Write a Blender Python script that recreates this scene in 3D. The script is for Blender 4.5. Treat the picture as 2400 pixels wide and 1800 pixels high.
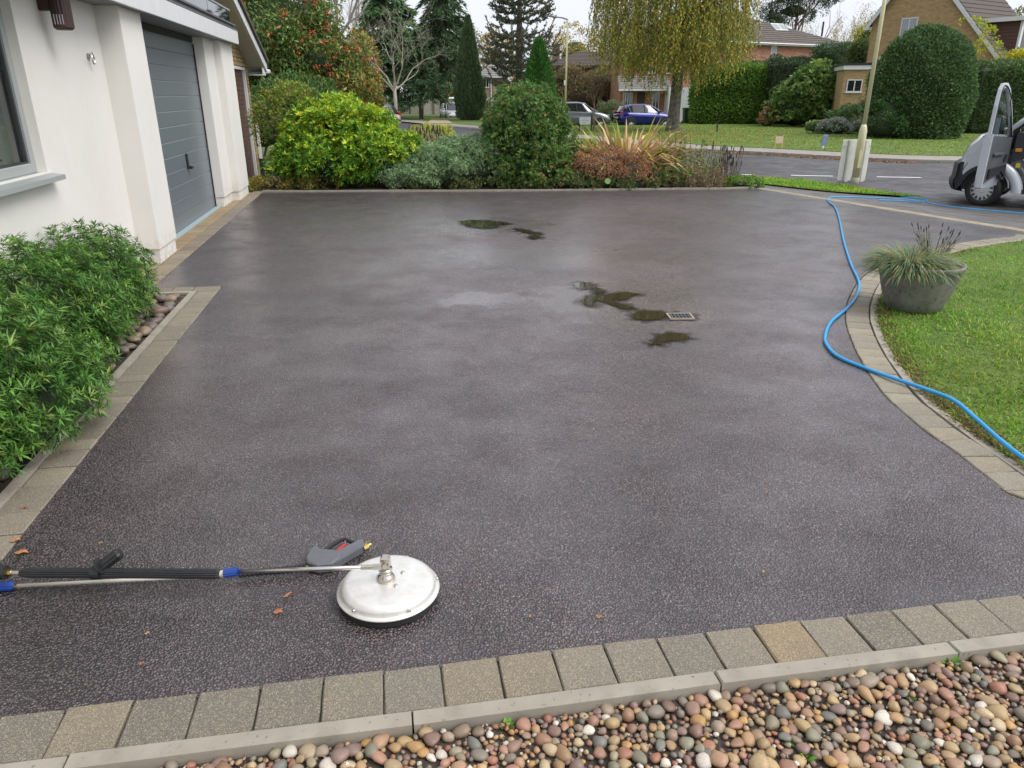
import bpy, bmesh, math, random
import numpy as np
from mathutils import Vector, Matrix
R = math.radians
sc = bpy.context.scene
for o in list(bpy.data.objects): bpy.data.objects.remove(o)
C = sc.collection
rnd = random.Random(7)
rng = np.random.default_rng(11)

# ------------------------------------------------------------------ camera, sky, sun, exposure
H = 1.65
FPX = 1734.0
PITCH = math.atan((900 - 218) / FPX)
cam = bpy.data.cameras.new('camera'); cam.sensor_width = 36; cam.lens = 36 * FPX / 2400
cam.clip_start = .05; cam.clip_end = 2000
co = bpy.data.objects.new('camera', cam); C.objects.link(co)
co.location = (0, 0, H); co.rotation_euler = (math.pi / 2 - PITCH, 0, 0)
sc.camera = co

SUN_EL, SUN_AZ = R(50), R(112)           # azimuth measured from +Y towards +X
w = bpy.data.worlds.new('World'); sc.world = w; w.use_nodes = True
nt = w.node_tree; nt.nodes.clear()
out = nt.nodes.new('ShaderNodeOutputWorld'); bg = nt.nodes.new('ShaderNodeBackground')
sky = nt.nodes.new('ShaderNodeTexSky'); sky.sky_type = 'NISHITA'; sky.sun_disc = False
sky.sun_elevation = SUN_EL; sky.sun_rotation = SUN_AZ
sky.air_density = 1.0; sky.dust_density = 6.0; sky.ozone_density = 1.0
hs = nt.nodes.new('ShaderNodeHueSaturation'); hs.inputs['Saturation'].default_value = .16
mx = nt.nodes.new('ShaderNodeMix'); mx.data_type = 'RGBA'; mx.inputs[0].default_value = .72
mx.inputs[7].default_value = (8.0, 8.3, 9.1, 1)      # the even grey-white cloud deck over that sky
nt.links.new(sky.outputs[0], hs.inputs['Color']); nt.links.new(hs.outputs[0], mx.inputs[6])
nt.links.new(mx.outputs[2], bg.inputs['Color']); bg.inputs['Strength'].default_value = .1
nt.links.new(bg.outputs[0], out.inputs['Surface'])

sl = bpy.data.lights.new('sun', 'SUN'); sl.energy = 1.5; sl.angle = R(35); sl.color = (1, .97, .92)
so = bpy.data.objects.new('sun', sl); C.objects.link(so)
sd = Vector((math.sin(SUN_AZ) * math.cos(SUN_EL), math.cos(SUN_AZ) * math.cos(SUN_EL), math.sin(SUN_EL)))
so.rotation_euler = sd.to_track_quat('Z', 'Y').to_euler()
cy = sc.cycles; cy.max_bounces = 5; cy.diffuse_bounces = 2; cy.glossy_bounces = 3; cy.transmission_bounces = 4; cy.transparent_max_bounces = 4
sc.view_settings.view_transform = 'Standard'; sc.view_settings.look = 'None'
sc.view_settings.exposure = 0.58; sc.view_settings.gamma = 1.0

# ------------------------------------------------------------------ helpers: survey of the place
CP, SP = math.cos(PITCH), math.sin(PITCH)
def ss(x):
    x = min(1, max(0, x)); return x * x * (3 - 2 * x)
def zt(x, y):
    """height of the land: level by the house, falling gently to the road"""
    e = (x - 4.3) * .91 + (y - 13.5) * .42
    e = max(e, (y - 15 - 6 * ss((-x - .5) / 4)) * .8)
    return -.35 * ss(e / 4.5) - .004 * max(0, e - 4.5)
def ray(px, py):
    u = (px - 1200) / FPX; v = (900 - py) / FPX
    return (u, CP + v * SP, -SP + v * CP)
def P(px, py, dz=0.0):
    d = ray(px, py); z = 0.0
    for i in range(60):
        t = (z + dz - H) / d[2]
        z = .5 * z + .5 * zt(d[0] * t, d[1] * t)
    return Vector((d[0] * t, d[1] * t, z + dz))
def at(px, py, Y):
    d = ray(px, py); t = Y / d[1]
    return Vector((d[0] * t, Y, H + d[2] * t))
def gx(px, Y):
    """x of a thing seen in column px near eye level at distance Y"""
    return at(px, 218, Y).x
def ppm(Y): return FPX / (Y * CP + .7)
HR = R(9.61)
ND = Vector((math.cos(HR), math.sin(HR), 0)); DD = Vector((-math.sin(HR), math.cos(HR), 0))
def W(t, s, z=0): return ND * t + DD * s + Vector((0, 0, z))
def TS(v): return (v.dot(ND), v.dot(DD))

# ------------------------------------------------------------------ helpers: materials
def nodes(name):
    m = bpy.data.materials.new(name); m.use_nodes = True
    t = m.node_tree; b = t.nodes['Principled BSDF']
    return m, t, b
def coord(t, kind='Object'):
    return t.nodes.new('ShaderNodeTexCoord').outputs[kind]
def noise(t, vec, scale, detail=4, rough=.55):
    n = t.nodes.new('ShaderNodeTexNoise'); n.inputs['Scale'].default_value = scale
    n.inputs['Detail'].default_value = detail; n.inputs['Roughness'].default_value = rough
    t.links.new(vec, n.inputs['Vector']); return n
def mixc(t, fac, a, b, mode='MIX'):
    m = t.nodes.new('ShaderNodeMix'); m.data_type = 'RGBA'; m.blend_type = mode
    for i, v in ((0, fac), (6, a), (7, b)):
        if hasattr(v, 'links') or hasattr(v, 'is_linked'): t.links.new(v, m.inputs[i])
        elif i == 0: m.inputs[0].default_value = v
        else: m.inputs[i].default_value = (*v, 1)
    return m.outputs[2]
def ramp(t, fac, stops):
    r = t.nodes.new('ShaderNodeValToRGB'); e = r.color_ramp.elements
    while len(e) < len(stops): e.new(.5)
    for el, (p, c) in zip(e, stops):
        el.position = p; el.color = (*c, 1) if len(c) == 3 else c
    t.links.new(fac, r.inputs[0]); return r.outputs[0]
def mrange(t, v, a, b, c, d):
    m = t.nodes.new('ShaderNodeMapRange')
    for i, x in enumerate((a, b, c, d)): m.inputs[i + 1].default_value = x
    t.links.new(v, m.inputs[0]); return m.outputs[0]
def bump(t, b, h, strength, dist):
    n = t.nodes.new('ShaderNodeBump'); n.inputs['Strength'].default_value = strength
    n.inputs['Distance'].default_value = dist
    t.links.new(h, n.inputs['Height']); t.links.new(n.outputs[0], b.inputs['Normal']); return n
def mat(name, col, rough=.6, col2=None, vs=3.0, metal=0, spec=.5, bs=None, bstr=.3, bd=.003, coat=0):
    m, t, b = nodes(name)
    b.inputs['Base Color'].default_value = (*col, 1); b.inputs['Roughness'].default_value = rough
    b.inputs['Metallic'].default_value = metal; b.inputs['Specular IOR Level'].default_value = spec
    b.inputs['Coat Weight'].default_value = coat
    c = coord(t)
    if col2:
        n = noise(t, c, vs, 5)
        f = mrange(t, n.outputs[0], .32, .68, 0, 1)
        t.links.new(mixc(t, f, col, col2), b.inputs['Base Color'])
        t.links.new(mrange(t, n.outputs[0], .3, .7, max(.02, rough - .08), min(1, rough + .08)), b.inputs['Roughness'])
    if bs:
        bump(t, b, noise(t, c, bs, 3).outputs[0], bstr, bd)
    return m
def leafmat(name, rough=.5, trans=.3, spec=.25):
    m, t, b = nodes(name)
    a = t.nodes.new('ShaderNodeAttribute'); a.attribute_name = 'tint'
    t.links.new(a.outputs['Color'], b.inputs['Base Color'])
    b.inputs['Roughness'].default_value = rough; b.inputs['Specular IOR Level'].default_value = spec
    tr = t.nodes.new('ShaderNodeBsdfTranslucent'); t.links.new(a.outputs['Color'], tr.inputs[0])
    mi = t.nodes.new('ShaderNodeMixShader'); mi.inputs[0].default_value = trans
    t.links.new(b.outputs[0], mi.inputs[1]); t.links.new(tr.outputs[0], mi.inputs[2])
    t.links.new(mi.outputs[0], t.nodes['Material Output'].inputs['Surface'])
    return m
def objcol(name, rough, fleck=None, fs=200, vs=8, bs=None, bstr=.4, bd=.002):
    """stone whose own colour comes with each piece"""
    m, t, b = nodes(name); c = coord(t)
    oi = t.nodes.new('ShaderNodeObjectInfo')
    n = noise(t, c, vs, 5)
    col = mixc(t, mrange(t, n.outputs[0], .3, .7, .0, .55), oi.outputs['Color'], (.16, .14, .115))
    if fleck:
        v = t.nodes.new('ShaderNodeTexVoronoi'); v.inputs['Scale'].default_value = fs
        t.links.new(c, v.inputs['Vector'])
        h = t.nodes.new('ShaderNodeSeparateColor'); t.links.new(v.outputs['Color'], h.inputs[0])
        col = mixc(t, mrange(t, h.outputs[0], .0, .35, .5, 0), col, (.05, .045, .04))
        col = mixc(t, mrange(t, h.outputs[1], .8, .86, 0, .7), col, fleck)
    t.links.new(col, b.inputs['Base Color']); b.inputs['Roughness'].default_value = rough
    if bs: bump(t, b, noise(t, c, bs, 4).outputs[0], bstr, bd)
    return m

# ------------------------------------------------------------------ helpers: meshes
def link(name, me, m=None, parent=None, smooth=False):
    if m is not None: me.materials.append(m)
    if smooth and len(me.polygons): me.polygons.foreach_set('use_smooth', np.ones(len(me.polygons), bool))
    o = bpy.data.objects.new(name, me); C.objects.link(o)
    if parent is not None: o.parent = parent
    return o
def tag(o, label, cat, group=None):
    o['label'] = label; o['category'] = cat
    if group: o['group'] = group
    return o
def thing(name, label, cat, loc=(0, 0, 0), rz=0, group=None):
    o = bpy.data.objects.new(name, None); C.objects.link(o); o.empty_display_size = .2
    o.location = loc; o.rotation_euler = (0, 0, rz)
    return tag(o, label, cat, group)
def struct(o): o['kind'] = 'structure'; return o
def stuff(o): o['kind'] = 'stuff'; return o
def copytree(o, parent=None):
    c = o.copy(); C.objects.link(c); c.parent = parent
    for ch in o.children: copytree(ch, c)
    return c

class MB:
    """collects shapes into one mesh"""
    def __init__(s): s.v = []; s.f = []
    def add(s, v, f):
        k = len(s.v); s.v += [tuple(x) for x in v]; s.f += [tuple(i + k for i in q) for q in f]; return s
    def box(s, lo, hi, M=None, bev=0):
        x0, y0, z0 = lo; x1, y1, z1 = hi
        if bev:
            b = bev
            v = []
            for (z, i) in ((z0, b), (z0 + b, 0), (z1 - b, 0), (z1, b)):
                v += [(x0 + i, y0 + i, z), (x1 - i, y0 + i, z), (x1 - i, y1 - i, z), (x0 + i, y1 - i, z)]
            f = [(3, 2, 1, 0), (12, 13, 14, 15)]
            for r in range(3):
                for k in range(4): f.append((r * 4 + k, r * 4 + (k + 1) % 4, r * 4 + 4 + (k + 1) % 4, r * 4 + 4 + k))
        else:
            v = [(x0, y0, z0), (x1, y0, z0), (x1, y1, z0), (x0, y1, z0), (x0, y0, z1), (x1, y0, z1), (x1, y1, z1), (x0, y1, z1)]
            f = [(3, 2, 1, 0), (4, 5, 6, 7), (0, 1, 5, 4), (1, 2, 6, 5), (2, 3, 7, 6), (3, 0, 4, 7)]
        if M is not None: v = [M @ Vector(p) for p in v]
        return s.add(v, f)
    def tube(s, pts, rad, n=8, cap=True, squash=None):
        pts = [Vector(p) for p in pts]
        if not hasattr(rad, '__len__'): rad = [rad] * len(pts)
        k = len(pts); V = []; F = []; up = None
        for i, p in enumerate(pts):
            t = (pts[min(i + 1, k - 1)] - pts[max(i - 1, 0)]).normalized()
            if up is None:
                up = Vector((0, 0, 1)) if abs(t.z) < .9 else Vector((1, 0, 0))
            a = t.cross(up)
            if a.length < 1e-5: a = t.orthogonal()
            a.normalize(); b = a.cross(t).normalized(); up = b
            for j in range(n):
                q = 2 * math.pi * j / n
                V.append(p + a * math.cos(q) * rad[i] + b * math.sin(q) * rad[i])
        for i in range(k - 1):
            for j in range(n):
                F.append((i * n + j, i * n + (j + 1) % n, (i + 1) * n + (j + 1) % n, (i + 1) * n + j))
        if cap: F += [tuple(range(n))[::-1], tuple((k - 1) * n + j for j in range(n))]
        return s.add(V, F)
    def lathe(s, prof, n=32, M=None, ripple=None, caps=True):
        V = []; F = []; k = len(prof)
        for (r, z) in prof:
            for j in range(n):
                a = 2 * math.pi * j / n; rr = r * (ripple(j) if ripple else 1)
                V.append(Vector((rr * math.cos(a), rr * math.sin(a), z)))
        for i in range(k - 1):
            for j in range(n):
                F.append((i * n + j, i * n + (j + 1) % n, (i + 1) * n + (j + 1) % n, (i + 1) * n + j))
        if caps and prof[0][0] > 1e-6: F.append(tuple(range(n))[::-1])
        if caps and prof[-1][0] > 1e-6: F.append(tuple((k - 1) * n + j for j in range(n)))
        if M is not None: V = [M @ p for p in V]
        return s.add(V, F)
    def prism(s, poly, z0, z1, M=None):
        n = len(poly)
        v = [(*p, z0) for p in poly] + [(*p, z1) for p in poly]
        f = [tuple(range(n))[::-1], tuple(range(n, 2 * n))] + [(i, (i + 1) % n, n + (i + 1) % n, n + i) for i in range(n)]
        if M is not None: v = [M @ Vector(p) for p in v]
        return s.add(v, f)
    def build(s, name, m=None, parent=None, smooth=False):
        me = bpy.data.meshes.new(name); me.from_pydata(s.v, [], s.f); me.update()
        o = link(name, me, m, parent, smooth); s.v = []; s.f = []
        return o
# frame with local x along X, y along Z (for shapes drawn upright), thickness along -Y
UP = Matrix(((1, 0, 0, 0), (0, 0, -1, 0), (0, 1, 0, 0), (0, 0, 0, 1)))

def npmesh(name, V, F, tint=None):
    me = bpy.data.meshes.new(name); V = np.asarray(V, np.float32); F = np.asarray(F, np.int32)
    me.vertices.add(len(V)); me.vertices.foreach_set('co', V.ravel())
    k = F.shape[1]
    me.loops.add(F.size); me.loops.foreach_set('vertex_index', F.ravel())
    me.polygons.add(len(F)); me.polygons.foreach_set('loop_start', np.arange(0, F.size, k, dtype=np.int32))
    me.polygons.foreach_set('loop_total', np.full(len(F), k, np.int32))
    me.update(calc_edges=True)
    if tint is not None:
        a = me.color_attributes.new('tint', 'FLOAT_COLOR', 'POINT')
        c = np.ones((len(V), 4), np.float32); c[:, :3] = tint; a.data.foreach_set('color', c.ravel())
    return me
def unit(v): return v / np.maximum(np.linalg.norm(v, axis=1, keepdims=True), 1e-9)
def sphere_dirs(n): return unit(rng.normal(size=(n, 3)))
GAIN = 1.6
def tints(n, cols, wts=None, jit=.22):
    cols = np.array(cols, float); k = rng.choice(len(cols), n, p=wts)
    c = GAIN * cols[k] * (1 + rng.uniform(-jit, jit, (n, 1))) * (1 + rng.uniform(-.06, .06, (n, 3)))
    return np.clip(c, .002, .95)
def leaves(Pp, A, L, Wd, T, fold=.25, up=.6):
    """two-triangle folded leaves: base Pp, axis A, length L, width Wd, colour T"""
    n = len(Pp); A = unit(A)
    Rv = rng.normal(size=(n, 3)) * (1 - up) + np.array([0, 0, 1.]) * up
    B = unit(np.cross(A, Rv)); Nn = np.cross(B, A)
    L = np.broadcast_to(L, n)[:, None]; Wd = np.broadcast_to(Wd, n)[:, None]
    m = Pp + A * L * .45
    V = np.stack([Pp, m + B * Wd * .5 + Nn * Wd * fold, Pp + A * L, m - B * Wd * .5 + Nn * Wd * fold], 1).reshape(-1, 3)
    i = np.arange(n)[:, None] * 4
    F = np.concatenate([i + np.array([[0, 1, 2]]), i + np.array([[0, 2, 3]])], 1).reshape(-1, 3)
    return V, F, np.repeat(T, 4, 0)
def blades(Pp, D0, L, Wd, T, droop=.5):
    """grass-like blades of three segments that bend over along D0"""
    n = len(Pp); Z = np.array([0, 0, 1.])
    D0 = unit(D0); S = unit(np.cross(D0, Z + rng.normal(size=(n, 3)) * .15))
    L = np.broadcast_to(L, n)[:, None]; Wd = np.broadcast_to(Wd, n)[:, None]; dr = np.broadcast_to(droop, n)[:, None]
    h = D0.copy(); h[:, 2] = 0; h = unit(h + 1e-6)
    p1 = Pp + D0 * L * .4; d1 = unit(D0 + h * dr * .6 - Z * dr * .45); p2 = p1 + d1 * L * .35
    d2 = unit(d1 + h * dr * .4 - Z * dr * .7); p3 = p2 + d2 * L * .25
    V = np.stack([Pp - S * Wd * .4, Pp + S * Wd * .4, p1 - S * Wd * .5, p1 + S * Wd * .5, p2 - S * Wd * .35, p2 + S * Wd * .35, p3], 1).reshape(-1, 3)
    i = np.arange(n)[:, None] * 7
    F = np.concatenate([i + np.array([q]) for q in ([0, 1, 3], [0, 3, 2], [2, 3, 5], [2, 5, 4], [4, 5, 6])], 1).reshape(-1, 3)
    return V, F, np.repeat(T, 7, 0)
def join(parts):
    V = []; F = []; T = []; k = 0
    for v, f, t in parts: V.append(v); F.append(f + k); T.append(t); k += len(v)
    return np.concatenate(V), np.concatenate(F), np.concatenate(T)
def clumps(center, radii, nc, cr, per, top=-.35, squash=.8):
    """points on small lumps spread over an ellipsoid; returns points and outward directions"""
    c = np.array(center); r = np.array(radii)
    u = sphere_dirs(nc * 3); u = u[u[:, 2] > top][:nc]
    cc = c + u * r * rng.uniform(.68, 1.1, (len(u), 1))
    cs = cr * rng.uniform(.6, 1.4, len(u))
    d = sphere_dirs(len(u) * per).reshape(len(u), per, 3)
    d = d + u[:, None, :] * .75; d = d / np.linalg.norm(d, axis=2, keepdims=True)
    rad = cs[:, None, None] * (1 - .35 * rng.random((len(u), per, 1)) ** 2)
    p = cc[:, None, :] + d * rad * np.array([1, 1, squash])
    return p.reshape(-1, 3), d.reshape(-1, 3)
def core(name, center, radii, m, parent, seed=0, amp=.12, sub=3):  # solid filler added inside the leaf shell to block the view through
    bm = bmesh.new(); bmesh.ops.create_icosphere(bm, subdivisions=sub, radius=1)
    r = random.Random(seed); ph = [r.uniform(0, 6) for _ in range(6)]
    for v in bm.verts:
        k = 1 + amp * (math.sin(v.co.x * 5 + ph[0]) + math.sin(v.co.y * 6 + ph[1]) + math.sin(v.co.z * 5 + ph[2])) / 2
        v.co = Vector((v.co.x * radii[0] * k + center[0], v.co.y * radii[1] * k + center[1], v.co.z * radii[2] * k + center[2]))
    me = bpy.data.meshes.new(name); bm.to_mesh(me); bm.free()
    return link(name, me, m, parent, True)
def limbs(base, d, length, rad, depth, r, spread=.6, kids=(2, 3), shrink=.72, up=.12, wig=.18, minr=.004, segs=4, out=None, droop=0):
    """branching polylines [(points, radii)]"""
    if out is None: out = []
    pts = [Vector(base)]; dd = Vector(d).normalized(); rr = [rad]
    for i in range(segs):
        dd = (dd + Vector((r.gauss(0, wig), r.gauss(0, wig), r.gauss(0, wig) + up - droop * (depth < 2)))).normalized()
        pts.append(pts[-1] + dd * length / segs); rr.append(max(minr, rad * (1 - .42 * (i + 1) / segs)))
    out.append((pts, rr))
    if depth > 0:
        for k in range(r.randint(*kids)):
            ax = Vector((r.gauss(0, 1), r.gauss(0, 1), r.gauss(0, .6))).normalized()
            nd = (dd + ax * spread).normalized()
            i = r.choice((segs, segs, segs - 1, max(1, segs - 2)))
            limbs(pts[i], nd, length * shrink * r.uniform(.8, 1.15), rr[i] * .72, depth - 1, r, spread, kids, shrink, up, wig, minr, segs, out, droop)
    return out
def limbmesh(lst, n=5):
    m = MB()
    for p, r in lst: m.tube(p, r, n if r[0] > .03 else 3, cap=False)
    return m
def loft(a, b, m, zf, k=6):
    """sheet between two polylines with heights from zf"""
    V = []; F = []; n = len(a)
    for i in range(n):
        for j in range(k + 1):
            q = j / k; x = a[i][0] * (1 - q) + b[i][0] * q; y = a[i][1] * (1 - q) + b[i][1] * q
            V.append((x, y, zf(x, y)))
    for i in range(n - 1):
        for j in range(k):
            F.append((i * (k + 1) + j, i * (k + 1) + j + 1, (i + 1) * (k + 1) + j + 1, (i + 1) * (k + 1) + j))
    return m.add(V, F)
def spline(pts, n):
    """Catmull-Rom through points (any dimension), n samples"""
    p = [Vector(q) for q in pts]; p = [2 * p[0] - p[1]] + p + [2 * p[-1] - p[-2]]
    res = []; k = len(p) - 3
    for i in range(n):
        u = k * i / (n - 1); j = min(int(u), k - 1); t = u - j
        a, b, c, d = p[j:j + 4]
        res.append(.5 * ((2 * b) + (c - a) * t + (2 * a - 5 * b + 4 * c - d) * t * t + (3 * b - a - 3 * c + d) * t ** 3))
    return res
def offset2d(line, d):
    res = []
    for i, p in enumerate(line):
        t = (line[min(i + 1, len(line) - 1)] - line[max(i - 1, 0)]); t = Vector((t[0], t[1])).normalized()
        res.append(Vector((p[0] - t.y * d, p[1] + t.x * d)))
    return res
def inpoly(x, y, poly):
    c = np.zeros(len(x), bool); n = len(poly)
    for i in range(n):
        x0, y0 = poly[i][0], poly[i][1]; x1, y1 = poly[i - 1][0], poly[i - 1][1]
        c ^= ((y0 > y) != (y1 > y)) & (x < (x1 - x0) * (y - y0) / ((y1 - y0) or 1e-9) + x0)
    return c
# ------------------------------------------------------------------ materials
LEAF = leafmat('leaf'); GLOSSY = leafmat('glossy_leaf', .38, .25, .35); DRY = leafmat('dry_leaf', .75, .2, .2)
BARK = mat('bark', (.11, .085, .065), .9, (.2, .165, .13), 9, bs=40, bstr=.6, bd=.02)
GREYBARK = mat('grey_bark', (.2, .18, .155), .9, (.34, .31, .27), 7, bs=30, bstr=.6, bd=.02)
INNER = mat('inner_foliage', (.022, .04, .014), .9, (.045, .075, .025), 12, bs=14, bstr=1, bd=.1)  # added solid core; its dark colour stands in for shade between leaves
INNERB = mat('twig_shade_core', (.05, .038, .026), .9, (.08, .06, .04), 14)  # brown variant of the added core, dark for shade among the leaves
SOIL = mat('soil', (.045, .034, .026), .95, (.085, .066, .05), 14, bs=60, bstr=.9, bd=.02)
CONC = mat('concrete', (.27, .24, .195), .8, (.35, .315, .26), 5, bs=150, bstr=.25, bd=.002)
_t = CONC.node_tree; _b = _t.nodes['Principled BSDF']; _c = coord(_t); _n = noise(_t, _c, 55, 3, .5); _n2 = noise(_t, _c, 7, 6, .7)
_k = mixc(_t, mrange(_t, _n.outputs[0], .66, .72, 0, .7), _b.inputs['Base Color'].links[0].from_socket, (.11, .1, .085)); _k = mixc(_t, mrange(_t, _n2.outputs[0], .52, .72, 0, .55), _k, (.19, .17, .13)); _t.links.new(_k, _b.inputs['Base Color'])
SAND = mat('joint_sand', (.055, .048, .038), .95, (.1, .088, .065), 20)
WHITE = mat('white_paint', (.72, .73, .74), .35, (.66, .67, .68), 4)
UPVC = mat('white_upvc', (.74, .74, .73), .3)
GREYF = mat('grey_window_frame', (.33, .35, .35), .4)
BLACKP = mat('black_plastic', (.014, .015, .017), .42, (.022, .023, .026), 12)
RUBBER = mat('rubber', (.012, .012, .013), .75, (.022, .021, .02), 10)
STEEL = mat('steel', (.62, .6, .57), .28, (.5, .48, .45), 12, metal=1)
BRASS = mat('brass', (.6, .43, .16), .3, (.45, .32, .13), 20, metal=1)
BLUEP = mat('blue_plastic', (.015, .07, .36), .4, (.012, .055, .28), 10)
def glassmat(name, col, rough=.03):
    m, t, b = nodes(name); b.inputs['Base Color'].default_value = (*col, 1); b.inputs['Roughness'].default_value = rough
    b.inputs['Specular IOR Level'].default_value = .9; b.inputs['Coat Weight'].default_value = .3; b.inputs['Coat Roughness'].default_value = .02
    return m
GLASS = glassmat('window_glass', (.02, .024, .027))
PALEGLASS = glassmat('pale_glass', (.24, .27, .29), .12)
CLEAR, _t, _b = nodes('clear_glass')
_b.inputs['Transmission Weight'].default_value = 1; _b.inputs['Roughness'].default_value = .0; _b.inputs['IOR'].default_value = 1.05
_b.inputs['Base Color'].default_value = (.8, .86, .84, 1); _b.inputs['Coat Weight'].default_value = .5; _b.inputs['Coat Roughness'].default_value = 0
def brickmat(name, c1, c2, mortar, bw=.225, bh=.075, blotch=(.5, .45, .4), ba=.3):
    m, t, b = nodes(name); c = coord(t)
    s = t.nodes.new('ShaderNodeSeparateXYZ'); t.links.new(c, s.inputs[0])
    a = t.nodes.new('ShaderNodeMath'); t.links.new(s.outputs[0], a.inputs[0]); t.links.new(s.outputs[1], a.inputs[1])
    k = t.nodes.new('ShaderNodeCombineXYZ'); t.links.new(a.outputs[0], k.inputs[0]); t.links.new(s.outputs[2], k.inputs[1])
    br = t.nodes.new('ShaderNodeTexBrick'); t.links.new(k.outputs[0], br.inputs['Vector'])
    br.inputs['Color1'].default_value = (*c1, 1); br.inputs['Color2'].default_value = (*c2, 1); br.inputs['Mortar'].default_value = (*mortar, 1)
    br.inputs['Scale'].default_value = 1; br.inputs['Brick Width'].default_value = bw; br.inputs['Row Height'].default_value = bh
    br.inputs['Mortar Size'].default_value = .008; br.inputs['Bias'].default_value = -.1
    st2 = t.nodes.new('ShaderNodeVectorMath'); st2.operation = 'MULTIPLY'; st2.inputs[1].default_value = (1, 3.4, 1); t.links.new(k.outputs[0], st2.inputs[0])
    n = noise(t, st2.outputs[0], 1.3, 6, .75); n2 = noise(t, st2.outputs[0], 3.2, 4, .65)
    col = mixc(t, mrange(t, n.outputs[0], .48, .66, 0, ba), br.outputs[0], blotch)
    col = mixc(t, mrange(t, n2.outputs[0], .55, .68, 0, .6), col, tuple(x * .45 for x in c1))
    t.links.new(col, b.inputs['Base Color']); b.inputs['Roughness'].default_value = .85
    return m
YBRICK = brickmat('yellow_brick', (.47, .3, .12), (.33, .2, .075), (.38, .31, .22), blotch=(.52, .4, .24), ba=.5)
RBRICK = brickmat('red_brick', (.44, .16, .085), (.28, .1, .055), (.34, .27, .22), blotch=(.55, .38, .3), ba=.5)
TILE = mat('roof_tile', (.085, .072, .064), .8, (.14, .12, .105), 2.5, bs=20, bstr=.3, bd=.01)
TILEB = mat('brown_roof_tile', (.075, .06, .052), .85, (.1, .082, .07), 2.5)

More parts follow.
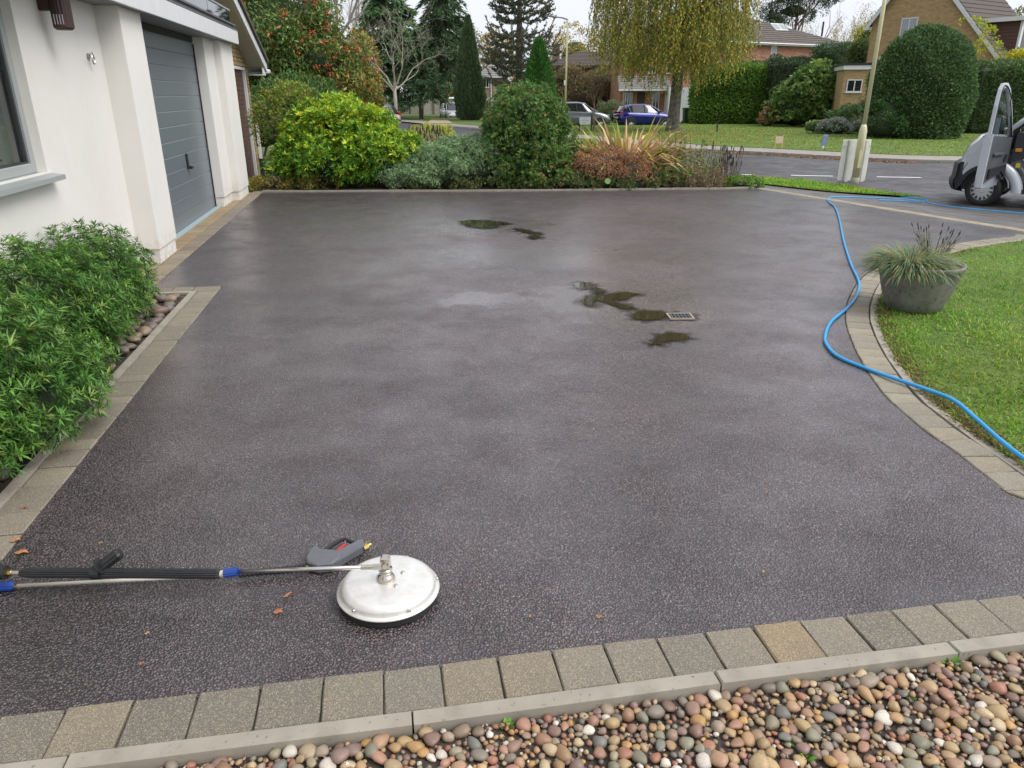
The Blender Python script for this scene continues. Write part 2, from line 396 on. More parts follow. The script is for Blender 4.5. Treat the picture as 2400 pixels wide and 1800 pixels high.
# asphalt of the drive: bound dark purplish chippings, damp
def asphalt(name, dark, light, cell, bstr, wet=None, rbase=.5, fleckc=(.3, .27, .25), fleck=.93):
    m, t, b = nodes(name); c = coord(t)
    v = t.nodes.new('ShaderNodeTexVoronoi'); v.inputs['Scale'].default_value = cell; t.links.new(c, v.inputs['Vector'])
    v.inputs['Randomness'].default_value = 1
    h = t.nodes.new('ShaderNodeSeparateColor'); t.links.new(v.outputs['Color'], h.inputs[0])
    big = noise(t, c, .75, 6, .62); mid = noise(t, c, 3.4, 5, .6)
    pw = t.nodes.new('ShaderNodeMath'); pw.operation = 'POWER'; pw.inputs[1].default_value = 1.5; t.links.new(h.outputs[0], pw.inputs[0])
    col = mixc(t, pw.outputs[0], dark, light)
    col = mixc(t, mrange(t, h.outputs[2], .55, .9, 0, .6), col, (dark[0] * 1.9, dark[1] * 1.35, dark[2] * 1.25))
    col = mixc(t, mrange(t, h.outputs[1], fleck, fleck + .04, 0, .8), col, fleckc)
    gap = mrange(t, v.outputs['Distance'], .25, .62, 0, .82)  # shadow between the chippings painted into the colour
    col = mixc(t, gap, col, tuple(x * .3 for x in dark))
    # dark and pale drying patches
    f = t.nodes.new('ShaderNodeMath'); f.operation = 'ADD'; t.links.new(big.outputs[0], f.inputs[0]); t.links.new(mid.outputs[0], f.inputs[1])
    patch = mrange(t, f.outputs[0], .84, 1.16, .72, 1.28)
    if wet:                                            # wet sheen put into the base colour: middle paler, edges darker
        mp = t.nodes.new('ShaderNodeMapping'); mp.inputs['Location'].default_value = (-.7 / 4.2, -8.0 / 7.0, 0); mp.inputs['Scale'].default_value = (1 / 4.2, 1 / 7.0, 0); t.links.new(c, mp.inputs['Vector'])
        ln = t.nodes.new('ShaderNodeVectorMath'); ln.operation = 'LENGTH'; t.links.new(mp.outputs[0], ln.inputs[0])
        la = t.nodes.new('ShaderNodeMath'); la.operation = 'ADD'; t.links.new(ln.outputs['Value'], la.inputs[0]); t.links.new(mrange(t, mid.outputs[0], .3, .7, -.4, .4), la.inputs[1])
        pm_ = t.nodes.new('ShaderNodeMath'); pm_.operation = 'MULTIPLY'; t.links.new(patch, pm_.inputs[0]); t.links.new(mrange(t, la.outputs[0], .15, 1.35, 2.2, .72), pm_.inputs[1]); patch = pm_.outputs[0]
    mul = t.nodes.new('ShaderNodeVectorMath'); mul.operation = 'SCALE'; t.links.new(col, mul.inputs[0]); t.links.new(patch, mul.inputs['Scale'])
    t.links.new(mul.outputs[0], b.inputs['Base Color'])
    rough = mrange(t, f.outputs[0], .8, 1.2, rbase + .09, rbase - .11)
    strength = None
    if wet:
        acc = None
        for (x, y, rx, ry) in wet:
            mp = t.nodes.new('ShaderNodeMapping'); mp.vector_type = 'POINT'
            mp.inputs['Location'].default_value = (-x / rx, -y / ry, 0); mp.inputs['Scale'].default_value = (1 / rx, 1 / ry, 0)
            t.links.new(c, mp.inputs['Vector'])
            ln = t.nodes.new('ShaderNodeVectorMath'); ln.operation = 'LENGTH'; t.links.new(mp.outputs[0], ln.inputs[0])
            ad = t.nodes.new('ShaderNodeMath'); ad.operation = 'ADD'; t.links.new(ln.outputs['Value'], ad.inputs[0])
            t.links.new(mrange(t, mid.outputs[0], .3, .7, -.35, .35), ad.inputs[1])
            g = mrange(t, ad.outputs[0], .55, 1.1, 1, 0)
            if acc is None: acc = g
            else:
                mm = t.nodes.new('ShaderNodeMath'); mm.operation = 'MAXIMUM'
                t.links.new(acc, mm.inputs[0]); t.links.new(g, mm.inputs[1]); acc = mm.outputs[0]
        mw = t.nodes.new('ShaderNodeMix'); t.links.new(acc, mw.inputs[0]); t.links.new(rough, mw.inputs[2]); mw.inputs[3].default_value = .24
        rough = mw.outputs[0]
        strength = mrange(t, acc, 0, 1, bstr, bstr * .45)
    t.links.new(rough, b.inputs['Roughness'])
    bn = bump(t, b, mrange(t, v.outputs['Distance'], .1, .75, 1, 0), bstr, .006)
    if strength is not None: t.links.new(strength, bn.inputs['Strength'])
    b.inputs['Specular IOR Level'].default_value = .6
    if wet:                                            # thin film of water: patchy, smoother than the stones
        film = noise(t, c, .55, 7, .66); film2 = noise(t, c, 2.6, 5, .6)
        fa = t.nodes.new('ShaderNodeMath'); fa.operation = 'ADD'; t.links.new(film.outputs[0], fa.inputs[0]); t.links.new(film2.outputs[0], fa.inputs[1])
        fw = mrange(t, fa.outputs[0], .8, 1.18, .02, .62)
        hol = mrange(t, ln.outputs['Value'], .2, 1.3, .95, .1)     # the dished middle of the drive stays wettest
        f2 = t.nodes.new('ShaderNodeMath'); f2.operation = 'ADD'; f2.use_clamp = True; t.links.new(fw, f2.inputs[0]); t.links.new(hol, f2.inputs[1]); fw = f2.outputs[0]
        mm = t.nodes.new('ShaderNodeMath'); mm.operation = 'MAXIMUM'; t.links.new(fw, mm.inputs[0]); t.links.new(acc, mm.inputs[1])
        t.links.new(mm.outputs[0], b.inputs['Coat Weight']); b.inputs['Coat IOR'].default_value = 1.55
        t.links.new(mrange(t, mm.outputs[0], 0, 1, .3, .16), b.inputs['Coat Roughness'])
        cbn = t.nodes.new('ShaderNodeBump'); cbn.inputs['Strength'].default_value = .13; cbn.inputs['Distance'].default_value = .006
        t.links.new(mrange(t, v.outputs['Distance'], .1, .75, 1, 0), cbn.inputs['Height']); t.links.new(cbn.outputs[0], b.inputs['Coat Normal'])
    return m
PUD = [(P(1140, 528), 1.2, .9), (P(1430, 700), 1.0, 1.0), (P(1540, 740), .6, .6), (P(1130, 700), .55, .35), (P(1250, 600), 1.4, .7)]
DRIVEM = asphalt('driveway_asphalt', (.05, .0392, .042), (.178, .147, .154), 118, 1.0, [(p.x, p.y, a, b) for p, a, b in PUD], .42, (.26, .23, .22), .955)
ROADM = asphalt('road_asphalt', (.085, .085, .09), (.13, .13, .135), 60, .4, None, .55, fleck=.97)
PATHM = asphalt('path_asphalt', (.13, .125, .12), (.18, .175, .165), 70, .4, None, .55, fleck=.97)
GRASSG = mat('grass_ground', (.05, .085, .018), .95, (.085, .12, .03), 4, bs=50, bstr=.8, bd=.02)
LAWNG = mat('lawn_ground', (.08, .135, .018), .95, (.14, .2, .035), 1.3, bs=60, bstr=.9, bd=.03)
BLOCK = objcol('paving_block', .75, (.42, .35, .23), 430, 7, 160, .8, .004)
PEB = objcol('pebble', .5, None, vs=16, bs=60, bstr=.15)

# ------------------------------------------------------------------ land
xs = np.concatenate([np.linspace(-260, -20, 13), np.linspace(-17, 32, 60), np.linspace(36, 260, 13)])
ys = np.concatenate([np.linspace(-40, 0, 6), np.linspace(1, 40, 70), np.linspace(43, 110, 28), np.linspace(120, 600, 13)])
V = [(x, y, zt(x, y) - .07) for y in ys for x in xs]; nx = len(xs)
F = [(j * nx + i, j * nx + i + 1, (j + 1) * nx + i + 1, (j + 1) * nx + i) for j in range(len(ys) - 1) for i in range(nx - 1)]
struct(MB().add(V, F).build('ground', GRASSG))

# drive
S0 = 1.834                                  # drive side of the near block row, along the house direction
CREAM = [P(1768, 443), P(2400, 545)]
curve_px = [(2400, 551), (2237, 572), (2110, 607), (2050, 630), (2014, 656), (1988, 699), (1980, 735), (1982, 762), (1998, 809), (2021, 854), (2068, 923), (2119, 970), (2174, 1017), (2233, 1056), (2292, 1103), (2331, 1130), (2400, 1172)]
CURVE = [P(*q).to_2d() for q in curve_px]
CURVE += [CURVE[-1] + Vector((.42, -.27)), CURVE[-1] + Vector((.95, -.5))]
CV = spline(CURVE, 140)
c0, c1 = CREAM[0].to_2d(), CREAM[1].to_2d()
cext = c1 + (c1 - c0).normalized() * 1.6
CV = [Vector(cext)] + CV
poly = [W(-1.51, S0 - .02), W(-1.51, 7.0), W(-2.125, 7.0), W(-2.125, 14.08), Vector((0, 13.66, 0)), Vector((3.9, 13.97, 0)), Vector((c0.x, c0.y, 0)), Vector((c1.x, c1.y, 0)), Vector((cext.x, cext.y, 0))]
poly = [p.to_2d() for p in poly] + CV[1:] + [W(3.4, S0).to_2d(), W(3.4, S0 - .02).to_2d()]
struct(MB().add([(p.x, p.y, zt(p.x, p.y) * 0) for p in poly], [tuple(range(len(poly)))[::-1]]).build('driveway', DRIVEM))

# blocks: each a chamfered stone
BC = [(.205, .18, .14), (.175, .158, .128), (.235, .195, .135), (.16, .147, .12), (.3, .22, .12), (.215, .186, .145)]
def block(parent, quad, top=.005, col=None, name='paving_block', gap=.0025, ch=.005, depth=.06, m=None):
    q = [Vector((p[0], p[1], 0)) for p in quad]; c = sum(q, Vector()) / 4
    wob = .0022 if name == 'paving_block' else .0008
    def ring(d, j):
        k = [p + (c - p).normalized() * d * 1.41 for p in q]; r = []
        for i in range(4):
            a, b = k[i], k[(i + 1) % 4]
            for u in (0, .27, .62): r.append(a.lerp(b, u + (rnd.uniform(-.06, .06) if u else 0)))
        return [p + (c - p).normalized() * rnd.uniform(0, j) * (2.2 if i % 3 == 0 else 1) for i, p in enumerate(r)]
    tz = top + rnd.uniform(-.0025, .0025); tx, ty = rnd.uniform(-.008, .008), rnd.uniform(-.008, .008)
    R1, R2 = ring(gap, wob), ring(gap + ch, wob); n = 12
    V = [(p.x, p.y, -depth) for p in R1] + [(p.x, p.y, tz - ch) for p in R1] + [(p.x, p.y, tz + (p.x - c.x) * tx + (p.y - c.y) * ty) for p in R2]
    V = [(x - c.x, y - c.y, z) for x, y, z in V]
    F = [tuple(range(24, 36))] + [(r * n + k, r * n + (k + 1) % n, r * n + n + (k + 1) % n, r * n + n + k) for r in (0, 1) for k in range(n)]
    a = (q[1] - q[0]).cross(q[2] - q[1]).z
    if a < 0: F = [f[::-1] for f in F]
    o = MB().add(V, F).build(name, m or BLOCK, parent)
    o.location = c
    b = col or rnd.choice(BC); k = rnd.uniform(.85, 1.12)
    o.color = (b[0] * k, b[1] * k, b[2] * k, 1)
    return o
def bed(name, quad, z=-.007):
    return struct(MB().add([(p[0], p[1], z) for p in quad], [(0, 1, 2, 3)]).build(name, SAND))
# near row in front of the camera, in the house frame
def rowobj(name, t0, t1, s0, s1):
    o = bed(name, [(t0, s0), (t1, s0), (t1, s1), (t0, s1)]); o.rotation_euler = (0, 0, HR); return o
fr = rowobj('front_block_edging', -1.75, 3.4, 1.6, S0)
joints = [TS(P(px, py))[0] for px, py in [(0, 1678.5), (159, 1658.6), (315, 1639), (467, 1619), (615, 1599), (760, 1579), (898, 1565), (1031, 1548), (1162, 1532), (1288, 1515), (1409, 1503), (1531, 1487), (1645, 1475), (1757, 1463), (1866, 1450), (1973, 1439), (2081, 1427), (2182, 1416), (2280, 1401), (2385, 1390)]]
while joints[0] > -1.6: joints.insert(0, joints[0] - .177)
while joints[-1] < 3.1: joints.append(joints[-1] + .172)
tints_front = {2: 4, 3: 3, 4: 2, 5: 3, 7: 1, 10: 2, 11: 2, 15: 5, 16: 4, 18: 3}
for i in range(len(joints) - 1):
    a, b = joints[i], joints[i + 1]; col = BC[tints_front.get(i, rnd.choice((0, 1, 3, 5)))]
    block(fr, [(a, 1.652), (b, 1.652), (b, S0), (a, S0)], .004, col, gap=.0014, ch=.0042)
for a, b in ((-1.75, -.92), (-.92, -.01), (-.01, .905), (.905, 1.70), (1.70, 2.6), (2.6, 3.4)):
    block(fr, [(a, 1.598), (b, 1.598), (b, 1.650), (a, 1.650)], .008, (.36, .34, .295), 'edging_stone', .0015, .003, .12, m=CONC)
# left bed: row along the drive and return to the house
lr = rowobj('bed_block_edging', -1.76, -1.51, S0, 7.0)
LC_ = [(.22, .195, .15), (.2, .18, .14), (.24, .21, .155), (.215, .185, .145)]
s = S0
for k in range(60):
    d = rnd.choice((.118, .178, .178, .236)); e = min(s + d, 6.815)
    if 6.815 - e < .08: e = 6.815
    block(lr, [(-1.69, s), (-1.512, s), (-1.512, e), (-1.69, e)], .004, rnd.choice(LC_)); s = e
    if s >= 6.81: break
for a, b in ((1.9, 2.8), (2.8, 3.71), (3.71, 4.62), (4.62, 5.53), (5.53, 6.42), (6.42, 6.765)):
    block(lr, [(-1.745, a), (-1.693, a), (-1.693, b), (-1.745, b)], .012, (.3, .28, .24), 'edging_stone', .001, .003, .12, m=CONC)
t = -1.512
rr_ = rowobj('bed_return_edging', -2.5, -1.512, 6.76, 7.0)
while t > -2.45:
    d = rnd.choice((.178, .236)); block(rr_, [(t - d, 6.817), (t, 6.817), (t, 6.998), (t - d, 6.998)], .004); t -= d
block(rr_, [(-2.5, 6.767), (-1.693, 6.767), (-1.693, 6.814), (-2.5, 6.814)], .012, (.3, .28, .24), 'edging_stone', .001, .003, .12, m=CONC)
# garage apron
ap = rowobj('garage_apron', -2.56, -2.125, 7.0, 14.1)
s = 7.003
k = 0
while s < 14.05:
    d = (.118, .178, .178, .118, .236)[rnd.randrange(5)]; yel = s > 8.8
    block(ap, [(-2.31, s), (-2.128, s), (-2.128, s + d), (-2.31, s + d)], .005, rnd.choice(((.25, .19, .13), (.2, .16, .12), (.23, .2, .15))))
    s += d
s = 7.003
while s < 14.0:
    d = rnd.choice((.236, .178))
    block(ap, [(-2.55, s), (-2.313, s), (-2.313, s + d), (-2.55, s + d)], .006, rnd.choice(((.38, .25, .11), (.33, .22, .11), (.36, .29, .16)))); s += d
# lawn kerb along the curve
def curve_blocks(name, line, w0, w1, pitch, z0, colr, base_w):
    off0 = offset2d(line, w0); off1 = offset2d(line, w1)
    V = []
    for p, q in zip(offset2d(line, base_w[0]), offset2d(line, base_w[1])): V += [(p.x, p.y, -.018), (q.x, q.y, -.018)]
    b = struct(MB().add(V, [(2 * i, 2 * i + 1, 2 * i + 3, 2 * i + 2) for i in range(len(line) - 1)]).build(name, SAND))
    return b, off0, off1
def along(line, step):
    idx = [0.0]; acc = 0; res = [0]
    for i in range(1, len(line)):
        acc += (line[i] - line[i - 1]).length
        if acc >= (step() if callable(step) else step): res.append(i); acc = 0
    return res
CVf = spline(CV, 900)
CVf = [Vector((p.x, p.y)) for p in CVf]
lk = curve_blocks('lawn_block_edging', CVf, 0, -.18, .16, 0, BC, (.0, -.24))[0]
def offs(line, w): return offset2d(line, w)
sgn = 1 if (offset2d(CVf, .2)[450].x > CVf[450].x) else -1
o0, o1, o2, o3 = (offs(CVf, sgn * x) for x in (.004, .18, .185, .235))
bpy.data.objects.remove(lk)
V = []
for p, q in zip(CVf, offs(CVf, sgn * .24)): V += [(p.x, p.y, -.008), (q.x, q.y, -.008)]
lk = struct(MB().add(V, [(2 * i, 2 * i + 1, 2 * i + 3, 2 * i + 2) for i in range(len(CVf) - 1)]).build('lawn_block_edging', SAND))
ix = along(CVf, .165)
for a, b in zip(ix, ix[1:]):
    block(lk, [o0[a], o0[b], o1[b], o1[a]], .004, rnd.choice(((.3, .265, .2), (.26, .235, .185), (.33, .285, .21), (.24, .215, .175))))
ix = along(CVf, .45)
for a, b in zip(ix, ix[1:]):
    block(lk, [o2[a], o2[b], o3[b], o3[a]], .005, (.33, .3, .25), 'edging_stone', .001, .003, .12, m=CONC)
# pale block line between drive and footpath
dv = (c1 - c0).normalized(); nv = Vector((-dv.y, dv.x)); nv = nv if nv.x > 0 else -nv
cb = bed('crossover_block_edging', [c0, c0 + nv * .2, cext + nv * .2, cext], -.02)
L = (cext - c0).length; s = 0.0
while s < L - .05:
    d = rnd.choice((.178, .236, .178)); a, b = c0 + dv * s, c0 + dv * min(s + d, L)
    block(cb, [a + nv * .003, b + nv * .003, b + nv * .19, a + nv * .19], .004, rnd.choice(((.36, .3, .215), (.32, .28, .21), (.38, .33, .24)))); s += d
# row along the back of the drive
bk = bed('back_edging', [(-4.5, 13.54), (0, 13.66), (0, 13.74), (-4.5, 13.62)], -.02)
bpts = [Vector((-4.46, 13.54)), Vector((0, 13.665)), Vector((3.9, 13.975)), c0]
for a, b in zip(bpts, bpts[1:]):
    n = max(1, int((b - a).length / .9)); nn = Vector((-(b - a).y, (b - a).x)).normalized()
    for i in range(n):
        p, q = a.lerp(b, i / n), a.lerp(b, (i + 1) / n)
        block(bk, [p + nn * .004, q + nn * .004, q + nn * .055, p + nn * .055], .03, (.3, .27, .22), 'edging_stone', .001, .004, .1, m=CONC)

# planted bed soil behind the drive, footpath, verge, road, far kerb and pavement, far lawn
backL = [Vector((-4.6, 13.6)), Vector((0, 13.73)), Vector((3.9, 14.03)), Vector((4.6, 14.2))]
backF = [Vector((-5.4, 19)), Vector((-1.5, 20.5)), Vector((3.2, 18.6)), Vector((4.9, 16.2))]
struct(loft(spline(backL, 20), spline(backF, 20), MB(), lambda x, y: zt(x, y) + .0, 5).build('flower_bed', SOIL))
NEAR = spline([P(2700, 512).to_2d(), P(2400, 490).to_2d(), P(2171, 466).to_2d(), P(2040, 447).to_2d(), P(1900, 426).to_2d(), P(1790, 420).to_2d(), Vector((4.2, 21.6)), Vector((1.0, 27)), Vector((-4, 38)), Vector((-10, 50)), Vector((-24, 66)), Vector((-60, 80))], 60)
FAR = spline([Vector((60, 21)), Vector((30, 22.6)), Vector((19, 23.2)), P(2240, 383).to_2d(), P(2047, 377).to_2d(), P(1800, 363).to_2d(), P(1568, 350).to_2d(), P(1350, 329).to_2d(), P(1135, 306).to_2d(), P(1044, 298).to_2d(), Vector((-19, 74)), Vector((-60, 92))], 60)
struct(loft(NEAR, FAR, MB(), lambda x, y: zt(x, y) - .001, 8).build('road', ROADM))
road = bpy.data.objects['road']
dash = [((1738, 409.2), (1768, 410)), ((1854, 411.2), (1952, 413)), ((2055, 414.6), (2159, 416.6)), ((2262, 418.6), (2368, 420.8)), ((2476, 423), (2586, 425))]
for a, b in dash:
    a, b = P(*a), P(*b); d = (b - a).normalized(); n = Vector((-d.y, d.x, 0)) * .065
    MB().add([a - n + Vector((0, 0, .004)), b - n + Vector((0, 0, .004)), b + n + Vector((0, 0, .004)), a + n + Vector((0, 0, .004))], [(0, 1, 2, 3)]).build('road_marking', (bpy.data.materials.get('road_paint') or mat('road_paint', (.85, .85, .83), .6, (.7, .7, .68), 15)), road)
# near footpath from the crossover to the verge / road edge
pth_in = [c0 + nv * .2, c0.lerp(cext, .33) + nv * .2, c0.lerp(cext, .66) + nv * .2, cext + nv * .2]
pth_out = [P(1730, 425).to_2d(), P(1900, 446).to_2d(), P(2171, 466.5).to_2d(), P(2700, 513).to_2d()]
struct(loft(spline(pth_in, 24), spline(pth_out, 24), MB(), lambda x, y: zt(x, y) + .003, 6).build('footpath', PATHM))
v_in = [P(1715, 424).to_2d(), P(1790, 434).to_2d(), P(1900, 447).to_2d(), P(2036, 457).to_2d(), P(2171, 466).to_2d()]
v_out = [P(1725, 419).to_2d(), P(1790, 420).to_2d(), P(1900, 426).to_2d(), P(2040, 447).to_2d(), P(2171, 465.6).to_2d()]
VI, VO = spline(v_in, 24), spline(v_out, 24)
struct(loft(VI, VO, MB(), lambda x, y: zt(x, y) + .03, 4).build('verge', LAWNG))
# far kerb stones, pavement, lawn
zl = lambda x, y: zt(x, y) + .08
FARf = spline([Vector((p.x, p.y)) for p in FAR], 1200); FARf = [Vector((p.x, p.y)) for p in FARf]
sg = 1 if offset2d(FARf, .3)[500].y > FARf[500].y else -1
k0, k1 = offset2d(FARf, sg * .0), offset2d(FARf, sg * .13)
pv0, pv1 = offset2d(FAR, sg * .12), offset2d(FAR, sg * 2.1)
pav = struct(loft(pv0, pv1, MB(), zl, 3).build('pavement', mat('pavement', (.26, .235, .2), .85, (.33, .3, .26), 2, bs=40, bstr=.3, bd=.01)))
KERB = mat('kerb_stone', (.2, .19, .17), .85, (.3, .28, .25), 3)
ik = along(FARf, .92)
for a, b in zip(ik, ik[1:]):
    if not (-6 < k0[a].x < 24): continue
    q = [k0[a], k0[b], k1[b], k1[a]]; zz = zt(k0[a].x, k0[a].y)
    o = block(pav, q, 0, (.25, .24, .21), 'kerb_stone', .006, .02, .2, m=KERB); o.location.z = zz + .095
pvb = offset2d(FAR, sg * 2.08)
farend = [Vector((90, 50)), Vector((60, 55)), Vector((40, 60)), Vector((34, 62)), Vector((28, 64)), Vector((20, 66)), Vector((14, 66)), Vector((8, 66)), Vector((2, 68)), Vector((-3, 78)), Vector((-20, 92)), Vector((-60, 110))]
struct(loft(pvb, spline(farend, 60), MB(), lambda x, y: zl(x, y) + .012, 14).build('far_lawn', LAWNG))

# near lawn on the right
inner = offs(CVf, sgn * .232)
lp = [p for p in inner[::8]] + [W(6, 1.9).to_2d(), Vector((9.5, 4)), Vector((9.5, 7.0))]
LAWNP = lp
struct(MB().add([(p.x, p.y, -.004) for p in lp], [tuple(range(len(lp)))]).build('lawn', LAWNG))
GR = [(.085, .195, .014), (.125, .25, .02), (.18, .275, .03), (.055, .135, .012), (.25, .26, .06)]; GW = [.34, .3, .16, .15, .05]
def grass(name, polyg, n, h, z, xr, yr, wd=.006, cols=GR, wts=GW, dens=None):
    x = rng.uniform(*xr, n); y = rng.uniform(*yr, n); k = inpoly(x, y, polyg)
    if dens is not None: k &= rng.random(n) < dens(x, y)
    x, y = x[k], y[k]; n = len(x)
    zz = np.array([z(a, b) for a, b in zip(x, y)]); p = np.stack([x, y, zz], 1)
    d = np.concatenate([rng.normal(0, .55, (n, 2)), np.ones((n, 1))], 1)
    tuft = .75 + .5 * np.sin(x * 9 + np.sin(y * 7) * 2) * np.sin(y * 8 + 1.3)
    L = h * rng.uniform(.55, 1.35, n) * np.clip(tuft, .5, 1.4)
    T = tints(n, cols, wts); pt = (np.sin(x * 2.3 + y) + np.sin(y * 3.1 - x * .7)) * .5
    T *= (1 + .22 * pt)[:, None]; T[:, 0] *= 1 + .25 * np.clip(np.sin(x * 1.7 - y * 2.2), 0, 1)
    v, f, tt = blades(p, d, L, wd * rng.uniform(.7, 1.3, n), T, rng.uniform(.2, 1.3, n))
    return stuff(link(name, npmesh(name, v, f, tt), LEAF))
o = grass('lawn_grass', LAWNP, 150000, .045, lambda x, y: -.004, (2.0, 8.0), (2.0, 9.4), .0055, dens=lambda x, y: np.clip(1.15 - (np.hypot(x, y) - 3.0) * .13, .3, 1))
o['label'] = 'short wet green grass of the lawn by the curved edging'; o['category'] = 'grass'
ed0, ed1 = offs(CVf, sgn * .225), offs(CVf, sgn * .36); n = 9000; ie = rng.integers(60, len(CVf) - 20, n); q = rng.random(n) ** 1.7
x = np.array([ed0[i].x for i in ie]) * (1 - q) + np.array([ed1[i].x for i in ie]) * q; y = np.array([ed0[i].y for i in ie]) * (1 - q) + np.array([ed1[i].y for i in ie]) * q
d = np.concatenate([rng.normal(0, .8, (n, 2)), rng.uniform(.3, 1, (n, 1))], 1)
v, f, tt = blades(np.stack([x, y, np.full(n, -.006)], 1), d, rng.uniform(.02, .055, n), .006, tints(n, [(.12, .085, .04), (.2, .15, .06), (.1, .12, .025), (.06, .045, .025)], [.35, .2, .3, .15]), rng.uniform(.4, 1.4, n))
o = stuff(link('lawn_edge_thatch', npmesh('lawn_edge_thatch', v, f, tt), DRY)); o['label'] = 'brown thatch and soil along the cut edge of the lawn'; o['category'] = 'grass'
vp = VI + VO[::-1]
o = grass('verge_grass', vp, 36000, .065, lambda x, y: zt(x, y) + .03, (4.5, 9.5), (14.5, 19.5), .012)
o['label'] = 'grass on the narrow verge around the near lamp post'; o['category'] = 'grass'
fp = [Vector((p.x, p.y)) for p in offset2d(FAR, sg * 2.05)[8:48]] + [Vector((-2, 60)), Vector((20, 58)), Vector((34, 48)), Vector((36, 30))]
o = grass('far_lawn_grass', fp, 50000, .08, lambda x, y: zl(x, y) + .01, (-4, 34), (24, 60), .03, [(.11, .2, .025), (.15, .24, .035), (.2, .25, .045), (.08, .15, .02)], [.35, .3, .2, .15])
o['label'] = 'mown grass of the open green across the road'; o['category'] = 'grass'
# fallen yellow leaves on the far green and brown ones along the far gutter
n = 2600; x = rng.normal(7.5, 4.0, n); y = rng.normal(39, 5.0, n); k = inpoly(x, y, fp); x, y = x[k], y[k]; n = len(x)
p = np.stack([x, y, np.array([zl(a, b) + .05 for a, b in zip(x, y)])], 1)
v, f, tt = leaves(p, np.concatenate([rng.normal(size=(n, 2)), rng.normal(0, .25, (n, 1))], 1), .075, .055, tints(n, [(.36, .25, .05), (.3, .2, .05), (.24, .12, .04)]), up=.95)
o = stuff(link('fallen_leaves', npmesh('fallen_leaves', v, f, tt), DRY)); o['label'] = 'yellow birch leaves scattered on the far green'; o['category'] = 'leaves'
parts = []
gut = offset2d(FARf, -sg * .15)
idx = rng.integers(380, 900, 1500); bx = np.array([gut[i].x for i in idx]); by = np.array([gut[i].y for i in idx]); n = len(idx)
p = np.stack([bx + rng.normal(0, .13, n), by - np.abs(rng.normal(0, .16, n)), np.zeros(n)], 1); p[:, 2] = [zt(a, b) + .012 for a, b, _ in p]
v, f, tt = leaves(p, np.concatenate([rng.normal(size=(n, 2)), rng.normal(0, .2, (n, 1))], 1), .09, .06, tints(n, [(.2, .095, .05), (.25, .14, .07), (.15, .07, .04)]), up=.95)
o = stuff(link('gutter_leaves', npmesh('gutter_leaves', v, f, tt), DRY)); o['label'] = 'brown leaves drifted along the far kerb'; o['category'] = 'leaves'

# ------------------------------------------------------------------ puddles on the drive
WATER, _t, _b = nodes('puddle_water')
_b.inputs['Base Color'].default_value = (.035, .03, .018, 1); _b.inputs['Roughness'].default_value = .03; _b.inputs['IOR'].default_value = 1.33; _b.inputs['Specular IOR Level'].default_value = .6
PUDDLES = [
 [(1078, 520), (1100, 517), (1140, 517), (1178, 521), (1195, 526), (1170, 529), (1160, 535), (1120, 536), (1092, 530)],
 [(1205, 535), (1225, 538), (1262, 546), (1268, 550), (1240, 548), (1215, 541)],
 [(1243, 555), (1258, 553), (1266, 557), (1255, 561), (1245, 559)],
 [(1343, 666), (1360, 662), (1385, 665), (1396, 671), (1385, 678), (1356, 677)],
 [(1390, 681), (1405, 680), (1418, 684), (1408, 688), (1394, 687)],
 [(1370, 694), (1400, 693), (1425, 692), (1455, 687), (1480, 687), (1497, 690), (1480, 694), (1462, 703), (1432, 704), (1450, 712), (1480, 720), (1488, 724), (1460, 724), (1430, 714), (1410, 707), (1392, 708), (1390, 718), (1372, 717), (1362, 708), (1345, 705), (1368, 702)],
 [(1484, 742), (1492, 733), (1515, 729), (1545, 731), (1575, 734), (1610, 736), (1624, 741), (1622, 747), (1590, 744), (1560, 743), (1545, 750), (1510, 751), (1490, 748)],
 [(1520, 807), (1535, 803), (1540, 790), (1560, 783), (1590, 782), (1612, 789), (1614, 795), (1590, 799), (1555, 803), (1548, 808), (1528, 809)],
]
def blobby(pts, n=70):
    q = [Vector(p) for p in pts]; q = q + [q[0]]
    return [P(a.x + rnd.uniform(-.7, .7), a.y + rnd.uniform(-.4, .4)) for a in spline(q, n)[:-1]]
MARG, _t, _b = nodes('wet_margin')
_b.inputs['Base Color'].default_value = (.03, .025, .022, 1); _b.inputs['Roughness'].default_value = .16; _b.inputs['Specular IOR Level'].default_value = .6
_a = _t.nodes.new('ShaderNodeAttribute'); _a.attribute_name = 'tint'; _n = noise(_t, coord(_t), 60, 4)
_mu = _t.nodes.new('ShaderNodeMath'); _mu.operation = 'MULTIPLY'; _t.links.new(_a.outputs['Fac'], _mu.inputs[0]); _t.links.new(mrange(_t, _n.outputs[0], .35, .6, .35, 1), _mu.inputs[1])
_tr = _t.nodes.new('ShaderNodeBsdfTransparent'); _mi = _t.nodes.new('ShaderNodeMixShader'); _t.links.new(_mu.outputs[0], _mi.inputs[0]); _t.links.new(_tr.outputs[0], _mi.inputs[1]); _t.links.new(_b.outputs[0], _mi.inputs[2]); _t.links.new(_mi.outputs[0], _t.nodes['Material Output'].inputs['Surface'])
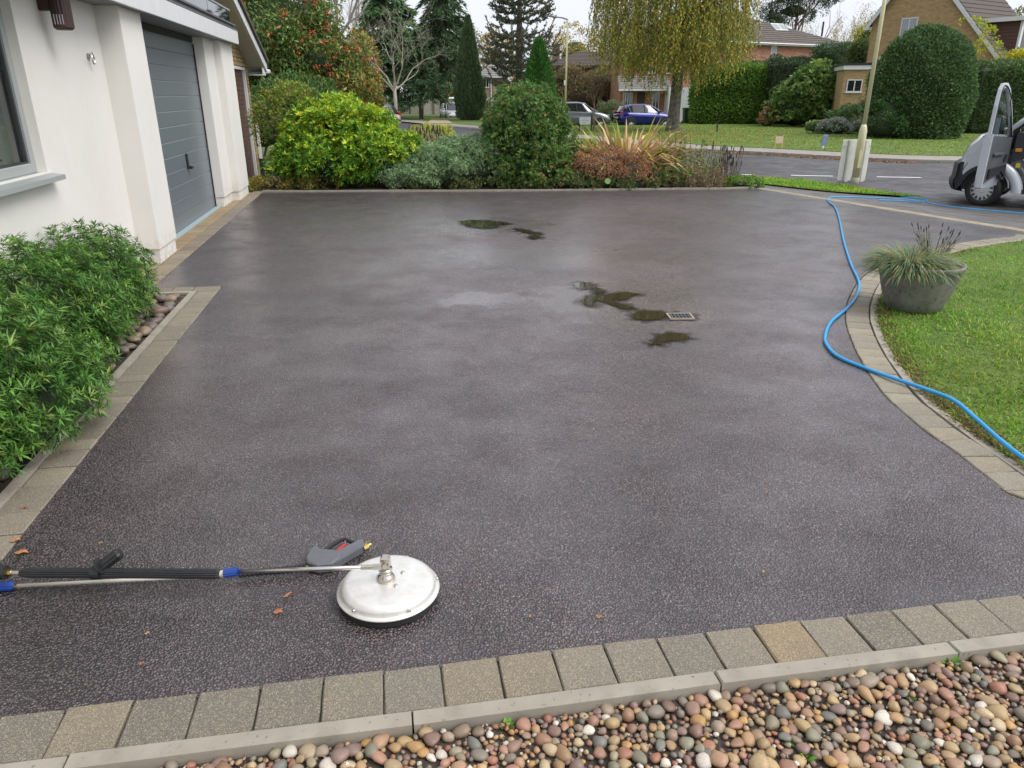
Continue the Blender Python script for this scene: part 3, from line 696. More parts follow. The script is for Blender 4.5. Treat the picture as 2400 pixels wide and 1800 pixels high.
for i, pp in enumerate(PUDDLES):
    l = blobby(pp); c = sum(l, Vector()) / len(l)
    o = MB().add([(p.x, p.y, .005) for p in l], [tuple(range(len(l)))]).build('puddle', WATER)
    a = 0.5 * sum(l[k - 1].x * l[k].y - l[k].x * l[k - 1].y for k in range(len(l)))
    if a < 0: o.data.flip_normals()
    struct(o)
    n = len(l); V = []; T = []; F = []
    nrm = []
    for k in range(n):
        tg = l[(k + 1) % n] - l[k - 1]; nn = Vector((tg.y, -tg.x, 0)).normalized() * (1 if a > 0 else -1); nrm.append(nn)
    for k in range(n):
        w_ = .05 + .035 * math.sin(k * .9 + i) + rnd.uniform(0, .03)
        V += [(l[k].x - nrm[k].x * .004, l[k].y - nrm[k].y * .004, .0035), (l[k].x + nrm[k].x * w_ * .4, l[k].y + nrm[k].y * w_ * .4, .003), (l[k].x + nrm[k].x * w_, l[k].y + nrm[k].y * w_, .0025)]; T += [(1, 1, 1), (.55, .55, .55), (0, 0, 0)]
        m_ = (k + 1) % n; F += [(k * 3, k * 3 + 1, m_ * 3 + 1, m_ * 3), (k * 3 + 1, k * 3 + 2, m_ * 3 + 2, m_ * 3 + 1)]
    link('wet_margin', npmesh('wet_margin', V, F, np.array(T)), MARG, o)
# ------------------------------------------------------------------ pebble bed at the camera's feet
pbed = struct(MB().box((-1.75, .25, -.14), (3.4, 1.597, -.028)).build('pebble_bed', SOIL)); pbed.rotation_euler = (0, 0, HR)
PCOL = [(.34, .2, .09), (.27, .14, .075), (.37, .26, .13), (.22, .15, .1), (.17, .14, .11), (.3, .12, .07), (.42, .32, .19), (.13, .13, .11), (.25, .21, .13), (.33, .16, .1), (.42, .23, .07), (.2, .11, .08), (.28, .21, .15), (.58, .52, .44), (.21, .13, .11), (.2, .19, .13), (.37, .21, .12), (.4, .27, .12), (.33, .22, .11)]
def pebmesh(seed, sub=2):
    bm = bmesh.new(); bmesh.ops.create_icosphere(bm, subdivisions=sub, radius=.5)
    r = random.Random(seed); a, b, c = (r.uniform(0, 6) for _ in range(3)); e = r.uniform(1.0, 1.35); pw = r.uniform(.8, 1.0)
    for v in bm.verts:
        k = 1 + .13 * math.sin(v.co.x * 6 + a) + .12 * math.sin(v.co.y * 7 + b) + .1 * math.sin(v.co.z * 6 + c) + .05 * math.sin(v.co.x * 11 + v.co.y * 9 + b)
        v.co = Vector((v.co.x * e * k, v.co.y * k / e ** .5, v.co.z * k * .62 / e ** .5))
    me = bpy.data.meshes.new('pebble'); bm.to_mesh(me); bm.free()
    me.polygons.foreach_set('use_smooth', np.ones(len(me.polygons), bool)); me.materials.append(PEB); return me
PM = [pebmesh(i) for i in range(12)]; PML = [pebmesh(i, 1) for i in range(12)]
def scatter(n, t0, t1, s0, s1, rmin, rmax, k=.42, tries=40, power=1.6):
    cell = rmax; grid = {}; res = []
    for i in range(n * tries):
        if len(res) >= n: break
        q = i / (n * tries); r = rmin + (rmax - rmin) * max(0, (1 - q * 1.3)) * rnd.random() ** power
        t, s = rnd.uniform(t0, t1), rnd.uniform(s0, s1); g = (int(t / cell), int(s / cell)); ok = True
        for a in (-1, 0, 1):
            for b in (-1, 0, 1):
                for (x, y, rr) in grid.get((g[0] + a, g[1] + b), ()):
                    if (x - t) ** 2 + (y - s) ** 2 < ((r + rr) * k * 2) ** 2: ok = False; break
                if not ok: break
            if not ok: break
        if ok: grid.setdefault(g, []).append((t, s, r)); res.append((t, s, r))
    return res
pebs = scatter(5600, -1.3, 2.7, .62, 1.59, .008, .0255, .4, power=1.1)
def vis(t, s):
    v = W(t, s); d = v.y * CP + H * SP; px = 1200 + FPX * v.x / d; py = 900 - FPX * (v.y * SP - H * CP) / d
    return -20 < px < 2420 and py < 1812
pebs.sort(key=lambda q: -q[2] * (1 if vis(q[0], q[1]) else .01))
def pebcol():
    c = rnd.choice(PCOL); k = rnd.uniform(.95, 1.45); return (c[0] * k, c[1] * k, c[2] * k, 1)
pv, pf, pt_ = [], [], []; kk = 0
for i, (t, s, r) in enumerate(pebs):
    me = PM[rnd.randrange(12)]; sz = r * 2
    loc = Vector((t, s, -.026 + r * rnd.uniform(.18, .58) + rnd.uniform(-.003, .006))); rot = (rnd.uniform(-.3, .3), rnd.uniform(-.3, .3), rnd.uniform(0, 6.28))
    if i < 300:
        o = bpy.data.objects.new('pebble', me); C.objects.link(o); o.parent = pbed; o.location = loc; o.rotation_euler = rot
        o.scale = (sz, sz, sz * rnd.uniform(.9, 1.2)); o.color = pebcol()
    else:
        from mathutils import Euler
        if not vis(t, s) or r < .0125: me = PML[rnd.randrange(12)]
        Mx = Matrix.Translation(loc) @ Euler(rot).to_matrix().to_4x4() @ Matrix.Diagonal((sz, sz, sz, 1))
        a = np.empty(len(me.vertices) * 3, np.float32); me.vertices.foreach_get('co', a); a = a.reshape(-1, 3)
        m4 = np.array(Mx); a = a @ m4[:3, :3].T + m4[:3, 3]
        b = np.empty(len(me.polygons) * 3, np.int32); me.polygons.foreach_get('vertices', b)
        pv.append(a); pf.append(b.reshape(-1, 3) + kk); pt_.append(np.repeat([pebcol()[:3]], len(a), 0)); kk += len(a)
PEBT, _t, _b = nodes('small_pebble')
_a = _t.nodes.new('ShaderNodeAttribute'); _a.attribute_name = 'tint'
_n = noise(_t, coord(_t), 120, 4)
_t.links.new(mixc(_t, mrange(_t, _n.outputs[0], .35, .7, 0, .5), _a.outputs['Color'], (.16, .13, .11)), _b.inputs['Base Color']); _b.inputs['Roughness'].default_value = .5
o = link('small_pebbles', npmesh('small_pebbles', np.concatenate(pv), np.concatenate(pf), np.concatenate(pt_)), PEBT, pbed, True); stuff(o)
# crumbs of broken shell and grit between them
n = 6000; tt_ = rng.uniform(-1.2, 2.6, n); s_ = rng.uniform(.7, 1.59, n)
v, f, tt = leaves(np.stack([tt_, s_, np.full(n, -.027) + rng.uniform(0, .012, n)], 1), rng.normal(size=(n, 3)), rng.uniform(.004, .013, n), rng.uniform(.004, .011, n), tints(n, [(.5, .46, .4), (.24, .2, .16), (.1, .08, .07), (.36, .3, .22)], [.22, .28, .35, .15]), .4, .6)
stuff(link('grit', npmesh('grit', v, f, tt), DRY, pbed))
def weed(px, py, r, i, label):
    p = P(px, py, -.03); n = 16
    a = rng.uniform(0, 6.28, n); d = np.stack([np.cos(a), np.sin(a), rng.uniform(.2, 1.2, n)], 1)
    v, f, tt = leaves(np.zeros((n, 3)) + d * .004, d, r * rng.uniform(.6, 1.1, n), r * .45, tints(n, [(.1, .24, .03), (.07, .17, .02)]), .15, .8)
    o = link('weed_seedling', npmesh('weed_seedling', v, f, tt), LEAF); o.location = p
    tag(o, label, 'weed', 'weeds in the pebbles')
for i, (px, py, r, l) in enumerate([(2230, 1560, .045, 'largest green weed among the pebbles near the right edge, below the concrete edging'), (1998, 1583, .035, 'green weed tucked against the concrete edging, right half of the pebble bed'), (1187, 1706, .03, 'small bright green weed beside the edging in the middle of the pebble bed'), (1842, 1740, .026, 'tiny green weed between pebbles near the bottom edge, right of centre'), (1890, 1780, .03, 'green seedling lowest in the pebble bed at the bottom edge of the picture'), (2128, 1640, .025, 'tiny sprout between pebbles left of the white oval pebble')]): weed(px, py, r, i, l)

# ------------------------------------------------------------------ left bed: cobbles
cbed = struct(MB().add([(-2.55, 1.7, -.03), (-1.743, 1.7, -.03), (-1.743, 6.77, -.03), (-2.55, 6.77, -.03)], [(0, 1, 2, 3)]).build('shrub_bed', SOIL)); cbed.rotation_euler = (0, 0, HR)
CC = [(.19, .125, .09), (.15, .105, .085), (.22, .17, .11), (.13, .11, .1), (.25, .17, .1), (.16, .12, .11), (.28, .2, .13)]
for (t, s, r) in scatter(170, -2.3, -1.8, 2.2, 6.7, .034, .062, .44, 40, .8):
    o = bpy.data.objects.new('cobble', PM[rnd.randrange(12)]); C.objects.link(o); o.parent = cbed
    o.location = (t, s, .0 + rnd.uniform(-.006, .012)); o.rotation_euler = (rnd.uniform(-.2, .2), rnd.uniform(-.2, .2), rnd.uniform(0, 6)); k = r * 2
    o.scale = (k, k, k * 1.1); c = rnd.choice(CC); o.color = (*c, 1)

# ------------------------------------------------------------------ white house on the left (local x = across, y = along the wall)
RENDER = mat('white_render', (.74, .72, .675), .9, (.69, .665, .615), 1.3, bs=260, bstr=.35, bd=.003)
_t = RENDER.node_tree; _b = _t.nodes['Principled BSDF']; _c = coord(_t); _s = _t.nodes.new('ShaderNodeSeparateXYZ'); _t.links.new(_c, _s.inputs[0])
_st = _t.nodes.new('ShaderNodeVectorMath'); _st.operation = 'MULTIPLY'; _st.inputs[1].default_value = (9, 9, .7); _t.links.new(_c, _st.inputs[0])
_n = noise(_t, _st.outputs[0], 1.0, 6, .65); _n2 = noise(_t, _c, 14, 5, .7)
_m = _t.nodes.new('ShaderNodeMath'); _m.operation = 'MULTIPLY'; _t.links.new(mrange(_t, _s.outputs[2], .0, .38, .6, 0), _m.inputs[0]); _t.links.new(mrange(_t, _n2.outputs[0], .42, .62, 0, 1), _m.inputs[1])
_prev = _b.inputs['Base Color'].links[0].from_socket
_k = mixc(_t, mrange(_t, _n.outputs[0], .55, .8, 0, .3), _prev, (.5, .47, .41)); _k = mixc(_t, _m.outputs[0], _k, (.36, .31, .24))
_t.links.new(_k, _b.inputs['Base Color'])
house = thing('white_house', 'white rendered house with grey garage door along the left of the drive', 'house', (0, 0, 0), HR)
TW = -2.52; ZT = 2.40
def hb(name, m, *boxes, bev=0, parent=None, smooth=False):
    b = MB()
    for lo, hi in boxes: b.box(lo, hi, None, bev)
    return b.build(name, m, parent or house, smooth)
WS0, WS1, WZ0, WZ1 = 4.2, 6.36, 1.085, 2.32
hb('wall', RENDER, ((-2.9, -2, .0), (TW, WS0, ZT)), ((-2.9, WS0, 0), (TW, WS1, WZ0)), ((-2.9, WS0, WZ1), (TW, WS1, ZT)), ((-2.9, WS1, 0), (TW, 8.6, ZT)))
hb('pier', RENDER, ((-2.9, 12.275, .15), (-2.43, 12.984, ZT)))
hb('pier', RENDER, ((-2.56, 8.11, .15), (-2.31, 8.80, ZT)))
hb('pier', RENDER, ((-2.9, 12.985, .15), (-2.325, 13.95, ZT)))
hb('plinth', RENDER, ((-2.56, 8.125, 0), (-2.325, 8.78, .147)))
hb('plinth', RENDER, ((-2.88, 13.0, 0), (-2.34, 13.935, .147)), ((-2.88, 12.285, 0), (-2.45, 12.99, .147)))
hb('side_wall', RENDER, ((-9, 13.6, 0), (-2.905, 13.93, ZT)))
hb('roof_slab', mat('grey_roof', (.12, .12, .125), .7), ((-9, -2, 2.60), (-2.24, 13.9, 2.66)))
hb('soffit', mat('grey_soffit', (.2, .2, .205), .5), ((-9, -2, ZT + .002), (-2.23, 13.93, 2.43)))
hb('fascia', WHITE, ((-2.228, -2, 2.396), (-2.2, 13.96, 2.588)), ((-9, 13.933, 2.396), (-2.23, 13.96, 2.588)))
hb('drip_trim', mat('lead', (.09, .092, .1), .45, (.14, .14, .15), 6), ((-2.33, -2, 2.661), (-2.212, 13.95, 2.685)), ((-2.222, -2, 2.592), (-2.196, 13.965, 2.612)))
for k in range(7):
    hb('glass_panel', glassmat('tinted_glass', (.015, .018, .022), .03), ((-2.318, 13.98 - (k + 1) * 1.7 + .012, 2.69), (-2.3, 13.98 - k * 1.7 - .012, 2.885)))
hb('top_rail', mat('grey_rail', (.3, .32, .34), .35), ((-2.33, -2, 2.889), (-2.285, 14.0, 2.915)))
# garage door
hb('shaded_lintel', mat('soffit_shade', (.03, .032, .035), .6), ((-2.9, 8.6, 2.332), (-2.57, 12.27, ZT)))  # near-black colour paints the soffit's shadow above the door
gd = hb('garage_door', mat('garage_frame', (.07, .078, .085), .45), ((-2.60, 8.72, .0), (-2.585, 12.275, 2.33)))
GDM = mat('garage_panel', (.145, .17, .195), .3, spec=.6)
z = .02; hh = .177
while z < 2.3:
    b = MB(); z1 = min(z + hh, 2.33)
    b.add([(-2.5795, 8.74, z), (-2.575, 8.74, z + .006), (-2.575, 8.74, z1 - .008), (-2.5795, 8.74, z1 - .001), (-2.5795, 12.27, z), (-2.575, 12.27, z + .006), (-2.575, 12.27, z1 - .008), (-2.5795, 12.27, z1 - .001)], [(0, 4, 5, 1), (1, 5, 6, 2), (2, 6, 7, 3)])
    o = b.build('door_panel', GDM, gd)
    o.data.flip_normals() if o.data.polygons[1].normal.x < 0 else None
    z += hh
b = MB(); b.box((-2.574, 10.86, .70), (-2.556, 10.93, .90), bev=.004); b.box((-2.556, 10.885, .70), (-2.52, 10.905, .74)); b.box((-2.53, 10.88, .70), (-2.515, 10.98, .735), bev=.004)
b.build('door_handle', BLACKP, gd)
hb('threshold', mat('pale_blue_seal', (.34, .42, .46), .5), ((-2.578, 8.8, .0), (-2.50, 12.27, .018)))
hb('seal', RUBBER, ((-2.5745, 12.25, .02), (-2.56, 12.274, 2.3)))
# window
wn = hb('window', GREYF, ((-2.66, WS1 - .075, WZ0 + .001), (-2.59, WS1 - .001, WZ1 - .001)), ((-2.66, WS0 + .001, WZ0 + .001), (-2.59, WS1 - .076, WZ0 + .075)), ((-2.66, WS0 + .001, WZ1 - .075), (-2.59, WS1 - .076, WZ1 - .001)), ((-2.66, 5.2, WZ0 + .076), (-2.59, 5.28, WZ1 - .076)), ((-2.66, WS0 + .001, WZ0 + .076), (-2.59, WS0 + .076, WZ1 - .076)), bev=.006)
hb('sash', mat('dark_gasket', (.045, .047, .05), .5), ((-2.655, WS1 - .10, WZ0 + .076), (-2.605, WS1 - .077, WZ1 - .076)), ((-2.655, 5.281, WZ0 + .076), (-2.605, WS1 - .101, WZ0 + .088)), parent=wn)
hb('pane', CLEAR, ((-2.632, 4.28, WZ0 + .07), (-2.626, 6.27, WZ1 - .07)), parent=wn)
for k in range(15):
    b = MB(); zz = WZ0 + .12 + k * .075
    b.box((-.025, 4.25, -.0015), (.025, 6.15, .0015), Matrix.Translation((-2.74, 0, zz)) @ Matrix.Rotation(R(40), 4, 'Y')); b.build('blind_slat', mat('green_slat', (.12, .16, .08), .5) if k == 0 else bpy.data.materials['green_slat'], wn)
hb('room', mat('dim_room', (.12, .11, .1), .9), ((-4.6, 3.2, .3), (-4.55, 7.4, 2.4)), ((-4.6, 7.4, .3), (-2.91, 7.45, 2.4)), ((-4.6, 3.2, .25), (-2.91, 7.4, .3)))
hb('inner_wall', mat('back_wall', (.3, .29, .27), .9), ((-9, -2, 0), (-8.9, 13.6, 2.4)))
b = MB(); b.add([(-2.59, WS0 - .06, 1.088), (-2.42, WS0 - .06, 1.066), (-2.42, WS0 - .06, 1.03), (-2.52, WS0 - .06, 1.025), (-2.59, WS1 + .055, 1.088), (-2.42, WS1 + .055, 1.066), (-2.42, WS1 + .055, 1.03), (-2.52, WS1 + .055, 1.025)], [(0, 1, 5, 4), (1, 2, 6, 5), (2, 3, 7, 6), (0, 3, 2, 1), (4, 5, 6, 7)])
b.build('window_sill', GREYF, house)
# ribbed brown wall lamp and chrome hook fixed to the wall
BROWN = mat('brown_plastic', (.04, .016, .012), .35, (.055, .022, .016), 8)
wl = thing('wall_lamp', 'ribbed dark brown cylindrical lamp on the white wall by the window', 'lamp', W(-2.37, 6.86, 2.11), HR)
b = MB(); b.lathe([(.0, .0), (.06, .0), (.074, .012), (.074, .05), (.078, .42), (.0, .42)], 40, None, lambda j: 1.0 if j % 2 else .955); b.build('shade', BROWN, wl)
MB().lathe([(.0, -.004), (.058, -.004), (.058, -.001), (0, -.001)], 24).build('base_cap', BLACKP, wl)
MB().box((-.149, -.03, .128), (-.07, .03, .42), None, .006).build('bracket', BROWN, wl)
for k in range(4):
    MB().box((-.035 + k * .02, -.0795, .03), (-.027 + k * .02, -.0765, .10)).build('reflector_bar', mat('pale_bar', (.4, .38, .42), .35) if k == 0 else bpy.data.materials['pale_bar'], wl)
hk = thing('wall_hook', 'small chrome basket hook on the white wall left of the garage', 'hook', W(-2.518, 7.72, 1.95), HR)
MB().lathe([(0, 0), (.032, 0), (.03, .01), (.012, .014), (.01, .05), (0, .05)], 16, Matrix.Rotation(R(90), 4, 'Y')).build('rose', STEEL, hk)
MB().tube([(.04, .03 * math.cos(q) , -.02 + .04 * math.sin(q)) for q in np.linspace(0, 6.28, 20)], .006, 6).build('ring', STEEL, hk)
MB().tube(spline([(.04, 0, .02), (.06, -.06, .035), (.065, -.13, .02), (.06, -.16, -.005)], 10), .003, 5).build('arm', STEEL, hk)

# ------------------------------------------------------------------ neighbouring yellow brick garage with gable
YN = 17.2
ng = thing('brick_garage', 'yellow brick gabled garage with brown door just beyond the white house', 'garage', (0, 0, 0), HR)
# its door wall runs along the drive line: local t, local s
TN = -2.68
def nb(name, m, *boxes, parent=None, bev=0):
    b = MB()
    for lo, hi in boxes: b.box(lo, hi, None, bev)
    return b.build(name, m, parent or ng)
NBM = objcol('yellow_brick_piece', .85, None, vs=30, bs=80, bstr=.5)
SN1 = 17.7
nb('wall', mat('mortar', (.24, .2, .15), .9), ((-8, SN1 - .12, -.2), (TN - .031, SN1 - .012, 2.2)))
nb('rear_wall', bpy.data.materials['mortar'], ((-8, 14.05, -.2), (-7.9, SN1 - .125, 2.09)))
nb('ceiling', bpy.data.materials['mortar'], ((-8, 14.05, 2.1), (TN - .035, SN1 - .125, 2.148)))
bz = -.05
row = 0
YC = [(.42, .27, .1), (.36, .22, .085), (.46, .32, .13), (.3, .18, .07), (.4, .26, .12)]
def nbrick(lo, hi):
    o = nb('brick', NBM, (lo, hi)); c = sum((Vector(lo), Vector(hi)), Vector()) / 2
    for v in o.data.vertices: v.co -= c
    o.location = c; k = rnd.uniform(.8, 1.1); y = rnd.choice(YC); o.color = (y[0] * k, y[1] * k, y[2] * k, 1)
while bz < 2.12:
    off = .1125 if row % 2 else 0
    a = SN1 - .002 - (.1125 if row % 2 else .225)
    nbrick((TN - .03, a + .005, bz), (TN, SN1, bz + .065))            # corner pier beside the door
    if not row % 2: pass
    else: nbrick((TN - .03, a - .215 + .1125, bz), (TN, a - .005, bz + .065))
    bz += .075; row += 1
bz = 2.16
row = 0
while bz < 3.3:                                                         # courses over the door under the sloping verge
    s = SN1 - (.1125 if row % 2 else 0)
    while s > 14.3:
        if bz + .065 < 2.06 + .32 * (18.12 - s) + .1: nbrick((TN - .03, s - .215, bz), (TN, s, bz + .065))
        s -= .225
    bz += .075; row += 1
MB().add([(t, s_, z_) for t in (-8, TN - .031) for s_, z_ in ((14.05, 2.151), (SN1 - .01, 2.151), (SN1 - .01, 2.2), (14.05, 3.3))], [(0, 1, 2, 3), (7, 6, 5, 4), (0, 4, 5, 1), (1, 5, 6, 2), (2, 6, 7, 3), (3, 7, 4, 0)]).build('gable_wall', YBRICK, ng)
nd = nb('garage_door', mat('brown_timber', (.07, .035, .026), .6), ((TN - .09, 14.3, -.2), (TN - .08, SN1 - .24, 2.1)))
z = -.1
while z < 2.05:
    nb('door_board', mat('brown_board', (.1, .048, .034), .55, (.075, .036, .026), 6) if 'brown_board' not in bpy.data.materials else bpy.data.materials['brown_board'], ((TN - .08, 14.32, z), (TN - .066, SN1 - .31, z + .085)), parent=nd, bev=.004); z += .09
nb('door_frame', WHITE, ((TN - .08, SN1 - .305, -.2), (TN - .012, SN1 - .232, 2.09)), ((TN - .08, 14.3, 2.09), (TN - .012, SN1 - .232, 2.145)))
nb('downpipe', UPVC, ((TN + .02, SN1 + .03, -.3), (TN + .08, SN1 + .09, 1.0)))
MB().tube([(TN + .05, SN1 + .06, -.4), (TN + .05, SN1 + .06, .3)], .045, 10).build('downpipe_shoe', BLACKP, ng)
# roof verge: sloping soffit, bargeboard and tiles; eave towards the road
ridge = (19.75 - 1.7, 5.2)
e0 = (18.12, 2.06); dirv = Vector((-3.0, .96)).normalized()      # (s, z) along the rake
def rake(name, m, off0, off1, t0, t1, ln=4.6):
    nrm = Vector((dirv.y, -dirv.x)) * -1
    a0 = Vector(e0) + nrm * off0; a1 = Vector(e0) + nrm * off1
    pts = [a0, a0 + dirv * ln, a1 + dirv * ln, a1]
    b = MB(); V = [(t0, p.x, p.y) for p in pts] + [(t1, p.x, p.y) for p in pts]
    b.add(V, [(0, 1, 2, 3), (7, 6, 5, 4), (0, 4, 5, 1), (1, 5, 6, 2), (2, 6, 7, 3), (3, 7, 4, 0)])
    return b.build(name, m, ng)
rake('soffit', mat('cream_soffit', (.5, .47, .41), .6), 0, -.02, -7.5, TN + .31)
rake('bargeboard', WHITE, -.02, -.19, TN + .315, TN + .345)
rf = rake('roof', TILEB, -.2, -.27, -7.5, TN + .39)
nb('eave_box', WHITE, ((TN + .003, SN1 + .03, 2.0), (TN + .31, SN1 + .40, 2.02)), ((TN + .003, SN1 + .38, 2.021), (TN + .31, SN1 + .40, 2.09)), ((TN + .29, SN1 + .03, 2.021), (TN + .31, SN1 + .378, 2.15)))
nb('gutter', UPVC, ((-7, SN1 + .41, 2.04), (TN + .4, SN1 + .52, 2.13)), bev=.02)

# ------------------------------------------------------------------ rotary surface cleaner with its lance
dc = P(912, 1398); DR = .172
scn = thing('surface_cleaner', 'round stainless steel surface cleaner with long black gripped lance on the asphalt', 'pressure washer', dc + Vector((0, 0, .013)))
DISKM, t_, b_ = nodes('brushed_steel'); c_ = coord(t_)
b_.inputs['Metallic'].default_value = .6
n1 = noise(t_, c_, 18, 6, .65); n2 = noise(t_, c_, 220, 3)
colr = mixc(t_, mrange(t_, n1.outputs[0], .35, .7, 0, 1), (.84, .83, .8), (.7, .67, .62))
colr = mixc(t_, mrange(t_, n2.outputs[0], .70, .74, 0, .9), colr, (.1, .08, .06))
t_.links.new(colr, b_.inputs['Base Color']); t_.links.new(mrange(t_, n1.outputs[0], .3, .7, .36, .5), b_.inputs['Roughness'])
MB().lathe([(0, .061), (.03, .0615), (.08, .061), (.138, .0595), (.151, .056), (.160, .048), (.164, .040), (.1655, .029), (.168, .0255), (.177, .0245), (.1785, .0205), (.1765, .0175), (.168, .018)], 72).build('disk', DISKM, scn, True)
MB().lathe([(.17, -.012), (.172, -.006), (.171, .019), (.162, .019), (.162, -.012)], 64).build('brush_skirt', RUBBER, scn)
for a in (-2.15, -1.0, .2, 1.3, 2.6):
    MB().lathe([(0, .011), (.004, .01), (.006, .006), (.006, 0), (0, 0)], 10, Matrix.Translation((.165 * math.cos(a), .165 * math.sin(a), .038)) @ Matrix.Rotation(a, 4, 'Z') @ Matrix.Rotation(R(80), 4, 'Y')).build('rivet', STEEL, scn)
for a in (2.9, -1.1, .75):
    MB().lathe([(0, .009), (.005, .008), (.0075, .004), (.0075, 0), (0, 0)], 10, Matrix.Translation((.012 + .048 * math.cos(a), .002 + .048 * math.sin(a), .0605))).build('bolt', STEEL, scn)
NICK = mat('nickel', (.6, .56, .5), .22, (.5, .45, .38), 30, metal=1)
MB().lathe([(0, .060), (.032, .060), (.033, .067), (.026, .08), (.02, .084), (.02, .098), (.024, .1), (.024, .106), (0, .106)], 28, Matrix.Translation((-.006, .0, 0))).build('swivel', NICK, scn, True)
b = MB(); b.box((-.02, -.014, .10), (.012, .016, .156), None, .007); b.lathe([(0, -.02), (.011, -.02), (.011, .02), (0, .02)], 16, Matrix.Translation((-.004, .0, .125)) @ Matrix.Rotation(R(90), 4, 'X')); b.build('elbow', NICK, scn)
def L(px, py, z): return at_z(px, py, z) - dc - Vector((0, 0, .013))
def at_z(px, py, z):
    d = ray(px, py); t = (z - H) / d[2]; return Vector((d[0] * t, d[1] * t, z))
zr = .145
pa, pb = L(895, 1328, .15), L(558, 1340, .115)
ax = (pb - pa).normalized()
b = MB(); b.tube([pa, pb], .0075, 12); b.build('lance_tube', STEEL, scn, True)
b = MB(); b.tube([pa + ax * .0, pa + ax * .03], .011, 6); b.tube([pa + ax * .03, pa + ax * .07], .0095, 10); b.build('coupling', NICK, scn)
p1 = pb; p2 = L(526, 1344, .11)
def ribbed(pts, rads, n, name, m, parent, depth=.1):
    """fluted round grip"""
    b = MB(); b.tube(pts, rads, n)
    k = len(pts)
    for i in range(k):
        c = Vector(pts[i])
        for j in range(n):
            if j % 2: b.v[i * n + j] = tuple(c + (Vector(b.v[i * n + j]) - c) * (1 - depth))
    return b.build(name, m, parent)
ribbed([p1, p2], .0155, 24, 'lance_collar', BLUEP, scn, .1)
p3 = L(517, 1345, .108); MB().tube([p2, p3], .012, 12).build('collar_ring', mat('cream_ring', (.55, .5, .4), .5), scn)
p4 = L(48, 1342, .10)
dg = (p4 - p3)
ribbed([p3, p3 + dg * .015, p3 + dg * .04, p3 + dg * .96, p4], [.0135, .0175, .018, .018, .012], 32, 'grip', BLACKP, scn, .12)
b = MB(); b.tube([p4, p4 + dg.normalized() * .03], .009, 10); b.build('joiner', STEEL, scn)
b = MB(); b.tube([p4 + dg.normalized() * .03, p4 + dg.normalized() * .05], .0115, 6); b.build('brass_nut', BRASS, scn)
b = MB(); b.tube([p4 + dg.normalized() * .05, p4 + dg.normalized() * .3], [.024, .026], 16); b.build('trigger_housing', BLACKP, scn)
# side handle on the grip
hc = L(226, 1343, .104); 
b = MB(); b.tube([hc - dg.normalized() * .018, hc + dg.normalized() * .014], .0225, 20); b.build('handle_clamp', BLACKP, scn)
ht = L(283, 1294, .165); hb_ = L(237, 1330, .118)
MB().tube([hb_, hb_ + (ht - hb_) * .08], [.036, .036], 20).build('handle_guard', BLACKP, scn)
ribbed([hb_ + (ht - hb_) * .06, hb_ + (ht - hb_) * .9, ht], [.021, .021, .015], 20, 'side_handle', BLACKP, scn, .1)

# ------------------------------------------------------------------ spray gun lying beyond the lance
gp = P(800, 1320); gun = thing('spray_gun', 'grey and black spray gun with red trigger and brass inlet lying beside the steel disk', 'spray gun', gp)
GREYP = mat('grey_plastic', (.1, .105, .115), .5, (.13, .135, .145), 10)
def G_(px, py, z): return at_z(px, py, z) - gp
def flat(name, m, pxs, z0, z1, parent=gun, bev=.005):
    lo = [G_(x, y, z0) for x, y in pxs]; c = sum(lo, Vector()) / len(lo)
    n = len(lo); V = []
    for zz, k in ((z0, .94), (z0 + bev, 1.0), (z1 - bev, 1.0), (z1, .9)):
        V += [Vector((c.x + (p.x - c.x) * k, c.y + (p.y - c.y) * k, zz)) for p in lo]
    F = [tuple(range(n))[::-1], tuple(range(3 * n, 4 * n))] + [(r * n + i, r * n + (i + 1) % n, r * n + n + (i + 1) % n, r * n + n + i) for r in range(3) for i in range(n)]
    o = MB().add(V, F).build(name, m, parent); a = sum(lo[k - 1].x * lo[k].y - lo[k].x * lo[k - 1].y for k in range(n))
    if a < 0: o.data.flip_normals()
    return o
flat('body', GREYP, [(718, 1327), (728, 1306), (742, 1296), (752, 1306), (790, 1309), (800, 1316), (795, 1330), (780, 1342), (745, 1345), (722, 1338)], .004, .045)
flat('handle', GREYP, [(778, 1316), (800, 1303), (850, 1278), (858, 1293), (800, 1327), (786, 1336)], .006, .04)
b = MB(); b.tube([G_(x, y, .026) for x, y in [(745, 1300), (757, 1294), (778, 1278), (797, 1266), (808, 1264), (828, 1272), (842, 1281)]], [.007, .009, .0085, .008, .008, .008, .009], 8); b.build('trigger_guard', BLACKP, gun)
b = MB(); b.tube([G_(x, y, .026) for x, y in [(772, 1310), (785, 1298), (794, 1291)]], .005, 8); b.build('trigger_arm', BLACKP, gun)
b = MB(); b.tube([G_(x, y, .027) for x, y in [(788, 1296), (798, 1286), (810, 1277)]], [.008, .009, .008], 8); b.build('trigger', mat('red_plastic', (.4, .03, .025), .45), gun)
b = MB(); b.tube([G_(808, 1279, .027), G_(809, 1268, .027)], .004, 6); b.build('latch', GREYP, gun)
q0, q1, q2 = G_(851, 1285, .025), G_(861, 1280, .025), G_(868, 1276, .025)
b = MB(); b.tube([q0, q1], .0125, 6); b.tube([q1, q2], .008, 12); b.build('inlet', BRASS, gun)
g0, g1 = G_(718, 1331, .024), G_(560, 1346, .022)
b = MB(); k = 16
pts = []; rads = []
for i in range(k * 4):
    u = i / (k * 4 - 1); pts.append(g0.lerp(g1, u)); rads.append(.0165 - .004 * u if (i % 4) in (1, 2) else .0125 - .003 * u)
b.tube(pts, rads, 14); b.build('ribbed_sleeve', BLACKP, gun)
b = MB(); b.tube([g0 + Vector((.012, -.001, 0)), g0], .009, 6); b.build('outlet', BRASS, gun)
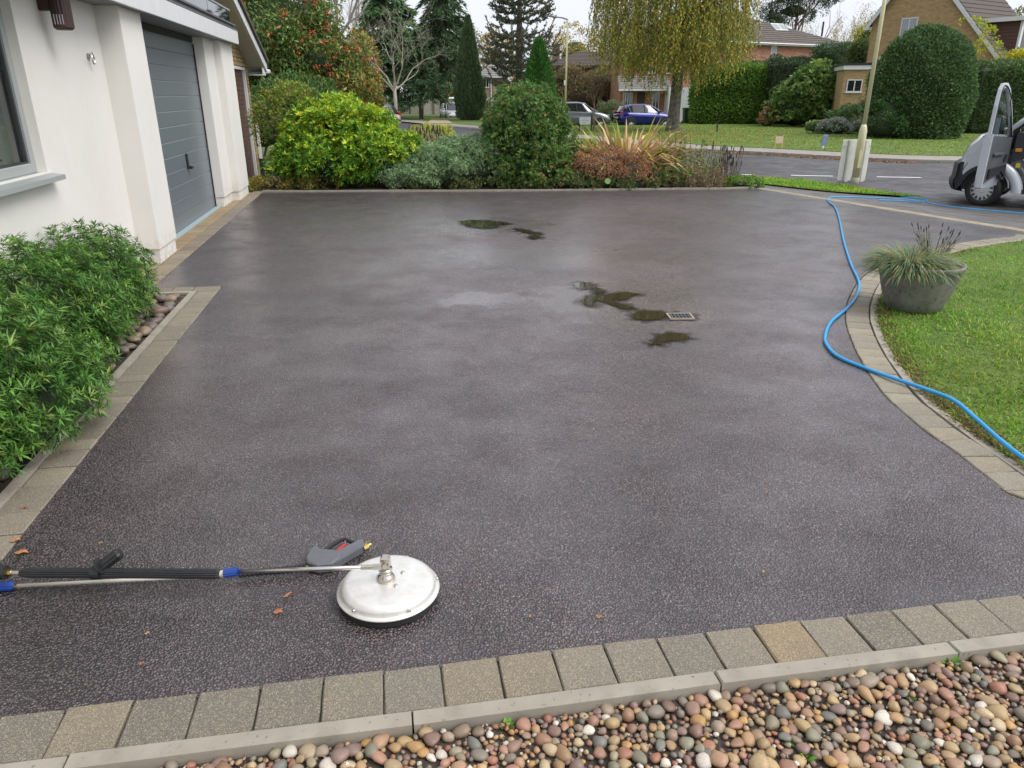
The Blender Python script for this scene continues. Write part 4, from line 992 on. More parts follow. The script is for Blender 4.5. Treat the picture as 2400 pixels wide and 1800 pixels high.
g2 = G_(40, 1373, .018); b = MB(); b.tube([g1, g2], .0068, 10); b.build('lance_tube', mat('cream_tube', (.56, .53, .46), .35), gun, True)
gd_ = (g2 - g1).normalized(); b = MB(); b.tube([g2, g2 + gd_ * .008], .009, 10); b.build('ring', BRASS, gun)
ribbed([g2 + gd_ * .008, g2 + gd_ * .02, g2 + gd_ * .10], [.013, .0165, .0165], 24, 'lance_collar', BLUEP, gun, .06)

# ------------------------------------------------------------------ blue hose
HOSE = mat('blue_hose', (.02, .3, .66), .38, (.03, .35, .7), 9)
hp = [(2560, 517), (2400, 500), (2235, 485), (2150, 471), (2100, 466), (2040, 463.5), (1990, 461.5), (1953, 462), (1940, 467), (1944, 475), (1956, 485), (1966, 510), (1977, 564), (1994, 618), (2013, 662), (2007, 694), (1985, 722), (1948, 754), (1934, 787), (1938, 808), (1964, 835), (2029, 863), (2105, 890), (2170, 912), (2235, 938), (2289, 982), (2344, 1031), (2400, 1074), (2500, 1140)]
hz = [.0] * 22 + [.012, .02, .03, .032, .032, .032, .032]
pts = spline([P(px, py, .013 + z) for (px, py), z in zip(hp, hz)], 260)
o = MB().tube(pts, .0115, 10).build('hose', HOSE, None, True); tag(o, 'bright blue hose snaking over drive, block edging and lawn', 'hose')
pts = spline([P(px, py, .014) for px, py in [(2110, 462.5), (2140, 463.5), (2165, 466.5), (2174, 470.5), (2150, 473), (2095, 470.5), (2060, 468.8)]], 40)
o = MB().tube(pts, .0105, 8).build('hose', HOSE, None, True); tag(o, 'short loose bend of blue hose on the footpath by the verge', 'hose')

# ------------------------------------------------------------------ drain grate
dp = P(1594, 744); dg_ = thing('drain_grate', 'small rectangular drain grate with pale frame set in the drive', 'drain', (dp.x, dp.y, .004), R(1))
wx, wy = .098, .08
b = MB()
for lo, hi in (((-wx, -wy, 0), (wx, -wy + .014, .012)), ((-wx, wy - .014, 0), (wx, wy, .012)), ((-wx, -wy + .0145, 0), (-wx + .014, wy - .0145, .012)), ((wx - .014, -wy + .0145, 0), (wx, wy - .0145, .012))): b.box(lo, hi)
b.build('frame', mat('pale_iron', (.28, .21, .165), .6, (.38, .32, .27), 20), dg_)
MB().box((-wx + .014, -wy + .014, .0015), (wx - .014, wy - .014, .003)).build('sump', mat('black_pit', (.006, .006, .006), .8), dg_)
for i in range(6):
    x = -wx + .03 + i * .0276
    MB().box((x - .004, -wy + .0145, .003), (x + .004, wy - .0145, .010)).build('bar', mat('iron_bar', (.1, .11, .12), .5) if i == 0 else bpy.data.materials['iron_bar'], dg_)
MB().box((-wx + .0145, -.004, .0032), (wx - .0145, .004, .0095)).build('cross_bar', bpy.data.materials['iron_bar'], dg_)

# ------------------------------------------------------------------ planter with blue grass
pp_ = P(2138, 722); PR = .318
pot = thing('planter', 'weathered grey tapered plant pot on the lawn edge', 'planter', pp_)
POTM, t_, b_ = nodes('pot_grey'); c_ = coord(t_)
n1 = noise(t_, c_, 6, 6, .7); n2 = noise(t_, c_, 30, 5, .7)
colr = mixc(t_, mrange(t_, n1.outputs[0], .35, .65, 0, 1), (.145, .145, .128), (.23, .226, .2))
colr = mixc(t_, mrange(t_, n2.outputs[0], .55, .64, 0, .75), colr, (.07, .062, .045))
t_.links.new(colr, b_.inputs['Base Color']); b_.inputs['Roughness'].default_value = .5
hpz = .375
MB().lathe([(0, 0), (.185, 0), (.205, .012), (.235, .08), (.268, .18), (.295, .28), (.31, .345), (.318, .35), (.322, .372), (.318, .385), (.304, .385), (.296, .36), (.29, .32)], 72, None, lambda j: 1 if j % 3 else .988).build('pot', POTM, pot, True)
MB().lathe([(0, .325), (.29, .322)], 40).build('compost', SOIL, pot)
pg = thing('blue_fescue', 'spiky blue green tufted grass with straw tips spilling over the grey pot', 'grass', pp_ + Vector((-.09, 0, .33)))
n = 3000
a = rng.uniform(0, 6.28, n); r0 = .17 * np.sqrt(rng.random(n)); base = np.stack([r0 * np.cos(a), r0 * np.sin(a), np.zeros(n)], 1)
el = np.clip(rng.normal(.75, .4, n), .05, 1.5) * (1 - .5 * r0 / .17) + .1
d = np.stack([np.cos(a) * np.cos(el), np.sin(a) * np.cos(el), np.sin(el)], 1) + rng.normal(0, .12, (n, 3))
T = tints(n, [(.12, .19, .1), (.085, .17, .105), (.18, .21, .1), (.3, .24, .11), (.34, .19, .08)], [.34, .27, .17, .15, .07])
v, f, tt = blades(base, d, rng.uniform(.15, .34, n), .0065, T, rng.uniform(.5, 1.5, n))
link('blades', npmesh('blades', v, f, tt), LEAF, pg)
lv = thing('lavender', 'small lavender with dark dry flower spikes behind the tufted grass in the pot', 'plant', pp_ + Vector((.15, .12, .33)))
b = MB(); hd = MB(); lvp = []; lvd = []
for i in range(60):
    aa = rnd.uniform(0, 6.28); q = rnd.uniform(.1, .5); l = rnd.uniform(.14, .28) if i > 12 else rnd.uniform(.24, .31)
    p0 = Vector((math.cos(aa) * .05, math.sin(aa) * .05, 0)); p1 = p0 + Vector((math.cos(aa) * q * l, math.sin(aa) * q * l, l))
    b.tube([p0, p0.lerp(p1, .6) + Vector((0, 0, .01)), p1], .0016, 4, cap=False)
    if i < 26: hd.tube([p1, p1 + (p1 - p0).normalized() * .015, p1 + (p1 - p0).normalized() * .035], [.003, .0055, .002], 5)
    for k in range(9):
        u = rnd.uniform(.1, .85); lvp.append(p0.lerp(p1, u)); lvd.append((rnd.gauss(0, 1), rnd.gauss(0, 1), rnd.uniform(.2, 1.2)))
b.build('stems', mat('stem_grey', (.16, .15, .1), .8), lv); stuff(hd.build('flower_spikes', mat('dry_spike', (.05, .04, .045), .8), lv))
v, f, tt = leaves(np.array([tuple(q) for q in lvp]), np.array(lvd), .035, .006, tints(len(lvp), [(.14, .17, .1), (.2, .2, .13), (.22, .17, .1)])); link('foliage', npmesh('foliage', v, f, tt), LEAF, lv)

# ------------------------------------------------------------------ single fallen leaves
def fleaf(px, py, ln, wd, rz, col, label):
    p = P(px, py, .008); n = 7; V = []; F = []
    L_ = [(-.5, 0), (-.3, .22), (0, .4), (.25, .3), (.5, .0), (.2, -.36), (-.1, -.3), (-.32, -.2)]
    V = [(x * ln, y * wd, abs(y) * wd * .35 + .004 * math.sin(x * 9)) for x, y in L_] + [(0, 0, 0)]
    F = [(8, i, (i + 1) % 8) for i in range(8)]
    nm = 'fallen_leaf_%s' % round(col[0] * 100); m = bpy.data.materials.get(nm) or mat(nm, col, .6, tuple(c * .6 for c in col), 60)
    o = MB().add(V, F).build('fallen_leaf', m); o.location = p; o.rotation_euler = (rnd.uniform(-.2, .2), rnd.uniform(-.2, .2), rz)
    tag(o, label, 'leaf', 'fallen leaves on the drive')
OR, RU, YE = (.42, .17, .06), (.36, .13, .05), (.45, .3, .1)
fleaf(675, 1394, .05, .016, .9, OR, 'narrow orange leaf on asphalt left of the steel disk, farther of two')
fleaf(652, 1434, .034, .03, .3, RU, 'rust orange leaf on asphalt left of the steel disk, nearer of two')
fleaf(50, 1295, .05, .04, .4, OR, 'orange leaf on the asphalt above the lance at the left edge')
fleaf(36, 1266, .04, .03, .6, OR, 'pale orange leaf on the left block edging near the lance')
fleaf(57, 1190, .03, .02, .2, RU, 'small rust leaf on the left block edging farthest from the lance')
fleaf(1406, 1446, .022, .018, .2, OR, 'small orange leaf just above the middle of the front block row')
fleaf(1243, 1444, .014, .012, .9, YE, 'tiny tan leaf fragment on asphalt right of the steel disk')
fleaf(1798, 1154, .02, .016, .5, RU, 'small red leaf alone on the open asphalt, right of centre')
fleaf(1790, 1340, .018, .014, .5, YE, 'pale yellow leaf on the asphalt at right, above the block row')
fleaf(332, 1555, .018, .014, .3, RU, 'small red leaf near the lower left of the asphalt')
fleaf(345, 1484, .016, .014, .3, YE, 'tiny yellow leaf on the lower left asphalt above the red leaf')
fleaf(236, 1272, .014, .014, .3, YE, 'tiny tan leaf above the side handle of the lance')
fleaf(2268, 782, .035, .03, .3, OR, 'orange leaf lying in the lawn below the pot')
# ------------------------------------------------------------------ shrubs: one builder for bushes of folded leaves
def bush(name, label, loc, lobes, cols, wts=None, L=.05, Wd=.025, per=60, mat_=None, group=None, cat='shrub', coremat=None, updir=.25, stems=6, tilt=.6, jit=.22, corek=.78, top=-.35, fold=.2, squash=.85, clr=None, ros=0, spread=.55):
    """lobes: (cx, cy, cz, rx, ry, rz, nclump, clump_r)"""
    t = thing(name, label, cat, loc, 0, group); parts = []
    for i, (cx, cy, cz, rx, ry, rz, nc, cr) in enumerate(lobes):
        p, d = clumps((cx, cy, cz), (rx, ry, rz), nc, cr, per, top, squash)
        k = p[:, 2] > .01; p, d = p[k], d[k]; n = len(p)
        ax = d * (1 - tilt) + sphere_dirs(n) * tilt + np.array([0, 0, updir])
        T = tints(n, cols, wts, jit)
        if ros:                                        # whorls of leaves at each shoot tip
            ax = unit(d + np.array([0, 0, updir * 1.6]) + rng.normal(0, .3, (n, 3))); e1 = unit(np.cross(ax, rng.normal(size=(n, 3)))); e2 = np.cross(ax, e1)
            if clr: T = clr(p, d, T)
            a0 = rng.uniform(0, 6.28, n)
            for j in range(ros):
                q = a0 + j * 2.399 + rng.normal(0, .2, n); sp_ = rng.uniform(spread * .7, spread * 1.5, (n, 1))
                dd = (e1 * np.cos(q)[:, None] + e2 * np.sin(q)[:, None]) * sp_ + ax * .75
                parts.append(leaves(p - ax * L * .12 * (j / ros), dd, L * rng.uniform(.75, 1.2, n), Wd * rng.uniform(.8, 1.2, n), T * rng.uniform(.85, 1.15, (n, 1)), fold))
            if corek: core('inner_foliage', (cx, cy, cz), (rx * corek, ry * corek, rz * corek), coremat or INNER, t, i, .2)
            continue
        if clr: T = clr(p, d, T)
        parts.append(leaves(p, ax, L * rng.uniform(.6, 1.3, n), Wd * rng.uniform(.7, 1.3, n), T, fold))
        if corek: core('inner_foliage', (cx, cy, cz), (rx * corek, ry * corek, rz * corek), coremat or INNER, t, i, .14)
    v, f, tt = join(parts); link('foliage', npmesh('foliage', v, f, tt), mat_ or LEAF, t)
    if stems:
        r = random.Random(len(label)); b = MB(); x0 = lobes[0]
        for i in range(stems):
            a = r.uniform(0, 6.28); q = Vector((x0[0] + math.cos(a) * x0[3] * .15, x0[1] + math.sin(a) * x0[4] * .15, -.04))
            e = Vector((x0[0] + math.cos(a) * x0[3] * .6, x0[1] + math.sin(a) * x0[4] * .6, x0[2]))
            b.tube([q, q.lerp(e, .5) + Vector((0, 0, .1 * x0[5])), e], [.02, .015, .01], 5)
        b.build('stems', BARK, t)
    return t

# --- palmate-leaved shrub on the left, in three mounds
def palm_bush():
    loc = W(-2.08, 4.4, -.02); t = thing('mexican_orange_shrub', 'glossy green narrow fingered evergreen shrub in the bed by the house wall', 'shrub', loc, HR)
    lobes = [(-.04, -.7, .36, .5, .78, .46, 1000), (-.1, .4, .38, .50, .75, .45, 950), (-.14, 1.45, .36, .44, .7, .40, 800), (.24, -.6, .24, .34, .55, .28, 440), (.02, -1.2, .26, .42, .34, .32, 400), (.02, 1.05, .26, .30, .75, .32, 420), (.13, .15, .22, .28, .55, .26, 340)]
    parts = []; b = MB(); tips = []
    for (cx, cy, cz, rx, ry, rz, n) in lobes:
        u = sphere_dirs(n * 3); u = u[u[:, 2] > -.45][:n]
        rr = rng.uniform(.66, 1.08, (len(u), 1)); p = np.array([cx, cy, cz]) + u * rr * np.array([rx, ry, rz])
        k = p[:, 2] > .03; tips.append((p[k], u[k]))
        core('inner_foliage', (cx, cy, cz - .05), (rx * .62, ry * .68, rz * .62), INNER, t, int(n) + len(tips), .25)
    pts = np.concatenate([a for a, _ in tips]); us = np.concatenate([q for _, q in tips]); n = len(pts)
    ax = unit(us + np.array([0, 0, .8]) + rng.normal(0, .25, (n, 3)))
    for w in range(2):                                             # two whorls of leaflets at each shoot tip, shoots of uneven vigour
        vig = rng.uniform(.65, 1.25, n)
        m = 11 if w == 0 else 9; a0 = rng.uniform(0, 6.28, n)
        e1 = unit(np.cross(ax, rng.normal(size=(n, 3)))); e2 = np.cross(ax, e1)
        base = pts - ax * .035 * w
        col = tints(n, [(.06, .145, .024), (.045, .115, .02), (.09, .185, .035), (.125, .2, .04)] if w == 0 else [(.03, .075, .013), (.04, .09, .016)])
        for j in range(m):
            q = a0 + j * 2 * math.pi / m + rng.normal(0, .15, n)
            d = e1 * np.cos(q)[:, None] + e2 * np.sin(q)[:, None] + ax * (rng.uniform(.25, .7, (n, 1)) if w == 0 else rng.uniform(-.15, .3, (n, 1)))
            parts.append(leaves(base + rng.normal(0, .006, (n, 3)), d, rng.uniform(.036, .062, n) * vig, rng.uniform(.0075, .0115, n) * vig, col * rng.uniform(.85, 1.15, (n, 1)), .22, .75))
    v, f, tt = join(parts); link('foliage', npmesh('foliage', v, f, tt), GLOSSY, t)
    r = random.Random(3)
    for i in range(60):
        k = r.randrange(n); p = Vector(pts[k]); q = Vector((p.x * .5, p.y * .7, 0)); b.tube([q, q.lerp(p, .5) + Vector((0, 0, .05)), p], [.008, .006, .003], 4, cap=False)
    b.build('stems', mat('green_stem', (.1, .11, .05), .7), t)
    fl = MB()
    for (x, y, z) in ((.30, -.2, .45), (-.05, -.9, .78), (.28, -1.2, .4), (.1, .3, .83)):
        for j in range(5):
            a = j * 1.256; fl.add([(x, y, z), (x + .012 * math.cos(a), y + .012 * math.sin(a), z + .006), (x + .015 * math.cos(a + .5), y + .015 * math.sin(a + .5), z + .004), (x + .008 * math.cos(a + .9), y + .008 * math.sin(a + .9), z + .004)], [(0, 1, 2, 3)])
    fl.build('flowers', mat('pale_petal', (.7, .5, .45), .6), t)
palm_bush()

# --- bed behind the drive
gb = lambda px, Y: Vector((gx(px, Y), Y, zt(gx(px, Y), Y)))
YG = [(.215, .3, .024), (.145, .24, .024), (.3, .36, .03), (.09, .17, .022), (.36, .35, .03)]
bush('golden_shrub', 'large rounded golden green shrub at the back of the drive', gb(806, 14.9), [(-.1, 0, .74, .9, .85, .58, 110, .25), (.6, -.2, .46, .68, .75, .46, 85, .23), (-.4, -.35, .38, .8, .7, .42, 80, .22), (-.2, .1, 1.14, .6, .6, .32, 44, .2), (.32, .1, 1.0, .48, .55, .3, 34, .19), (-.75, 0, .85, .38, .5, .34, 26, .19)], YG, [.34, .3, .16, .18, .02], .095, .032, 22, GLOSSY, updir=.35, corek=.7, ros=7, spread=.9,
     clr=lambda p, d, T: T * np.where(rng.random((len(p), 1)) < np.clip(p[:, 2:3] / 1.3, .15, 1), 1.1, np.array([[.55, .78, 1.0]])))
tl = bush('thin_shrub', 'sparse leggy shrub with red tipped leaves left of the golden shrub', gb(662, 15.3), [(0, 0, 1.25, .5, .5, .42, 40, .18), (-.25, .1, .95, .4, .4, .3, 22, .16), (.2, 0, 1.5, .4, .4, .25, 22, .15)], [(.13, .2, .035), (.2, .24, .04), (.3, .15, .06), (.09, .15, .03)], [.4, .25, .12, .23], .06, .025, 60, corek=0, stems=0)
b = MB()
for i in range(9):
    a = rnd.uniform(0, 6.28); b.tube([(math.cos(a) * .12, math.sin(a) * .12, 0), (math.cos(a) * .16, math.sin(a) * .16, .6), (math.cos(a) * .35, math.sin(a) * .35, 1.3)], [.02, .016, .008], 5)
b.build('stems', BARK, tl)
bush('sprawling_ground_plant', 'low yellowing sprawling plant at the foot of the white house corner', gb(612, 14.0), [(0, 0, .06, .42, .25, .1, 30, .1), (.7, .1, .06, .5, .2, .1, 24, .1)], [(.2, .2, .03), (.32, .27, .05), (.1, .14, .03), (.22, .12, .05)], None, .04, .02, 60, corek=0, stems=0)
JC = [(.16, .24, .12), (.22, .31, .16), (.11, .18, .085), (.28, .36, .2)]
bush('spreading_juniper', 'low spreading grey green juniper between the two tall shrubs', gb(1060, 14.6), [(0, 0, .36, .9, .75, .35, 170, .14), (.35, .1, .48, .7, .6, .33, 120, .13), (-.5, -.3, .2, .72, .5, .22, 90, .12)], JC, [.35, .25, .25, .15], .055, .012, 26, LEAF, updir=.25, tilt=.5, corek=.82, ros=7, spread=.8)
bush('low_juniper', 'small low grey juniper hugging the edge in front of the golden shrub', gb(958, 14.1), [(0, 0, .16, .5, .25, .16, 60, .11)], JC, None, .04, .015, 150, updir=.3, corek=.8)
PC = [(.085, .16, .04), (.125, .2, .05), (.055, .11, .03), (.22, .2, .06), (.27, .16, .06)]
bush('dark_dome_shrub', 'tall dark green dome shaped shrub with bronze tips in the middle of the bed', gb(1240, 14.7), [(0, 0, .65, .76, .72, .62, 150, .18), (-.03, 0, 1.18, .66, .6, .52, 120, .17), (.08, -.15, .3, .78, .66, .34, 80, .16)], PC, [.38, .27, .28, .055, .015], .06, .02, 26, GLOSSY, updir=.3, corek=.66, ros=7, spread=.9,
     clr=lambda p, d, T: T)
bush('leafy_euphorbia', 'bright green leafy clump between the dark dome shrub and the strap leaved plant', gb(1372, 15.4), [(0, 0, .38, .4, .35, .34, 40, .13)], [(.15, .25, .03), (.22, .3, .05), (.09, .17, .03)], None, .05, .018, 90, corek=.8)
RUST = [(.27, .135, .075), (.33, .18, .1), (.2, .1, .06), (.24, .17, .09), (.36, .22, .13)]
bush('rusty_shrub', 'low rust brown fading shrub in front of the strap leaved clump', gb(1432, 14.35), [(0, 0, .34, .72, .42, .28, 110, .12), (.3, -.05, .28, .5, .35, .25, 60, .11)], RUST, None, .032, .016, 130, DRY, coremat=INNERB, corek=.82)
bush('green_undergrowth', 'mixed dark green leaves at the foot of the rusty shrub', gb(1455, 14.05), [(-.7, 0, .1, .4, .2, .12, 30, .09), (.2, 0, .08, .6, .16, .1, 40, .09)], [(.06, .11, .03), (.1, .14, .04), (.13, .1, .05)], None, .05, .025, 50, corek=.6, stems=0)
# broad round leaf
lf = MB(); pl = gb(1432, 13.95)
for i in range(14): pass
o = MB().lathe([(0, .012), (.03, .0), (.055, .008)], 14, Matrix.Rotation(R(65), 4, 'X')).build('broad_leaf', mat('pale_green_leaf', (.14, .26, .07), .5)); o.location = pl + Vector((0, -.1, .16)); tag(o, 'single round pale green leaf below the rusty shrub', 'leaf')
# strap-leaved clump
st_ = thing('strap_leaf_clump', 'fountain of long brown and yellow withered strap leaves', 'plant', gb(1475, 15.2))
n = 760; a = rng.uniform(0, 6.28, n); r0 = .4 * np.sqrt(rng.random(n)); base = np.stack([r0 * np.cos(a) * 1.5, r0 * np.sin(a), np.zeros(n)], 1)
el = rng.uniform(.7, 1.45, n); d = np.stack([np.cos(a) * np.cos(el), np.sin(a) * np.cos(el), np.sin(el)], 1)
T = tints(n, [(.36, .24, .13), (.28, .17, .09), (.42, .31, .17), (.33, .33, .05), (.13, .21, .035), (.2, .1, .06)], [.27, .2, .17, .15, .13, .08])
v, f, tt = blades(base, d, rng.uniform(.8, 1.45, n), .045, T, rng.uniform(.2, 1.4, n)); link('strap_leaves', npmesh('strap_leaves', v, f, tt), DRY, st_)
# mixed border plants to the right
def stemmy(name, label, loc, n, h, sp, lc, ll, lw, tip=None, seed=1, leafn=14, stemm=None):
    t = thing(name, label, 'plant', loc); r = random.Random(seed); b = MB(); lp = []; ld = []; hd = MB()
    for i in range(n):
        a = r.uniform(0, 6.28); q = r.random() ** .5; x, y = math.cos(a) * sp * q, math.sin(a) * sp * q * .6; hh = h * r.uniform(.55, 1.1)
        p0 = Vector((x, y, 0)); p1 = Vector((x + r.gauss(0, .1) * h, y + r.gauss(0, .08) * h, hh)); pm = p0.lerp(p1, .5) + Vector((r.gauss(0, .03), r.gauss(0, .03), 0))
        b.tube([p0, pm, p1], [.006, .005, .003], 4, cap=False)
        for k in range(leafn):
            u = r.uniform(.1, 1.0); lp.append(tuple(p0.lerp(p1, u))); ld.append((r.gauss(0, 1), r.gauss(0, 1), r.uniform(-.2, .9)))
        if tip: hd.tube([p1, p1 + Vector((0, 0, tip[0] * .5)), p1 + Vector((0, 0, tip[0]))], [tip[1] * .5, tip[1], tip[1] * .3], 5)
    b.build('stems', stemm or BARK, t)
    if lp:
        v, f, tt = leaves(np.array(lp), np.array(ld), ll * rng.uniform(.6, 1.3, len(lp)), lw, tints(len(lp), lc), .2); link('foliage', npmesh('foliage', v, f, tt), LEAF, t)
    if tip: stuff(hd.build('seed_heads', mat('dark_seed', (.05, .035, .03), .85), t))
    return t
stemmy('rose_bush', 'leggy rose bush with mixed green leaves right of the strap leaved clump', gb(1600, 15.2), 40, .95, .55, [(.1, .17, .05), (.15, .21, .07), (.07, .12, .04), (.24, .16, .07)], .06, .032, seed=4, leafn=26)
stemmy('pale_perennial', 'pale green leafy perennial in the middle of the right border', gb(1655, 14.8), 60, .62, .5, [(.17, .22, .1), (.24, .26, .1), (.12, .17, .06), (.3, .3, .12)], .05, .024, seed=5, leafn=24)
stemmy('hydrangea', 'broad leaved green plant with rusty tinges at the foot of the right border', gb(1585, 14.3), 50, .42, .42, [(.08, .17, .035), (.11, .21, .05), (.28, .12, .06)], .085, .05, seed=6, leafn=14)
stemmy('brown_border_plant', 'low reddish brown withering plant at the front of the right border', gb(1660, 14.25), 60, .38, .5, [(.2, .13, .06), (.16, .15, .05), (.27, .19, .09)], .045, .02, seed=7, leafn=22)
stemmy('dark_seedhead_plant', 'upright dark brown seed heads at the right end of the border', gb(1722, 14.6), 46, .62, .22, [(.12, .1, .05), (.09, .07, .04)], .03, .01, (.09, .012), 8, 8)
bush('low_green_plant', 'low bright green mat plant at the right corner of the bed', gb(1765, 14.35), [(0, 0, .07, .33, .2, .1, 30, .08)], [(.11, .2, .035), (.17, .26, .05), (.07, .14, .03)], None, .04, .02, 70, corek=.6, stems=0)
stemmy('purple_spike', 'single dark flower spike standing above the right border', gb(1686, 15.3), 2, .95, .05, [(.1, .13, .05)], .04, .015, (.2, .02), 9, 6)
r = random.Random(77)
for k, (x0, x1, lab) in enumerate(((-4.2, -2.6, 'low leafy ground cover at the foot of the golden shrub'), (-2.6, -.9, 'low dark ground cover under the spreading juniper'), (-.9, .9, 'low ground cover under the dark dome shrub'))):
    bush('ground_cover', lab, Vector(((x0 + x1) / 2, 14.2, 0)), [(r.uniform(x0, x1) - (x0 + x1) / 2, r.uniform(-.2, .9), .05, .3, .25, .1, 14, .08) for _ in range(16)], [(.06, .1, .03), (.1, .13, .04), (.14, .1, .05), (.05, .08, .03)], None, .045, .022, 36, corek=0, stems=0)
# mid border seen in the gap left of the dome shrub
bush('yellow_mound_shrub', 'small clipped yellow green mound beyond the gap between the shrubs', gb(1012, 20.5), [(0, 0, .72, .62, .5, .35, 60, .14)], [(.3, .34, .03), (.22, .28, .03), (.38, .36, .05)], None, .045, .02, 90)
stemmy('pale_grass_stalks', 'pale straw coloured upright stalks in the gap between the shrubs', gb(1000, 17.3), 130, .82, .42, [(.24, .26, .16), (.34, .3, .2), (.17, .2, .12)], .07, .012, (.14, .011), 10, 10, mat('straw', (.42, .36, .24), .8))
bpy.data.objects['pale_grass_stalks'].children[2].data.materials[0] = mat('straw_head', (.45, .37, .28), .85)
bush('grey_lavender', 'soft grey green lavender mound behind the juniper', gb(1010, 16.6), [(0, 0, .22, .5, .4, .2, 40, .12)], [(.2, .23, .15), (.26, .28, .19), (.15, .18, .1)], None, .06, .012, 90)
bush('orange_tinged_shrub', 'small orange yellow shrub right of the pale stalks', gb(1062, 17.6), [(0, 0, .42, .26, .25, .22, 24, .1)], [(.35, .22, .06), (.3, .27, .05), (.2, .13, .06)], None, .045, .02, 60, coremat=INNERB)
b2 = bush('bronze_low_shrub', 'low bronze shrub behind the golden shrub near the road', gb(960, 18.6), [(0, 0, .45, .35, .3, .3, 24, .12)], [(.2, .13, .05), (.16, .17, .05), (.27, .17, .07)], None, .05, .02, 60, coremat=INNERB)

# ------------------------------------------------------------------ clipped hedges and topiary
def hedge(name, label, loc, sz, cols, n, L=.07, Wd=.04, rz=0, rnd_=.15, cat='hedge', wts=None, m=None):
    t = thing(name, label, cat, loc, rz); sx, sy, sz_ = sz
    areas = [sx * sz_, sx * sz_, sy * sz_, sy * sz_, sx * sy]; k = rng.choice(5, n, p=np.array(areas) / sum(areas))
    u, v = rng.uniform(-1, 1, n), rng.uniform(-1, 1, n); p = np.zeros((n, 3)); d = np.zeros((n, 3))
    hx, hy = sx / 2, sy / 2
    for i, (ax, sg_) in enumerate(((1, -1), (1, 1), (0, -1), (0, 1), (2, 1))):
        q = k == i
        if ax == 1: p[q] = np.stack([u[q] * hx, np.full(q.sum(), sg_ * hy), (v[q] + 1) / 2 * sz_], 1)
        elif ax == 0: p[q] = np.stack([np.full(q.sum(), sg_ * hx), u[q] * hy, (v[q] + 1) / 2 * sz_], 1)
        else: p[q] = np.stack([u[q] * hx, v[q] * hy, np.full(q.sum(), sz_)], 1)
        d[q, ax] = sg_
    # soften the edges, add lumps
    c = np.array([0, 0, sz_ / 2]); e = np.abs((p - c) / np.array([hx, hy, sz_ / 2])) ** 6
    f = 1 - rnd_ * np.clip(e.sum(1) - 1, 0, 2)[:, None] * .5
    p = c + (p - c) * f; p += d * (np.sin(p[:, 0:1] * 3.1) + np.sin(p[:, 2:3] * 3.7 + p[:, 1:2] * 2)) * .05 + rng.normal(0, .05, (n, 3))
    T = tints(n, cols, wts)
    v_, f_, tt = leaves(p, d + sphere_dirs(n) * .9 + np.array([0, 0, .3]), L * rng.uniform(.6, 1.4, n), Wd * rng.uniform(.7, 1.3, n), T, .2, .4)
    link('foliage', npmesh('foliage', v_, f_, tt), m or GLOSSY, t)
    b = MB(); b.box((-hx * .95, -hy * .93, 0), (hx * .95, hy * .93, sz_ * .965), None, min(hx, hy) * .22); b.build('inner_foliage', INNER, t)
    return t
def onl(px, Y, dz=.09): x = gx(px, Y); return Vector((x, Y, zt(x, Y) + dz - .03))
hedge('clipped_hedge', 'tall square clipped bright green hedge right of the birch', onl(1712, 55.5), (5.3, 2.0, 3.75), [(.1, .19, .03), (.14, .235, .04), (.07, .14, .022)], 20000, .15, .09)
hedge('dark_hedge', 'dark blackish green clipped block between bright hedge and laurel', onl(1842, 55.0), (2.9, 2.2, 4.15), [(.04, .065, .033), (.055, .085, .04), (.03, .048, .025)], 9000, .14, .08, 0, .2)
lau = bush('laurel_bush', 'big sloping shiny laurel bush beside the dark hedge', onl(1890, 51), [(.25, 0, 1.6, 2.1, 1.7, 1.65, 150, .38), (.95, .1, 2.3, 1.4, 1.5, 1.25, 90, .36), (-.8, -.2, .9, 1.5, 1.3, .9, 70, .34)], [(.1, .175, .045), (.15, .22, .06), (.06, .12, .03), (.22, .27, .1)], [.35, .25, .28, .12], .22, .1, 16, GLOSSY, corek=.82, ros=6, spread=1.0)
egg = thing('egg_topiary', 'huge egg shaped clipped dark evergreen across the road', 'topiary', onl(2156, 37.5))
n = 34000; u = sphere_dirs(n); hh = 4.8; rz_ = hh / 2
z = np.clip(u[:, 2], -1, 1); prof = np.where(z > 0, np.sqrt(np.clip(1 - np.abs(z) ** 2.3, 0, 1)), np.sqrt(np.clip(1 - .22 * np.abs(z) ** 2, 0, 1)))
az = np.arctan2(u[:, 1], u[:, 0]); zz = rng.uniform(-1, 1, n); prof = np.where(zz > -.1, np.clip(1 - np.abs((zz + .1) / 1.1) ** 2.0, 0, 1) ** .5, 1 - .16 * np.abs((zz + .1) / .9) ** 2)
p = np.stack([np.cos(az) * prof * 2.2, np.sin(az) * prof * 2.1, (zz + 1) * rz_], 1)
dn = unit(np.stack([np.cos(az), np.sin(az), np.clip(zz, 0, 1) ** 1.5 * 1.5], 1))
p += dn * (np.sin(p[:, 2:3] * 2.4 + az[:, None] * 3) * .05 + np.sin(p[:, 0:1] * 4 + p[:, 2:3] * 3.3) * .05) + rng.normal(0, .05, (n, 3))
v, f, tt = leaves(p, dn + sphere_dirs(n) * .9 + np.array([0, 0, .3]), .13 * rng.uniform(.6, 1.4, n), .07, tints(n, [(.06, .11, .04), (.085, .145, .05), (.042, .08, .03), (.14, .18, .075)], [.4, .27, .25, .08]), .2, .4)
link('foliage', npmesh('foliage', v, f, tt), GLOSSY, egg)
prz = [(max(.02, 2.1 * (max(0, 1 - (abs((q + .1) / 1.1)) ** 2.0) ** .5 if q > -.1 else 1 - .16 * ((q + .1) / .9) ** 2)), (q + 1) * rz_ * .985) for q in np.linspace(-1, .97, 16)]
MB().lathe([(a * .97, z_) for a, z_ in prz], 28).build('inner_foliage', INNER, egg, True)
